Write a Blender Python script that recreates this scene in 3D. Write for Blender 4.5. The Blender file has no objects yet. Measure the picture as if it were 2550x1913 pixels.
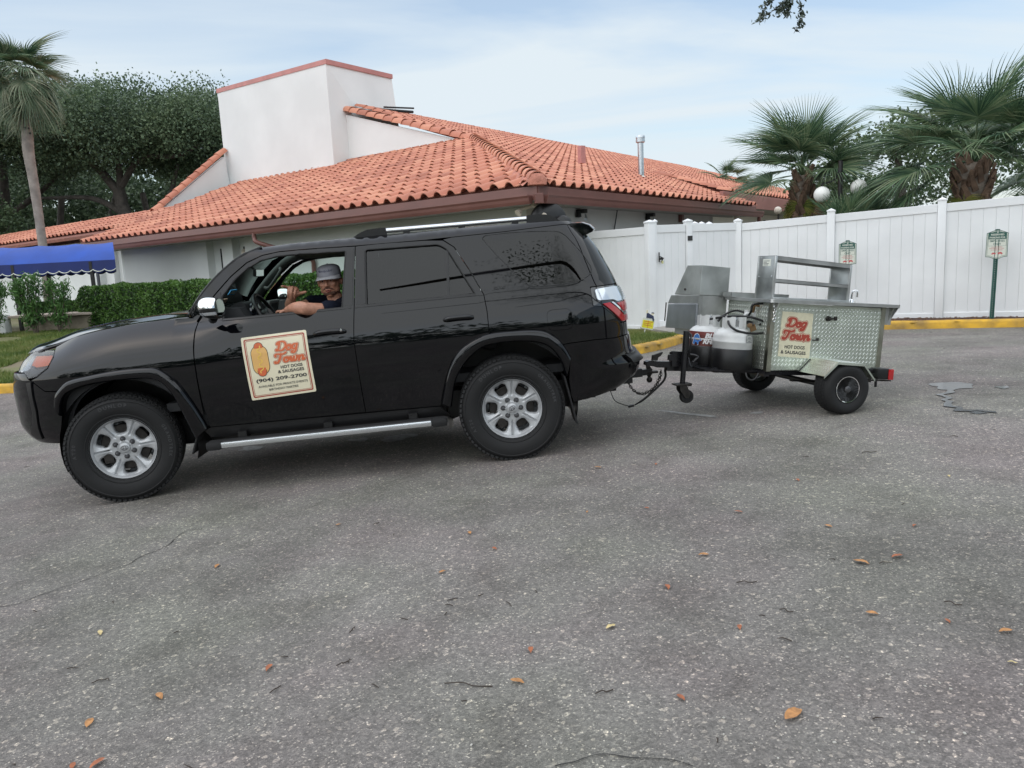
import bpy, bmesh, math, random
import numpy as np
from mathutils import Vector, Matrix, geometry, noise
R = math.radians
PI = math.pi
rng = random.Random(7)
S = bpy.context.scene
COL = S.collection
# ------------------------------------------------------------------ camera
_p, _r = R(8.834), R(2.879)
_fw = Vector((0, math.cos(_p), -math.sin(_p))); _up = Vector((0, math.sin(_p), math.cos(_p))); _rt = Vector((1, 0, 0))
_rt2 = _rt*math.cos(_r) - _up*math.sin(_r); _up2 = _up*math.cos(_r) + _rt*math.sin(_r)
cd = bpy.data.cameras.new('camera'); cam = bpy.data.objects.new('camera', cd); COL.objects.link(cam)
cd.sensor_width = 36; cd.lens = 27.035; cd.clip_start = .05; cd.clip_end = 1000
cam.matrix_world = Matrix(((_rt2.x, _up2.x, -_fw.x, 0), (_rt2.y, _up2.y, -_fw.y, 0), (_rt2.z, _up2.z, -_fw.z, 1.395), (0, 0, 0, 1)))
S.camera = cam
# ------------------------------------------------------------------ sky, sun, exposure
W = bpy.data.worlds.new('World'); S.world = W; W.use_nodes = True
nt = W.node_tree; nt.nodes.clear()
def wn(t, **k):
    n = nt.nodes.new(t)
    for a, b in k.items(): setattr(n, a, b)
    return n
out = wn('ShaderNodeOutputWorld'); bg = wn('ShaderNodeBackground'); bg.inputs[1].default_value = .10
sky = wn('ShaderNodeTexSky', sky_type='NISHITA'); sky.sun_disc = False; sky.sun_elevation = R(52); sky.sun_rotation = R(231)
sky.air_density = 1.2; sky.dust_density = 1.5; sky.ozone_density = 1.2
tc = wn('ShaderNodeTexCoord'); sep = wn('ShaderNodeSeparateXYZ'); nt.links.new(tc.outputs['Generated'], sep.inputs[0])
mz = wn('ShaderNodeMath', operation='MAXIMUM'); mz.inputs[1].default_value = .0; nt.links.new(sep.outputs[2], mz.inputs[0])
az = wn('ShaderNodeMath', operation='ADD'); az.inputs[1].default_value = .18; nt.links.new(mz.outputs[0], az.inputs[0])
dv = wn('ShaderNodeVectorMath', operation='DIVIDE'); cmb = wn('ShaderNodeCombineXYZ')
for i in range(3): nt.links.new(az.outputs[0], cmb.inputs[i])
nt.links.new(tc.outputs['Generated'], dv.inputs[0]); nt.links.new(cmb.outputs[0], dv.inputs[1])
mp = wn('ShaderNodeMapping'); mp.inputs['Scale'].default_value = (.55, 1.5, 1); mp.inputs['Rotation'].default_value = (0, 0, R(12)); mp.inputs['Location'].default_value = (3.3, 1.9, 0)
nt.links.new(dv.outputs[0], mp.inputs[0])
n1 = wn('ShaderNodeTexNoise'); n1.inputs['Scale'].default_value = .9; n1.inputs['Detail'].default_value = 8; n1.inputs['Roughness'].default_value = .52; n1.inputs['Distortion'].default_value = .5
nt.links.new(mp.outputs[0], n1.inputs[0])
cr = wn('ShaderNodeValToRGB'); cr.color_ramp.elements[0].position = .40; cr.color_ramp.elements[0].color = (.30, .30, .30, 1); cr.color_ramp.elements[1].position = .60; cr.color_ramp.elements[1].color = (1, 1, 1, 1)
nt.links.new(n1.outputs[0], cr.inputs[0])
mx = wn('ShaderNodeMix', data_type='RGBA'); mx.inputs[7].default_value = (4.25, 4.75, 5.1, 1)
nt.links.new(cr.outputs[0], mx.inputs[0]); nt.links.new(sky.outputs[0], mx.inputs[6]); nt.links.new(mx.outputs[2], bg.inputs[0]); nt.links.new(bg.outputs[0], out.inputs[0])
sl = bpy.data.lights.new('sun', 'SUN'); sl.energy = 1.5; sl.angle = R(150); sl.color = (1, .995, .985)
sun = bpy.data.objects.new('sun', sl); COL.objects.link(sun)
sun.rotation_euler = Vector((.36, .28, -1.2)).to_track_quat('-Z', 'Y').to_euler()
S.view_settings.view_transform = 'Standard'; S.view_settings.look = 'None'; S.view_settings.gamma = 1
S.view_settings.use_curve_mapping = False; S.view_settings.exposure = .86
# ------------------------------------------------------------------ helpers
def tag(o, label=None, cat=None, group=None, kind=None):
    if label: o['label'] = label
    if cat: o['category'] = cat
    if group: o['group'] = group
    if kind: o['kind'] = kind
    return o
def thing(name, label, cat, M=None, group=None):
    o = bpy.data.objects.new(name, None); COL.objects.link(o); o.empty_display_size = .1
    o.matrix_world = M if M is not None else Matrix.Identity(4)
    return tag(o, label, cat, group)
def at(x, y, z): return Matrix.Translation((x, y, z))
def adopt(o, parent, local=False):
    if parent is None: return o
    o.parent = parent
    if not local:
        q = parent; M = Matrix.Identity(4)
        chain = []
        while q is not None: chain.append(q); q = q.parent
        for q in reversed(chain): M = M @ (q.matrix_parent_inverse if q.parent else Matrix.Identity(4)) @ q.matrix_basis
        o.matrix_parent_inverse = M.inverted()
    return o
def link(name, me, m=None, parent=None, local=False, kind=None, label=None):
    o = bpy.data.objects.new(name, me); COL.objects.link(o)
    if m is not None and len(me.materials) == 0: me.materials.append(m)
    adopt(o, parent, local)
    if kind: o['kind'] = kind
    if label: o['label'] = label
    return o
def mkmesh(name, v, f, smooth=None):
    me = bpy.data.meshes.new(name); me.from_pydata([tuple(p) for p in v], [], f); me.update()
    if smooth is not None:
        me.polygons.foreach_set('use_smooth', [True]*len(me.polygons))
        if smooth < 170: me.set_sharp_from_angle(angle=R(smooth))
    return me
class MB:
    def __init__(s): s.v = []; s.f = []; s.T = None
    def add(s, v, f):
        b = len(s.v)
        s.v += [tuple(p) for p in (v if s.T is None else [s.T @ Vector(p) for p in v])]
        s.f += [tuple(i+b for i in q) for q in f]; return s
    def box(s, c, d, M=None, ch=0):
        x, y, z = d[0]/2, d[1]/2, d[2]/2; M = M or Matrix.Identity(3); c = Vector(c)
        if ch <= 0:
            v = [c + M @ Vector(p) for p in ((-x,-y,-z),(x,-y,-z),(x,y,-z),(-x,y,-z),(-x,-y,z),(x,-y,z),(x,y,z),(-x,y,z))]
            return s.add(v, [(0,3,2,1),(4,5,6,7),(0,1,5,4),(1,2,6,5),(2,3,7,6),(3,0,4,7)])
        bm = bmesh.new(); bmesh.ops.create_cube(bm, size=1)
        for q in bm.verts: q.co = Vector((q.co.x*d[0], q.co.y*d[1], q.co.z*d[2]))
        bmesh.ops.bevel(bm, geom=bm.edges[:], offset=ch, segments=2, affect='EDGES', profile=.6)
        bm.verts.index_update(); v = [c + M @ q.co for q in bm.verts]; f = [[q.index for q in g.verts] for g in bm.faces]; bm.free()
        return s.add(v, f)
    def tube(s, pts, r, n=8, cap=True, flat=1.0, up=None):
        pts = [Vector(p) for p in pts]; k = len(pts); rr = r if isinstance(r, (list, tuple)) else [r]*k
        v = []; f = []; N = None
        for i, p in enumerate(pts):
            t = (pts[min(i+1, k-1)] - pts[max(i-1, 0)])
            if t.length < 1e-9: t = Vector((0, 0, 1))
            t.normalize()
            if N is None:
                a = Vector(up) if up else (Vector((0, 0, 1)) if abs(t.z) < .9 else Vector((1, 0, 0)))
                N = (a - t*a.dot(t)).normalized()
            else:
                N = N - t*N.dot(t)
                N = N.normalized() if N.length > 1e-6 else t.orthogonal().normalized()
            B = t.cross(N)
            for j in range(n):
                a = 2*PI*j/n; v.append(p + N*math.cos(a)*rr[i]*flat + B*math.sin(a)*rr[i])
        for i in range(k-1):
            for j in range(n): f.append((i*n+j, i*n+(j+1) % n, (i+1)*n+(j+1) % n, (i+1)*n+j))
        if cap: f.append(tuple(range(n-1, -1, -1))); f.append(tuple((k-1)*n+j for j in range(n)))
        return s.add(v, f)
    def lathe(s, prof, M=None, n=32, closed=False):
        """prof: (radius, height) around local z"""
        M = M or Matrix.Identity(4); v = []; f = []
        for r_, h in prof:
            for j in range(n): a = 2*PI*j/n; v.append(M @ Vector((r_*math.cos(a), r_*math.sin(a), h)))
        k = len(prof)
        for i in range(k-1 if not closed else k):
            i2 = (i+1) % k
            for j in range(n): f.append((i*n+j, i*n+(j+1) % n, i2*n+(j+1) % n, i2*n+j))
        return s.add(v, f)
    def prism(s, poly, fn0, fn1):
        """poly: list of 2D points; fn0/fn1 map to 3D for both caps"""
        n = len(poly); tr = tri2(poly)
        v = [fn0(*p) for p in poly] + [fn1(*p) for p in poly]
        f = [t for t in tr] + [tuple(i+n for i in reversed(t)) for t in tr]
        f += [(i, i+n, (i+1) % n + n, (i+1) % n) for i in range(n)]
        return s.add(v, f)
    def quad(s, a, b, c, d): return s.add([a, b, c, d], [(0, 1, 2, 3)])
    def fixn(s):
        bm = bmesh.new(); vs = [bm.verts.new(p) for p in s.v]
        for q in s.f:
            try: bm.faces.new([vs[i] for i in q])
            except Exception: pass
        bmesh.ops.recalc_face_normals(bm, faces=bm.faces[:]); bm.verts.index_update()
        s.v = [tuple(q.co) for q in bm.verts]; s.f = [tuple(q.index for q in g.verts) for g in bm.faces]; bm.free(); return s
    def build(s, name, m, parent=None, smooth=None, local=False, kind=None, label=None, fix=True):
        if fix and len(s.f) < 20000: s.fixn()
        return link(name, mkmesh(name, s.v, s.f, smooth), m, parent, local, kind, label)
def area2(p): return sum(p[i][0]*p[(i+1) % len(p)][1] - p[(i+1) % len(p)][0]*p[i][1] for i in range(len(p)))/2
def tri2(poly):
    t = geometry.tessellate_polygon([[Vector((p[0], p[1], 0)) for p in poly]])
    return [tuple(q) for q in t]
def fillet(pts, r, n=5):
    o = []; k = len(pts)
    for i in range(k):
        p = pts[i]; rr = p[2] if len(p) > 2 else r
        a = Vector(pts[i-1][:2]); b = Vector(p[:2]); c = Vector(pts[(i+1) % k][:2])
        if rr <= 0: o.append(tuple(b)); continue
        d1 = (a-b); d2 = (c-b); m = min(rr, d1.length*.48, d2.length*.48); d1.normalize(); d2.normalize()
        s0 = b+d1*m; s1 = b+d2*m
        for j in range(n+1):
            t = j/n; o.append(tuple(s0*(1-t)**2 + b*2*t*(1-t) + s1*t*t))
    return o
def catmull(pts, n=6, closed=False):
    P = [Vector(p) for p in pts]; k = len(P); o = []
    for i in range(k if closed else k-1):
        a, b, c, d = (P[(i-1) % k] if closed or i > 0 else P[0]*2-P[1]), P[i], P[(i+1) % k], (P[(i+2) % k] if closed or i+2 < k else P[-1]*2-P[-2])
        for j in range(n):
            t = j/n; o.append(.5*((2*b) + (c-a)*t + (2*a-5*b+4*c-d)*t*t + (3*b-a-3*c+d)*t**3))
    if not closed: o.append(P[-1])
    return o
def copy_tree(o, parent=None):
    c = o.copy(); COL.objects.link(c)
    if parent is not None: c.parent = parent
    for ch in o.children: copy_tree(ch, c)
    return c
# ------------------------------------------------------------------ materials
MATS = {}
def mat(name, col, rough=.5, metal=0, var=None, bump=None, coat=0, spec=.5, col2=None, trans=0, emit=None, coords='pos', aniso=None, sheen=0):
    """var=(scale, amount[, detail]) colour variation; bump=(scale,strength[,distance])"""
    m = bpy.data.materials.new(name); m.use_nodes = True; t = m.node_tree; b = t.nodes['Principled BSDF']
    b.inputs['Base Color'].default_value = (*col, 1); b.inputs['Roughness'].default_value = rough; b.inputs['Metallic'].default_value = metal
    b.inputs['Specular IOR Level'].default_value = spec; b.inputs['Coat Weight'].default_value = coat; b.inputs['Coat Roughness'].default_value = .03
    b.inputs['Sheen Weight'].default_value = sheen
    if emit: b.inputs['Emission Color'].default_value = (*emit[0], 1); b.inputs['Emission Strength'].default_value = emit[1]
    if var or bump:
        if coords == 'pos': g = t.nodes.new('ShaderNodeNewGeometry').outputs['Position']
        else: g = t.nodes.new('ShaderNodeTexCoord').outputs['Object']
    if var:
        n = t.nodes.new('ShaderNodeTexNoise'); n.inputs['Scale'].default_value = var[0]; n.inputs['Detail'].default_value = var[2] if len(var) > 2 else 4
        t.links.new(g, n.inputs['Vector'])
        c = t.nodes.new('ShaderNodeValToRGB'); k = var[1]; q = col2 or tuple(x*(1-k) for x in col)
        c.color_ramp.elements[0].position = .35; c.color_ramp.elements[0].color = (*q, 1)
        c.color_ramp.elements[1].position = .65; c.color_ramp.elements[1].color = (*[min(1, x*(1+k*.5)) for x in col], 1)
        t.links.new(n.outputs[0], c.inputs[0]); t.links.new(c.outputs[0], b.inputs['Base Color'])
        rr = t.nodes.new('ShaderNodeMapRange'); rr.inputs[3].default_value = max(.02, rough*.85); rr.inputs[4].default_value = min(1, rough*1.15)
        t.links.new(n.outputs[0], rr.inputs[0]); t.links.new(rr.outputs[0], b.inputs['Roughness'])
    if bump:
        n = t.nodes.new('ShaderNodeTexNoise'); n.inputs['Scale'].default_value = bump[0]; n.inputs['Detail'].default_value = 5
        t.links.new(g, n.inputs['Vector'])
        u = t.nodes.new('ShaderNodeBump'); u.inputs['Strength'].default_value = bump[1]; u.inputs['Distance'].default_value = bump[2] if len(bump) > 2 else .01
        t.links.new(n.outputs[0], u.inputs['Height']); t.links.new(u.outputs[0], b.inputs['Normal'])
    MATS[name] = m; return m
def glass(name, tint, rough=.0, fres=1.45, spec=1.0):
    m = bpy.data.materials.new(name); m.use_nodes = True; t = m.node_tree; t.nodes.clear()
    o = t.nodes.new('ShaderNodeOutputMaterial'); a = t.nodes.new('ShaderNodeBsdfTransparent'); a.inputs[0].default_value = (*tint, 1)
    g = t.nodes.new('ShaderNodeBsdfGlossy'); g.inputs['Roughness'].default_value = rough; g.inputs[0].default_value = (spec, spec, spec, 1)
    f = t.nodes.new('ShaderNodeFresnel'); f.inputs[0].default_value = fres; x = t.nodes.new('ShaderNodeMixShader')
    t.links.new(f.outputs[0], x.inputs[0]); t.links.new(a.outputs[0], x.inputs[1]); t.links.new(g.outputs[0], x.inputs[2]); t.links.new(x.outputs[0], o.inputs[0])
    MATS[name] = m; return m
def leafmat(name, cols, rough=.5, trans=.25, scale=1.2):
    """foliage: colour differs from clump to clump and leaf to leaf"""
    m = bpy.data.materials.new(name); m.use_nodes = True; t = m.node_tree; b = t.nodes['Principled BSDF']
    b.inputs['Roughness'].default_value = rough; b.inputs['Specular IOR Level'].default_value = .35
    g = t.nodes.new('ShaderNodeNewGeometry')
    n = t.nodes.new('ShaderNodeTexNoise'); n.inputs['Scale'].default_value = scale; n.inputs['Detail'].default_value = 3; t.links.new(g.outputs['Position'], n.inputs['Vector'])
    ad = t.nodes.new('ShaderNodeMath'); ad.operation = 'MULTIPLY_ADD'; ad.inputs[1].default_value = .45; t.links.new(g.outputs['Random Per Island'], ad.inputs[0]); t.links.new(n.outputs[0], ad.inputs[2])
    c = t.nodes.new('ShaderNodeValToRGB'); el = c.color_ramp.elements
    el[0].position = .42; el[0].color = (*cols[0], 1); el[1].position = 1.0; el[1].color = (*cols[-1], 1)
    for i, q in enumerate(cols[1:-1]): e = el.new(.42 + .58*(i+1)/(len(cols)-1)); e.color = (*q, 1)
    t.links.new(ad.outputs[0], c.inputs[0]); t.links.new(c.outputs[0], b.inputs['Base Color'])
    if trans > 0:
        o = t.nodes['Material Output']; tr = t.nodes.new('ShaderNodeBsdfTranslucent'); x = t.nodes.new('ShaderNodeMixShader'); x.inputs[0].default_value = trans
        t.links.new(c.outputs[0], tr.inputs[0]); t.links.new(b.outputs[0], x.inputs[1]); t.links.new(tr.outputs[0], x.inputs[2]); t.links.new(x.outputs[0], o.inputs[0])
    MATS[name] = m; return m
m_white_vinyl = mat('white_vinyl', (.77, .785, .79), .42, var=(1.6, .05, 8), coords='pos')
m_stucco = mat('white_stucco', (.74, .765, .76), .85, var=(.6, .07, 8), bump=(60, .25, .004))
m_stucco2 = mat('cream_stucco', (.70, .66, .60), .85, var=(.5, .10), bump=(60, .25, .004))
m_trim = mat('brown_metal_trim', (.175, .075, .062), .42, var=(2, .12))
m_pink = mat('pink_coping', (.50, .22, .20), .6, var=(3, .12))
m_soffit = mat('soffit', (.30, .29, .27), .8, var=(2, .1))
m_black = mat('black_plastic', (.0065, .0065, .007), .42, var=(8, .2))
m_blackgloss = mat('black_steel', (.012, .012, .014), .28, var=(8, .2))
m_rubber = mat('rubber', (.0085, .0085, .009), .75, var=(14, .25), bump=(120, .1, .002), coords='obj')
m_paint = mat('black_car_paint', (.0018, .0020, .0030), .5, coat=1.0, spec=.0)
m_matte = mat('black_trim', (.0045, .0045, .005), .38)
m_seal = mat('window_seal', (.006, .006, .006), .6)
m_alloy = mat('alloy_silver', (.50, .51, .52), .34, metal=.35, var=(12, .05), coords='obj')
m_alloyd = mat('alloy_dark', (.10, .10, .105), .45, metal=.7)
m_chrome = mat('chrome', (.78, .79, .80), .06, metal=1)
m_satin = mat('satin_aluminium', (.72, .74, .76), .24, metal=.9)
m_steel = mat('stainless_steel', (.52, .53, .52), .33, metal=.9, var=(7, .14, 6), bump=(14, .06, .004), coords='obj')
m_steelw = mat('worn_steel', (.43, .435, .425), .42, metal=.85, var=(5, .25, 7), bump=(10, .1, .004), coords='obj')
m_iron = mat('dark_iron', (.04, .036, .033), .55, metal=.6, var=(30, .4))
m_clear = glass('clear_glass', (.80, .90, .84))
m_green = glass('windscreen_glass', (.62, .76, .68))
m_tint = glass('tinted_glass', (.045, .05, .05), fres=1.5)
m_mirror = mat('mirror_glass', (.85, .87, .88), .02, metal=1)
m_winglass = mat('dark_window_glass', (.02, .025, .035), .06, spec=.8)
m_skin = mat('skin', (.44, .215, .14), .5, var=(30, .18), coords='obj')
m_skinf = mat('tanned_skin', (.38, .18, .12), .5, var=(30, .2), coords='obj')
m_shirt = mat('dark_shirt', (.008, .010, .018), .95, var=(18, .3), bump=(22, .3, .01), coords='obj', spec=.1)
m_cap = mat('grey_cap_cloth', (.26, .26, .29), .85, var=(14, .15), bump=(160, .2, .002), coords='obj')
m_int = mat('dark_interior', (.025, .026, .028), .7)
m_intg = mat('grey_interior', (.17, .18, .175), .75)
m_cream = mat('cream_vinyl', (.74, .68, .50), .5)
m_red = mat('print_red', (.36, .05, .03), .5)
m_orange = mat('print_orange', (.60, .13, .045), .5)
m_ink = mat('print_black', (.022, .024, .03), .5)
m_yellow = mat('print_yellow', (.78, .52, .10), .5)
m_bun = mat('print_bun', (.72, .42, .14), .5)
m_navy = mat('print_navy', (.03, .04, .09), .5)
m_sgreen = mat('sign_green', (.028, .105, .085), .45)
m_swhite = mat('sign_white', (.66, .68, .60), .45)
m_sred = mat('sign_red', (.55, .10, .10), .5)
m_bluec = mat('blue_canvas', (.022, .075, .36), .75, var=(1.5, .18), bump=(6, .15, .02))
m_navyc = mat('navy_canvas', (.012, .025, .13), .8, var=(1.5, .15))
m_kerb = mat('yellow_kerb_paint', (.58, .33, .025), .7, var=(3.5, .35, 8), col2=(.28, .17, .04), bump=(40, .4, .01))
m_conc = mat('concrete', (.34, .32, .29), .9, var=(1.6, .22, 6), bump=(50, .3, .006))
m_mulch = mat('mulch', (.07, .035, .025), .95, var=(25, .6, 6), bump=(30, 1, .04))
m_wood = mat('bark', (.105, .085, .065), .95, var=(6, .35, 6), bump=(16, .8, .05))
m_bark2 = mat('oak_bark', (.085, .075, .065), .95, var=(3, .35, 6), bump=(8, .8, .08))
m_palmbark = mat('palm_trunk_bark', (.27, .235, .20), .95, var=(4, .3, 6), bump=(14, .6, .03))
m_boot = mat('palm_boots', (.17, .11, .075), .9, var=(6, .45, 5), bump=(22, .5, .02))
m_boot2 = mat('grey_palm_boots', (.24, .20, .165), .9, var=(6, .4, 5), bump=(22, .5, .02))
m_galv = mat('galvanised_pipe', (.50, .54, .57), .30, metal=.9, var=(6, .12))
m_globe = mat('white_globe', (.80, .80, .76), .25, spec=.6)
m_globe2 = mat('beige_globe', (.62, .55, .46), .3)
m_tank = mat('tank_white', (.60, .61, .60), .38, var=(9, .12, 6), coords='obj')
m_tankred = mat('tank_wrap_red', (.13, .035, .03), .4, var=(20, .35, 6), col2=(.045, .015, .012), coords='obj')
m_lblue = mat('logo_blue', (.07, .22, .58), .5)
m_pwhite = mat('print_white', (.75, .75, .75), .5)
m_lens_red = mat('red_lens', (.42, .012, .014), .12, coat=.6, spec=.6)
m_lens_clear = mat('clear_lens_chrome', (.66, .70, .74), .10, metal=.7)
m_lens_amber = mat('amber_lens', (.52, .13, .04), .15, coat=.5)
m_lens_dark = mat('smoked_lens', (.02, .022, .024), .08, coat=1)
m_leaf_tan = mat('dry_leaf', (.42, .20, .07), .7, var=(60, .3))
m_leaf_red = mat('rusty_leaf', (.34, .11, .045), .7, var=(60, .3))
m_leaf_pale = mat('pale_leaf', (.58, .46, .22), .7, var=(60, .2))
m_twig = mat('twig', (.05, .038, .03), .9)
m_water = mat('wet_patch', (.055, .058, .062), .10, spec=.6, var=(5, .25))
l_oak = leafmat('oak_leaves', [(.040, .068, .042), (.072, .112, .062), (.105, .155, .082), (.15, .205, .11)], scale=.35)  # both oak greens are lightened so the colour itself carries distance haze
l_oak2 = leafmat('light_oak_leaves', [(.040, .070, .038), (.080, .125, .060), (.13, .19, .090)], scale=.4)
l_hedge = leafmat('hedge_leaves', [(.018, .050, .012), (.045, .105, .020), (.085, .17, .035), (.12, .22, .05)], scale=2.2)
l_palm = leafmat('palm_leaves', [(.040, .085, .050), (.080, .145, .078), (.135, .205, .105), (.23, .28, .16)], rough=.4, trans=.2, scale=1.5)
l_palm2 = leafmat('pale_palm_leaves', [(.07, .12, .07), (.14, .20, .12), (.24, .29, .19), (.34, .36, .25)], rough=.45, trans=.2, scale=1.5)
l_olea = leafmat('oleander_leaves', [(.035, .09, .03), (.075, .17, .045), (.13, .25, .07)], scale=3)
l_grass = leafmat('grass_blades', [(.06, .10, .018), (.10, .16, .028), (.17, .21, .05), (.24, .22, .09)], trans=.15, scale=1.1)
l_dryp = leafmat('yellowing_fronds', [(.09, .13, .03), (.20, .22, .05), (.30, .25, .08)], trans=.2, scale=1.5)
# ------------------------------------------------------------------ ground heights
def sst(a, b, x):
    t = min(1, max(0, (x-a)/(b-a))); return t*t*(3-2*t)
SL = .0463202
def gz(x, y):
    xc = x if -4 < x < 3 else (3+1.2*(1-math.exp(-(x-3)/1.2)) if x >= 3 else -4-1.5*(1-math.exp((x+4)/1.5)))
    lin = SL*(xc+.039); far = -.10+.135*sst(-6, 2.5, x)
    k = sst(7.6, 11.5, y); return lin*(1-k)+far*k
def gzl(x, y):
    return gz(x, y)+.11 + .30*sst(11, 19.5, y)*(1-sst(-1, 2, x)) - .02*sst(0, 2, x)
KL = [(-60, 21, 0), (-30, 15.2, 0), (-16, 12.6, 0), (-9, 11.35, 0), (-7.2, 11.15, 0), (-4, 10.95, 0), (-1, 10.6, 0), (.6, 10.45, 0), (1.75, 10.85, 0), (2.55, 11.8, 0), (3.0, 12.75, 0), (3.2, 13.9, 0)]
KR = [(4.15, 14.5, 0), (4.35, 13.9, 0), (4.95, 13.15, 0), (6.05, 12.6, 0), (7.95, 11.9, 0), (12, 10.2, 0), (18, 7.5, 0), (30, 2, 0), (60, -14, 0)]
kl = catmull(KL, 8); kr = catmull(KR, 8)
def yk(path, x):
    for a, b in zip(path[:-1], path[1:]):
        if min(a.x, b.x) <= x <= max(a.x, b.x) and abs(b.x-a.x) > 1e-6: return a.y+(b.y-a.y)*(x-a.x)/(b.x-a.x)
    return None
def sheet(name, xs, ys, zf, m, keep=None, kind='structure', sm=60):
    v = [(x, y, zf(x, y)) for y in ys for x in xs]; n = len(xs); f = []
    for j in range(len(ys)-1):
        for i in range(n-1):
            if keep is None or keep((xs[i]+xs[i+1])/2, (ys[j]+ys[j+1])/2): f.append((j*n+i, j*n+i+1, (j+1)*n+i+1, (j+1)*n+i))
    return link(name, mkmesh(name, v, f, sm), m, kind=kind)
def steps(a, b, d0, c=0, grow=1.12):
    o = [c]; d = d0; x = c
    while x < b: x += d; o.append(min(x, b)); d = min(d*grow, 12) if abs(x) > 8 else d
    x = c; d = d0; l = []
    while x > a: x -= d; l.append(max(x, a)); d = min(d*grow, 12) if abs(x) > 8 else d
    return sorted(set(l+o))
def asphalt():
    m = bpy.data.materials.new('asphalt'); m.use_nodes = True; t = m.node_tree; b = t.nodes['Principled BSDF']; L = t.links.new
    g = t.nodes.new('ShaderNodeNewGeometry').outputs['Position']
    def nz(sc, det=4, ro=.5, dist=0):
        n = t.nodes.new('ShaderNodeTexNoise'); n.inputs['Scale'].default_value = sc; n.inputs['Detail'].default_value = det; n.inputs['Roughness'].default_value = ro; n.inputs['Distortion'].default_value = dist; L(g, n.inputs['Vector']); return n
    def ramp(src, ps):
        c = t.nodes.new('ShaderNodeValToRGB'); e = c.color_ramp.elements; e[0].position, e[0].color = ps[0][0], (*ps[0][1], 1); e[1].position, e[1].color = ps[-1][0], (*ps[-1][1], 1)
        for p, q in ps[1:-1]: x = e.new(p); x.color = (*q, 1)
        L(src, c.inputs[0]); return c.outputs[0]
    def mix(a, bb, fac, mode='MULTIPLY'):
        x = t.nodes.new('ShaderNodeMix'); x.data_type = 'RGBA'; x.blend_type = mode
        if isinstance(fac, float): x.inputs[0].default_value = fac
        else: L(fac, x.inputs[0])
        L(a, x.inputs[6]); L(bb, x.inputs[7]); return x.outputs[2]
    base = ramp(nz(.55, 6, .6, .6).outputs[0], [(.30, (.140, .132, .121)), (.5, (.188, .177, .163)), (.70, (.235, .222, .205))])
    tint = ramp(nz(.8, 3, .5).outputs[0], [(.35, (1.05, .98, 1.02)), (.5, (1, 1, 1)), (.65, (.98, 1.02, .96))])
    c = mix(base, tint, 1.0)
    stain = ramp(nz(2.6, 7, .65, .3).outputs[0], [(.33, (.70, .69, .68)), (.52, (1, 1, 1)), (.75, (1.10, 1.10, 1.10))]); c = mix(c, stain, .8)
    def cells(scale, ps):
        v = t.nodes.new('ShaderNodeTexVoronoi'); v.inputs['Scale'].default_value = scale; L(g, v.inputs['Vector'])
        s = t.nodes.new('ShaderNodeSeparateColor'); L(v.outputs['Color'], s.inputs[0]); return v, ramp(s.outputs[0], ps)
    v1, a1 = cells(190, [(.0, (.68, .68, .68)), (.5, (.93, .93, .92)), (.85, (1.14, 1.13, 1.11)), (.96, (1.5, 1.48, 1.42)), (.99, (2.7, 2.6, 2.4))]); c = mix(c, a1, 1.0)
    v2, a2 = cells(75, [(.0, (.72, .72, .72)), (.8, (1.05, 1.05, 1.05)), (.95, (1.15, 1.14, 1.12)), (.988, (2.1, 2.0, 1.85))]); c = mix(c, a2, .85)
    L(c, b.inputs['Base Color']); b.inputs['Roughness'].default_value = .82; b.inputs['Specular IOR Level'].default_value = .35
    ad = t.nodes.new('ShaderNodeMath'); ad.operation = 'ADD'; L(v1.outputs['Distance'], ad.inputs[0]); L(nz(60, 3).outputs[0], ad.inputs[1])
    u = t.nodes.new('ShaderNodeBump'); u.inputs['Strength'].default_value = .55; u.inputs['Distance'].default_value = .006; L(ad.outputs[0], u.inputs['Height']); L(u.outputs[0], b.inputs['Normal'])
    return m
m_asph = asphalt()
m_soil = mat('turf_soil', (.115, .12, .045), .95, var=(1.1, .4, 7), col2=(.17, .14, .085), bump=(25, .8, .03))
m_far = mat('distant_ground', (.06, .075, .03), .95, var=(.4, .3))
GX = steps(-70, 70, .5); GY = steps(-45, 90, .5)
sheet('parking_lot', GX, GY, gz, m_asph)
link('ground', mkmesh('ground', [(-600, -600, -.75), (600, -600, -.75), (600, 600, -.75), (-600, 600, -.75)], [(0, 1, 2, 3)]), m_far, kind='structure')
def kerb(name, path, side):
    """side=+1: lawn lies to the left of the path direction"""
    prof = [(0, -.15), (0, .09), (.012, .112), (.035, .125), (.13, .128), (.155, .115), (.16, .09), (.16, -.1)]
    v = []; f = []; k = len(prof)
    for i, p in enumerate(path):
        t = (path[min(i+1, len(path)-1)]-path[max(i-1, 0)]).normalized(); n = Vector((-t.y, t.x, 0))*side
        for a, h in prof:
            q = p+n*a; j = noise.noise(Vector((q.x*2, q.y*2, h*9)))*.006; v.append((q.x+n.x*j, q.y+n.y*j, gz(q.x, q.y)+h+j))
    for i in range(len(path)-1):
        for j in range(k-1): f.append((i*k+j, i*k+j+1, (i+1)*k+j+1, (i+1)*k+j))
    b = MB(); b.add(v, f); return b.build(name, m_kerb, smooth=50, kind='structure')
kerb('kerb', catmull(KL, 14), 1); kerb('kerb', catmull(KR, 14), 1)
def lawnz(x, y): return gzl(x, y)
xsL = [x*.25-30 for x in range(int((3.0+30)/.25)+1)]; ysL = [10+.25*i for i in range(100)]
def keepL(x, y):
    if y > 26+.0*x: return False
    q = yk(kl, x); return q is not None and y > q+.1 and not (x > 2.55 and y > 13.2)
sheet('lawn', xsL, ysL, lambda x, y: max(lawnz(x, y), -1), m_soil, keepL)
MB().box((-12, 30, .05), (50, 12, .3)).build('lawn', m_soil, kind='structure')
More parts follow.
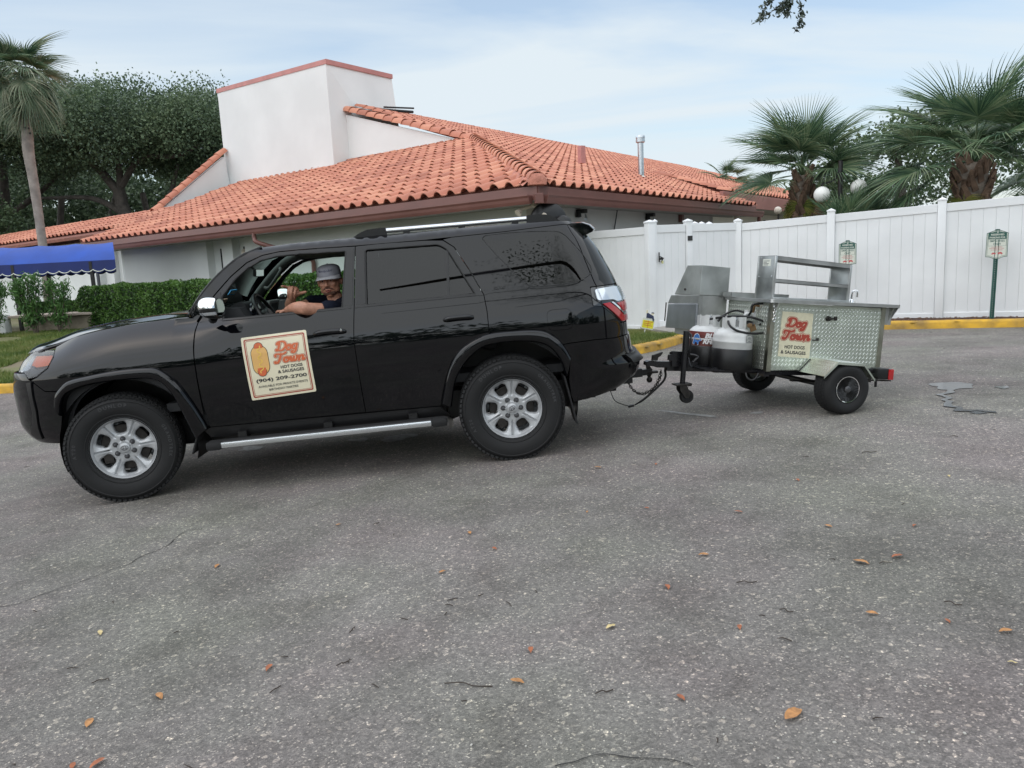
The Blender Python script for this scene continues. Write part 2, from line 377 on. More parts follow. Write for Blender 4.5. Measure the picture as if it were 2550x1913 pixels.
xsR = [4.1+.2*i for i in range(150)]; ysR = [4+.2*i for i in range(100)]
sheet('mulch_bed', xsR, ysR, lambda x, y: gz(x, y)+.105+.012*noise.noise(Vector((x*5, y*5, 0))), m_mulch, lambda x, y: (yk(kr, x) or 99) + .08 < y < 13.05-.5*(x-7.3)+1.6)
# lawn and mulch fill right up to the kerb backs
def fill(name, path, m, w, zf, i0=0, i1=None):
    v = []; f = []; P = path[i0:i1]
    for i, p in enumerate(P):
        t = (P[min(i+1, len(P)-1)]-P[max(i-1, 0)]).normalized(); n = Vector((-t.y, t.x, 0))
        for a in (.15, .45, w): q = p+n*a; v.append((q.x, q.y, zf(q.x, q.y)+.004))
    for i in range(len(P)-1):
        for j in range(2): f.append((i*3+j, i*3+j+1, (i+1)*3+j+1, (i+1)*3+j))
    return link(name, mkmesh(name, v, f, 60), m, kind='structure')
fill('lawn', kl, m_soil, .7, lawnz, 8); fill('mulch_bed', kr, m_mulch, .6, lambda x, y: gz(x, y)+.105, 6)
# concrete apron in front of the gate
ap = [(2.7, 12.6), (3.05, 12.65), (3.25, 12.9), (4.15, 13.6), (4.3, 14.9), (2.2, 14.6), (2.5, 13.4)]
b = MB(); b.prism(ap, lambda x, y: (x, y, gz(x, y)+.125), lambda x, y: (x, y, -.3)); b.build('pavement', m_conc, kind='structure')
# cracks and wet patches lie on the asphalt as thin sheets
m_crack = mat('crack_filler', (.018, .017, .016), .9)
def ribbon(name, pts, w, m, dz=.004, kind='structure', wob=.02, sub=10):
    P = catmull([(x, y, 0) for x, y in pts], sub); v = []; f = []
    for i, p in enumerate(P):
        t = (P[min(i+1, len(P)-1)]-P[max(i-1, 0)]).normalized(); n = Vector((-t.y, t.x, 0))
        o = n*wob*noise.noise(Vector((p.x*9, p.y*9, 3)))*1.5; ww = w*(.35+.9*abs(noise.noise(Vector((p.x*6, p.y*6, 8)))))
        for s_ in (-1, 1): q = p+o+n*ww*s_; v.append((q.x, q.y, gz(q.x, q.y)+dz))
    for i in range(len(P)-1): f.append((2*i, 2*i+1, 2*i+3, 2*i+2))
    return link(name, mkmesh(name, v, f), m, kind=kind)
def blob(name, cx, cy, rx, ry, m, rot=0, seed=0, dz=.004, rough=.35, n=64, kind='structure'):
    v = [(cx, cy, gz(cx, cy)+dz)]
    for i in range(n):
        a = 2*PI*i/n; k = 1+rough*noise.noise(Vector((math.cos(a)*1.2+seed, math.sin(a)*1.2, seed*3.1)))*1.1+.05*noise.noise(Vector((math.cos(a)*5+seed, math.sin(a)*5, seed)))
        x, y = rx*k*math.cos(a), ry*k*math.sin(a); q = (cx+x*math.cos(rot)-y*math.sin(rot), cy+x*math.sin(rot)+y*math.cos(rot)); v.append((*q, gz(*q)+dz))
    return link(name, mkmesh(name, v, [(0, i+1, (i+1) % n+1) for i in range(n)]), m, kind=kind)
# ------------------------------------------------------------------ vinyl fence and gate
def fz(x): return .04+.02*(x-4)/3     # bottom of fence
FP = [(2.55, 13.75), (3.30, 14.08), (4.34, 14.53), (5.77, 13.81), (7.30, 13.05), (8.85, 12.28), (10.4, 11.5), (12.0, 10.7)]
def ftop(x): return 1.93+.035*(x-4.3) if x > 4 else 1.94
def panel_between(parent, a, b, z0, z1a, z1b, pw=.17, railw=.055, rail_h=.135, gate=False):
    A = Vector((*a, 0)); B = Vector((*b, 0)); d = (B-A); Ln = d.length; d.normalize(); n = Vector((d.y, -d.x, 0))
    Mx = Matrix((d, n, Vector((0, 0, 1)))).transposed()
    s0, s1 = .066, Ln-.066
    def bar(name, za, zb, h, th):
        # sloped rail between posts
        v = []
        for s_, z_ in ((s0, za), (s1, zb)):
            for y_ in (-th/2, th/2):
                for hh in (0, h): p = A+d*s_+n*y_; v.append((p.x, p.y, z_+hh))
        m = MB(); m.add(v, [(0, 1, 3, 2), (4, 6, 7, 5), (0, 4, 5, 1), (2, 3, 7, 6), (1, 5, 7, 3), (0, 2, 6, 4)])
        o = m.build(name, m_white_vinyl, parent); md = o.modifiers.new('Bevel', 'BEVEL'); md.width = .006; md.segments = 2; return o
    bar('rail', z1a-rail_h, z1b-rail_h, rail_h, railw); bar('rail', z0+.03, z0+.03, rail_h, railw)
    k = max(1, round((s1-s0)/pw)); w = (s1-s0)/k
    for i in range(k):
        x0 = s0+w*i+.0008; x1 = s0+w*(i+1)-.0008; c = (x0+x1)/2; t = (c-s0)/(s1-s0); zt = z1a+(z1b-z1a)*t-rail_h+.01; zb = z0+.12
        # board with small chamfered V-edges
        e = .003; th = .011; m = MB(); v = []
        for z_ in (zb, zt):
            for u_, y_ in ((x0, -th), (x1, -th), (x1, th-e), (x1-e, th), (x0+e, th), (x0, th-e)): p = A+d*u_+n*y_; v.append((p.x, p.y, z_))
        m.add(v, [(0, 1, 2, 3, 4, 5), (11, 10, 9, 8, 7, 6)]+[(j, (j+1) % 6, (j+1) % 6+6, j+6) for j in range(6)])
        m.build('board', m_white_vinyl, parent)
    back = MB(); p = A+d*((s0+s1)/2)-n*.014; back.box((p.x, p.y, (z0+.12+min(z1a, z1b)-.1)/2), (s1-s0, .004, min(z1a, z1b)-z0-.22), Mx); back.build('tongue_backing', m_white_vinyl, parent)
def post(parent, x, y, z0, z1, w=.127, ang=0, name='post'):
    M = Matrix.Rotation(ang, 3, 'Z'); m = MB(); m.box((x, y, (z0+z1)/2), (w, w, z1-z0), M, ch=.006); o = m.build(name, m_white_vinyl, parent, smooth=40)
    h = w/2+.008; c = MB(); v = [Vector((x, y, 0)) + M @ Vector(q) for q in ((-h, -h, z1), (h, -h, z1), (h, h, z1), (-h, h, z1), (-h, -h, z1+.022), (h, -h, z1+.022), (h, h, z1+.022), (-h, h, z1+.022), (0, 0, z1+.058))]
    c.add(v, [(0, 3, 2, 1), (0, 1, 5, 4), (1, 2, 6, 5), (2, 3, 7, 6), (3, 0, 4, 7), (4, 5, 8), (5, 6, 8), (6, 7, 8), (7, 4, 8)])
    c.build('post_cap', m_white_vinyl, o)
fence = thing('vinyl_fence', 'long white vinyl privacy fence with square posts behind the cart and the parking signs', 'fence', at(7.3, 13.05, 0))
fa = math.atan2(-.5, 1)
for i in range(3, len(FP)): post(fence, *FP[i], -.05, ftop(FP[i][0])+.05, ang=fa)
post(fence, *FP[2], -.05, ftop(4.34)+.04, ang=fa)
for i in range(2, len(FP)-1): panel_between(fence, FP[i], FP[i+1], fz(FP[i][0]), ftop(FP[i][0]), ftop(FP[i+1][0]))
fl = thing('vinyl_fence', 'short white vinyl fence section between the house wall and the gate', 'fence', at(2.55, 13.75, 0))
post(fl, 2.55, 13.75, -.1, 1.99, w=.14, ang=R(24)); panel_between(fl, (1.20, 15.25), (2.55, 13.75), .02, 1.93, 1.93)
gate = thing('vinyl_gate', 'white vinyl gate with black latch between the fence corner post and a thin post', 'gate', at(3.0, 13.9, 0))
panel_between(gate, (2.62, 13.78), (3.30, 14.08), .10, 1.95, 1.95, railw=.05)
post(gate, 2.655, 13.80, .0, 2.0, w=.05, ang=R(24), name='gate_stile')
g2 = thing('vinyl_fence', 'narrow white vinyl panel between the gate and the long fence', 'fence', at(3.9, 14.3, 0))
post(g2, 3.30, 14.08, .0, 1.99, w=.115, ang=R(24)); panel_between(g2, (3.30, 14.08), (4.34, 14.53), .04, 1.95, 1.95)
# second row of posts behind the gate
for i, (x, y) in enumerate(((3.62, 14.9), (3.80, 15.1), (4.0, 15.3))):
    o = MB().box((x, y, 1.0), (.11, .11, 1.98), ch=.005).build('fence_post', m_white_vinyl, smooth=40)
    h = .062; c = MB(); c.add([(x-h, y-h, 1.99), (x+h, y-h, 1.99), (x+h, y+h, 1.99), (x-h, y+h, 1.99), (x, y, 2.03)], [(0, 3, 2, 1), (0, 1, 4), (1, 2, 4), (2, 3, 4), (3, 0, 4)]); c.build('post_cap', m_white_vinyl, o)
    tag(o, 'capped white vinyl post standing behind the narrow panel next to the gate', 'fence post', 'spare posts behind the gate')
# latch (part of gate), with its hanging tag
m = MB(); d = Vector((.915, .40, 0)); n = Vector((.40, -.915, 0)); lp = Vector((2.70, 13.79, 1.36))+n*.03
m.box(lp+Vector((0, 0, .03)), (.018, .02, .17)); m.box(lp+d*.03+n*.02, (.05, .03, .035)); m.tube([lp+d*.01+Vector((0, 0, .04)), lp+d*.07+n*.03+Vector((0, 0, .01)), lp+d*.02+n*.02-Vector((0, 0, .06))], .011, 6)
m.build('latch', m_black, gate); tg = lp+d*.045+n*.035-Vector((0, 0, .06)); m = MB(); m.box(tg, (.035, .003, .05), Matrix.Rotation(.2, 3, 'X')); m.build('paper_tag', mat('tag_paper', (.62, .60, .30), .7), gate)
m = MB(); q = Vector((3.30, 14.08, 1.70))+n*.066; Mq = Matrix((d, n, Vector((0, 0, 1)))).transposed(); m.box(q, (.10, .012, .085), Mq, ch=.003); o = m.build('plate', m_black)
tag(o, 'small black plate fixed near the top of the thin post beside the gate', 'plate')
m = MB()
for i in range(3): m.box(q+n*.0085+Vector((0, 0, .022-.022*i)), (.07-.02*(i == 1), .002, .006), Mq)
m.build('raised_lines', mat('grey_ink', (.10, .10, .10), .6), o)
# ------------------------------------------------------------------ text helper
def text2d(s, size=1.0, bold=0, xs=1.0, shear=0, space=1.0):
    """-> (verts2d, faces, width, height) with origin at centre"""
    c = bpy.data.curves.new('t', 'FONT'); c.body = s; c.size = size; c.offset = bold; c.resolution_u = 3; c.space_character = space; c.shear = shear
    o = bpy.data.objects.new('t', c); COL.objects.link(o); bpy.context.view_layer.update()
    me = bpy.data.meshes.new_from_object(o.evaluated_get(bpy.context.evaluated_depsgraph_get()))
    v = [(p.co.x*xs, p.co.y) for p in me.vertices]; f = [tuple(q.vertices) for q in me.polygons]
    bpy.data.objects.remove(o); bpy.data.curves.remove(c); bpy.data.meshes.remove(me)
    x0 = min(p[0] for p in v); x1 = max(p[0] for p in v); y0 = min(p[1] for p in v); y1 = max(p[1] for p in v)
    return [(a-(x0+x1)/2, b-(y0+y1)/2) for a, b in v], f, x1-x0, y1-y0
def text_fit(s, w, h, bold=0.02, shear=0):
    v, f, tw, th = text2d(s, 1, bold, 1, shear); return [(a*w/tw, b*h/th) for a, b in v], f
def strip2d(pts, w, closed=False, n=5, taper=None):
    """ribbon around a smooth stroke; returns verts2d, faces"""
    P = catmull([(x, y, 0) for x, y in pts], n, closed); v = []; f = []; k = len(P)
    for i, p in enumerate(P):
        a = P[(i+1) % k] if closed else P[min(i+1, k-1)]; b_ = P[i-1] if closed else P[max(i-1, 0)]
        t = a-b_; t = t.normalized() if t.length > 1e-9 else Vector((1, 0, 0)); nn = Vector((-t.y, t.x, 0))
        ww = w*(.72+.45*abs(t.y)) if taper is None else w
        v += [(p.x+nn.x*ww, p.y+nn.y*ww), (p.x-nn.x*ww, p.y-nn.y*ww)]
    for i in range(k if closed else k-1): j = (i+1) % k; f.append((2*i, 2*i+1, 2*j+1, 2*j))
    if not closed:                      # round caps that butt against the ribbon ends
        for i, s_ in ((0, -1), (k-1, 1)):
            c = P[i]; a0 = v[2*i]; q = len(v); v.append((c.x, c.y)); dx, dy = a0[0]-c.x, a0[1]-c.y
            for j in range(7): t = -s_*PI*j/6; v.append((c.x+dx*math.cos(t)-dy*math.sin(t), c.y+dx*math.sin(t)+dy*math.cos(t)))
            f += [(q, q+1+j, q+2+j) for j in range(6)]
    return v, f
def flat(name, parts, mp, m, parent, local=False):
    """parts: list of (verts2d, faces); mp maps 2D to 3D"""
    b_ = MB()
    for v, f in parts: b_.add([mp(x, y) for x, y in v], f)
    return b_.build(name, m, parent, local=local, fix=False)
def ell(cx, cy, rx, ry, n=24, rot=0):
    v = [(cx, cy)]+[(cx+rx*math.cos(2*PI*i/n)*math.cos(rot)-ry*math.sin(2*PI*i/n)*math.sin(rot), cy+rx*math.cos(2*PI*i/n)*math.sin(rot)+ry*math.sin(2*PI*i/n)*math.cos(rot)) for i in range(n)]
    return v, [(0, i+1, (i+1) % n+1) for i in range(n)]
def poly(p): return list(p), tri2(p)
def frame2d(pts_out, pts_in):
    n = len(pts_out); return list(pts_out)+list(pts_in), [(i, (i+1) % n, (i+1) % n+n, i+n) for i in range(n)]
def mv(part, dx, dy, s=1.0): return [(x*s+dx, y*s+dy) for x, y in part[0]], part[1]
# ------------------------------------------------------------------ parking signs
def sign_outline(w, h, ins=0):
    w = w/2-ins; h = h/2-ins; e = .035; o = [(-w, -h+e), (-w+.004, h-e-.012)]
    pts = [(-w, -h+e), (-w, h-e-.01), (-w*.93, h-e-.008), (-w*.62, h-.022), (-w*.3, h-.004), (0, h), (w*.3, h-.004), (w*.62, h-.022), (w*.93, h-e-.008), (w, h-e-.01), (w, -h+e), (w*.62, -h+e-.006), (w*.3, -h+.006), (0, -h), (-w*.3, -h+.006), (-w*.62, -h+e-.006)]
    return pts
def parking_sign(x, y, ztop, wid, hei, label, tilt=0):
    d = Vector((.97, -.24, 0)).normalized(); n = Vector((d.y, -d.x, 0))
    M = Matrix(((d.x, n.x, 0, x), (d.y, n.y, 0, y), (0, 0, 1, 0), (0, 0, 0, 1))) @ Matrix.Rotation(R(tilt), 4, 'Y')
    root = thing('parking_sign', label, 'sign', M, 'parking signs in front of the fence')
    zc = ztop-hei/2
    pb = MB(); z0 = gz(x, y)+.05
    # U-channel post with punched holes (dark green), holes as small inset plates
    for a in (-.024, .024): pb.box((a, .002, (z0+ztop+.015)/2), (.012, .028, ztop+.015-z0))
    pb.box((0, -.008, (z0+ztop+.015)/2), (.05, .006, ztop+.015-z0)); pb.build('post', m_sgreen, root, local=True)
    hb = MB(); z = z0+.1
    while z < zc-hei/2-.01: hb.tube([(0, -.0045, z), (0, -.0015, z)], .0065, 8); z += .0254*1.4
    hb.build('post_holes', mat('hole_light', (.45, .48, .47), .6), root, local=True, kind='stuff')
    mp = lambda dy: (lambda u, v: (u, .016+dy, zc+v))
    pl = MB(); o = sign_outline(wid, hei); pl.prism(o, lambda u, v: (u, .014, zc+v), lambda u, v: (u, .016, zc+v)); pl.build('sign_plate', m_swhite, root, local=True)
    B_ = .002
    flat('border', [frame2d(sign_outline(wid, hei, .001), sign_outline(wid, hei, .009)), frame2d(sign_outline(wid, hei, .019), sign_outline(wid, hei, .023))], mp(B_*.5), m_sgreen, root, True)
    w = wid/2-.026; hb_ = hei
    flat('header', [poly([(-w, hei*.19), (w, hei*.19), (w, hei*.405), (w*.4, hei*.43), (0, hei*.44), (-w*.4, hei*.43), (-w, hei*.405)])], mp(B_*.5), m_sgreen, root, True)
    flat('header_lettering', [mv(text_fit('RESERVED', wid*.60, hei*.062, .03), 0, hei*.345), mv(text_fit('PARKING FOR', wid*.72, hei*.062, .03), 0, hei*.245), ell(0, hei*.41, .012, .006, 12)], mp(B_), m_swhite, root, True)
    flat('main_lettering', [mv(text_fit('EMPLOYEES', wid*.68, hei*.068, .012), 0, hei*.125), mv(text_fit('ONLY', wid*.36, hei*.068, .012), 0, hei*.02), frame2d([(-w, -hei*.045), (w, -hei*.045), (w, hei*.185), (-w, hei*.185)], [(-w+.003, -hei*.04), (w-.003, -hei*.04), (w-.003, hei*.18), (-w+.003, hei*.18)])], mp(B_*.6), m_sgreen, root, True)
    red = [mv(text_fit('UNAUTHORIZED', wid*.5, hei*.026, .02), 0, -hei*.085), mv(text_fit('VEHICLES WILL BE TOWED', wid*.68, hei*.026, .02), 0, -hei*.135), mv(text_fit('AT OWNER EXPENSE', wid*.52, hei*.026, .02), 0, -hei*.185)]
    def car2d(cx, cy, s, f=1):
        q = [(-.05, -.012), (.05, -.012), (.052, .004), (.03, .010), (.016, .026), (-.026, .026), (-.034, .008), (-.052, .004)]
        q = [(cx+a*s*f, cy+b*s) for a, b in q];  q = q if f > 0 else q[::-1]
        return [poly(q), ell(cx-.03*s, cy-.014*s, .012*s, .012*s, 12), ell(cx+.03*s, cy-.014*s, .012*s, .012*s, 12)]
    red += car2d(-.042, -hei*.31, .62)+car2d(.052, -hei*.30, .72, -1)+[strip2d([(-.012, -hei*.31), (.0, -hei*.27), (.012, -hei*.255), (.03, -hei*.27)], .0022, taper=1)]
    flat('red_print', red, mp(B_*.6), m_sred, root, True)
    return root
parking_sign(7.80, 12.40, 1.55, .312, .455, 'reserved parking sign farther right, its whole green post in view', tilt=1.2)
parking_sign(5.80, 13.2, 1.50, .280, .42, 'green and white reserved parking sign partly hidden behind the stainless shelf of the cart')
# ------------------------------------------------------------------ yard sign by the gate
ys = thing('yard_sign', 'small yellow lawn notice with a waving figure in the grass by the gate', 'sign', at(2.22, 12.55, gzl(2.2, 12.55)) @ Matrix.Rotation(R(8), 4, 'Z') @ Matrix.Rotation(R(12), 4, 'Y'))
b = MB(); b.tube([(-.02, 0, -.05), (-.02, 0, .13), (.0, 0, .16)], .003, 6); b.tube([(.0, 0, -.05), (-.055, 0, .18)], .0025, 6); b.build('stake', m_white_vinyl, ys, local=True)
pt = fillet([(-.10, .12), (.11, .12), (.11, .30), (-.10, .30)], .02)
b = MB(); b.prism(pt, lambda x, y: (x, .0, y), lambda x, y: (x, -.006, y)); b.build('panel', m_swhite, ys, local=True)
flat('yellow_field', [poly(fillet([(-.088, .135), (.098, .135), (.098, .262), (-.088, .262)], .01))], lambda x, y: (x, -.0075, y), mat('notice_yellow', (.72, .66, .03), .5), ys, True)
flat('print_lines', [poly([(-.07, .235-.03*i), (.08-.02*(i % 2), .235-.03*i), (.08-.02*(i % 2), .245-.03*i), (-.07, .245-.03*i)]) for i in range(3)]+[poly([(.0, .14), (.008, .14), (.008, .26), (0, .26)])], lambda x, y: (x, -.009, y), m_orange, ys, True)
b = MB()
for q in ([poly([(-.04, .30), (.06, .30), (.085, .245), (.095, .29), (.075, .345), (.03, .36), (-.03, .385), (-.045, .37)])]):
    b.prism(q[0], lambda x, y: (x, -.002, y), lambda x, y: (x, -.012, y))
b.build('figure', m_navy, ys, local=True)
b = MB()
for c_, r_ in (((.052, .375), .022), ((-.045, .39), .016)): b.prism([(c_[0]+r_*math.cos(a*PI/6), c_[1]+r_*math.sin(a*PI/6)) for a in range(12)], lambda x, y: (x, -.003, y), lambda x, y: (x, -.013, y))
b.prism([(-.052, .39), (-.038, .39), (-.034, .43), (-.06, .425)], lambda x, y: (x, -.003, y), lambda x, y: (x, -.012, y)); b.build('figure_skin', m_cream, ys, local=True)
b = MB(); b.prism([(.03, .385), (.078, .385), (.07, .402), (.04, .402)], lambda x, y: (x, -.001, y), lambda x, y: (x, -.015, y)); b.build('figure_hat', m_navy, ys, local=True)
# ------------------------------------------------------------------ the house
c0 = Vector((.600, 13.458, 0)); ZE = 2.70; TP = .3414
Ld = Vector((-.78206, .62320, 0)); Rd = Vector((.58070, .81412, 0))
PL = Vector((.62320, .78206, 0)); PR = Vector((-.81412, .58070, 0))
def LRp(l, r, z): q = c0+Ld*l+Rd*r; return Vector((q.x, q.y, z))
house = thing('tiled_house', 'low white stucco building with orange barrel tile roof and a tall white chimney block', 'building', at(.6, 13.46, .1))
def tilemat():
    m = mat('clay_tile', (.46, .155, .085), .78, bump=(40, .25, .006)); t = m.node_tree; b = t.nodes['Principled BSDF']; L = t.links.new
    g = t.nodes.new('ShaderNodeNewGeometry'); oi = t.nodes.new('ShaderNodeObjectInfo')
    n = t.nodes.new('ShaderNodeTexNoise'); n.inputs['Scale'].default_value = .9; n.inputs['Detail'].default_value = 6; L(g.outputs['Position'], n.inputs['Vector'])
    a = t.nodes.new('ShaderNodeMath'); a.operation = 'ADD'; L(g.outputs['Random Per Island'], a.inputs[0]); L(oi.outputs['Random'], a.inputs[1])
    f_ = t.nodes.new('ShaderNodeMath'); f_.operation = 'FRACT'; L(a.outputs[0], f_.inputs[0])
    ma = t.nodes.new('ShaderNodeMath'); ma.operation = 'MULTIPLY_ADD'; ma.inputs[1].default_value = .42; L(f_.outputs[0], ma.inputs[0]); L(n.outputs[0], ma.inputs[2])
    c = t.nodes.new('ShaderNodeValToRGB'); e = c.color_ramp.elements; e[0].position = .42; e[0].color = (.38, .145, .095, 1); e[1].position = .95; e[1].color = (.60, .275, .175, 1)
    x = e.new(.68); x.color = (.50, .195, .125, 1); L(ma.outputs[0], c.inputs[0]); L(c.outputs[0], b.inputs['Base Color']); return m
m_tile = tilemat(); m_mortar = mat('pink_mortar', (.50, .20, .14), .85, var=(5, .3, 6), bump=(18, .8, .03)); m_under = mat('roof_underlay', (.22, .085, .06), .9, var=(4, .2))
TW, TE, TLn = .345, .42, .47
def tile_mesh():
    X = []; wb = .21
    for i in range(7): t = i/6; X.append((wb*t, .088*math.sin(PI*t)**.75))
    for t in (.35, .7, 1.0): X.append((wb+(TW-wb)*t, .010*(1-math.sin(PI*t))))
    v = []; f = []; n = len(X)
    for y, dz in ((0, .050), (TLn, .010)):
        for x, z in X: v.append((x, y, z+dz))
    for x, z in X: v.append((x, 0, z+.050-.018))          # lip thickness
    for i in range(n-1): f.append((i, i+1, n+i+1, n+i)); f.append((2*n+i, 2*n+i+1, i+1, i))
    return mkmesh('tile', v, f, 50)
tile_me = tile_mesh(); tile_me.materials.append(m_tile)
tv = np.array([p.co[:] for p in tile_me.vertices]); tf = [tuple(p.vertices) for p in tile_me.polygons]
def plane_frames(org, ax, pp, cells):
    """cells: list of (a, d) ; returns matrices"""
    sl = (pp+Vector((0, 0, TP))).normalized(); nn = ax.cross(sl)
    if nn.z < 0: ax2 = -ax; nn = -nn
    else: ax2 = ax
    o = []
    for a, d in cells:
        p = org+ax*a+pp*d; p.z = org.z+TP*d
        j = rng.uniform(-.012, .012)
        M = Matrix(((ax2.x, sl.x, nn.x, p.x), (ax2.y, sl.y, nn.y, p.y), (ax2.z, sl.z, nn.z, p.z+j*.4), (0, 0, 0, 1))) @ Matrix.Rotation(j, 4, 'Z')
        o.append(M)
    return o
CD = math.cos(math.atan(TP))
dstep = TE*CD
allt = []
O1 = Vector((c0.x, c0.y, ZE))
# front skirt roof (left wing) -------------------------------------------------
cells = []
r = 0
while r*dstep < 6.9:
    d = r*dstep; a = d*1.055+.10; aend = 17.72+.185*d
    k0 = int(a/TW)+1; 
    for k in range(k0, int(aend/TW)+1): cells.append((k*TW, d-.02))
    # the lower wing beyond, its eave set back
    if d > 1.3 and d < 3.3:
        for k in range(int(aend/TW)+1, int(44/TW)): cells.append((k*TW, d-.02-.06))
    r += 1
fr_left = plane_frames(O1, Ld, PL, cells)
# main roof facing right -------------------------------------------------------
cells = []; r = 0
while r*dstep < 12.05:
    d = r*dstep; a = (d*1.055 if d < 6.95 else 6.95+.053*d)+.10; aend = 11.55+.75*d if d < 4.0 else 48-d
    for k in range(int(a/TW)+1, int(aend/TW)+1): cells.append((k*TW, d-.02))
    r += 1
fr_right = plane_frames(O1, Rd, PR, cells)
O2 = LRp(.8, 0, 3.20); cells = []; r = 0
TP1, TP = TP, .30
while r*dstep < 3.5:
    d = r*dstep; a = 11.55+.75*(d+.8)-.1; aend = 47-d
    for k in range(int(a/TW), int(aend/TW)+1): cells.append((k*TW, d-.02))
    r += 1
fr_far = plane_frames(O2, Rd, PR, cells)
TP = TP1
roof_l = MB(); roof_r = MB()
def slab(mb, pts, th=.10):
    n = len(pts); mb.add(pts+[p-Vector((0, 0, th)) for p in pts], [tuple(range(n)), tuple(range(2*n-1, n-1, -1))]+[(i, i+n, (i+1) % n+n, (i+1) % n) for i in range(n)])
zp = lambda d, z0=ZE: z0+TP*d
def onL(a, d): p = c0+Ld*a+PL*d; return Vector((p.x, p.y, zp(d)-.012))
def onR(a, d): p = c0+Rd*a+PR*d; return Vector((p.x, p.y, zp(d)-.012))
def on2(a, d): p = O2+Rd*a+PR*d; return Vector((p.x, p.y, 3.20+.30*d-.012))
slab(roof_l, [onL(.06, 0), onL(17.7, 0), onL(18.95, 6.92), onL(7.30, 6.92)]); roof1 = roof_l.build('roof', m_under, house, label='front skirt roof of orange barrel tiles')
b = MB(); slab(b, [onL(17.9, 1.2), onL(44, 1.2), onL(44, 3.3), onL(18.3, 3.3)]); slab(b, [onL(18.3, 3.32), onL(44, 3.32), Vector(onL(44, 6))-Vector((0, 0, 1.9)), Vector(onL(18.3, 6))-Vector((0, 0, 1.9))]); roof1b = b.build('roof', m_under, house, label='low tiled roof of the wing behind the blue canopy')
slab(roof_r, [onR(.06, 0), onR(11.55, 0), onR(14.55, 4.0), onR(44, 4.0), onR(36, 12.0), onR(7.6, 12.0), onR(7.33, 6.95)]); roof2 = roof_r.build('roof', m_under, house, label='main tiled roof slope on the right')
b = MB(); slab(b, [on2(12.1, 0), on2(47, 0), on2(43.6, 3.4), on2(14.7, 3.4)]); roof3 = b.build('roof', m_under, house, label='higher tiled roof of the far right wing')
camp = Vector((0, 0, 1.395))
lab = [(M, roof1 if i < len(fr_left) and (M.translation-onL(9, 3)).length >= 0 else roof2, 0) for i, M in enumerate(fr_left)]+[(M, roof2, 1) for M in fr_right]+[(M, roof3, 2) for M in fr_far]
lab.sort(key=lambda t: (t[0].translation-camp).length)
for M, rf, k in lab[:300]:
    o = bpy.data.objects.new('tile', tile_me); COL.objects.link(o); o.parent = rf; o.matrix_basis = M
rest = {}
for M, rf, k in lab[300:]: rest.setdefault(rf.name, (rf, []))[1].append(M)
for nm, (rf, Ms) in rest.items():
    A = np.array([np.array(M) for M in Ms]); V = np.concatenate([tv, np.ones((len(tv), 1))], 1)
    Vv = np.einsum('nij,kj->nki', A, V)[:, :, :3].reshape(-1, 3); nv = len(tv)
    F = [tuple(i+b_*nv for i in q) for b_ in range(len(Ms)) for q in tf]
    me = mkmesh('tiles', [], []); me = bpy.data.meshes.new('tiles'); me.from_pydata(Vv.tolist(), [], F); me.update(); me.polygons.foreach_set('use_smooth', [True]*len(me.polygons)); me.set_sharp_from_angle(angle=R(50))
    link('tiles', me, m_tile, rf, kind='stuff')
# hip and rake caps ------------------------------------------------------------
def cap_me(r0=.125, r1=.105, ln=.46):
    b = MB(); n = 9; v = []; f = []
    for y, r_ in ((0, r0), (ln, r1)):
        for i in range(n): a = PI*i/(n-1); v.append((r_*math.cos(a), y, r_*math.sin(a)*.95))
    for i in range(n): a = PI*i/(n-1); v.append(((r0-.02)*math.cos(a), 0, (r0-.02)*math.sin(a)*.95))
    for i in range(n-1): f += [(i, i+1, n+i+1, n+i), (2*n+i, 2*n+i+1, i+1, i)]
    me = mkmesh('ridge_cap', v, f, 60); me.materials.append(m_tile); return me
capm = cap_me(.15, .125)
def caps(A, B, step, parent, lift=.06, me=capm, roll=0):
    d = (B-A); n = int(d.length/step); d.normalize(); x = d.cross(Vector((0, 0, 1))).normalized(); z = x.cross(d)
    for i in range(n+1):
        p = A+d*(i*step)+z*lift; tlt = Matrix.Rotation(-.05, 4, 'X')
        o = bpy.data.objects.new('ridge_cap', me); COL.objects.link(o); o.parent = parent
        o.matrix_basis = Matrix(((x.x, d.x, z.x, p.x), (x.y, d.y, z.y, p.y), (x.z, d.z, z.z, p.z), (0, 0, 0, 1))) @ tlt @ Matrix.Rotation(rng.uniform(-.02, .02), 4, 'Z')
hipA = Vector((c0.x, c0.y, ZE+.02))+Vector((-.138, .99, 0))*.02; hipB = onL(7.30, 6.92)
caps(hipA, hipB, .43, roof1, .085)
b = MB(); d = (hipB-hipA).normalized(); x = d.cross(Vector((0, 0, 1))).normalized()
v = []; f = []; nseg = 60
for i in range(nseg+1):
    p = hipA+(hipB-hipA)*(i/nseg); w1 = .25+.05*noise.noise(Vector((i*.9, 0, 0))); w2 = .25+.05*noise.noise(Vector((i*.9, 5, 0)))
    v += [p-x*w1+Vector((0, 0, -.02)), p-x*.13+Vector((0, 0, .08)), p+x*.13+Vector((0, 0, .08)), p+x*w2+Vector((0, 0, -.02))]
for i in range(nseg):
    for j in range(3): f.append((4*i+j, 4*i+j+1, 4*i+j+5, 4*i+j+4))
b.add(v, f)
# rounded mortar end at the corner
for i in range(1): b.lathe([(0, .0), (.17, .02), (.18, .1), (.13, .2), (0, .24)], Matrix.Translation(hipA+Vector((0, .05, -.03))), 12)
b.build('hip_mortar', m_mortar, roof1, smooth=60)
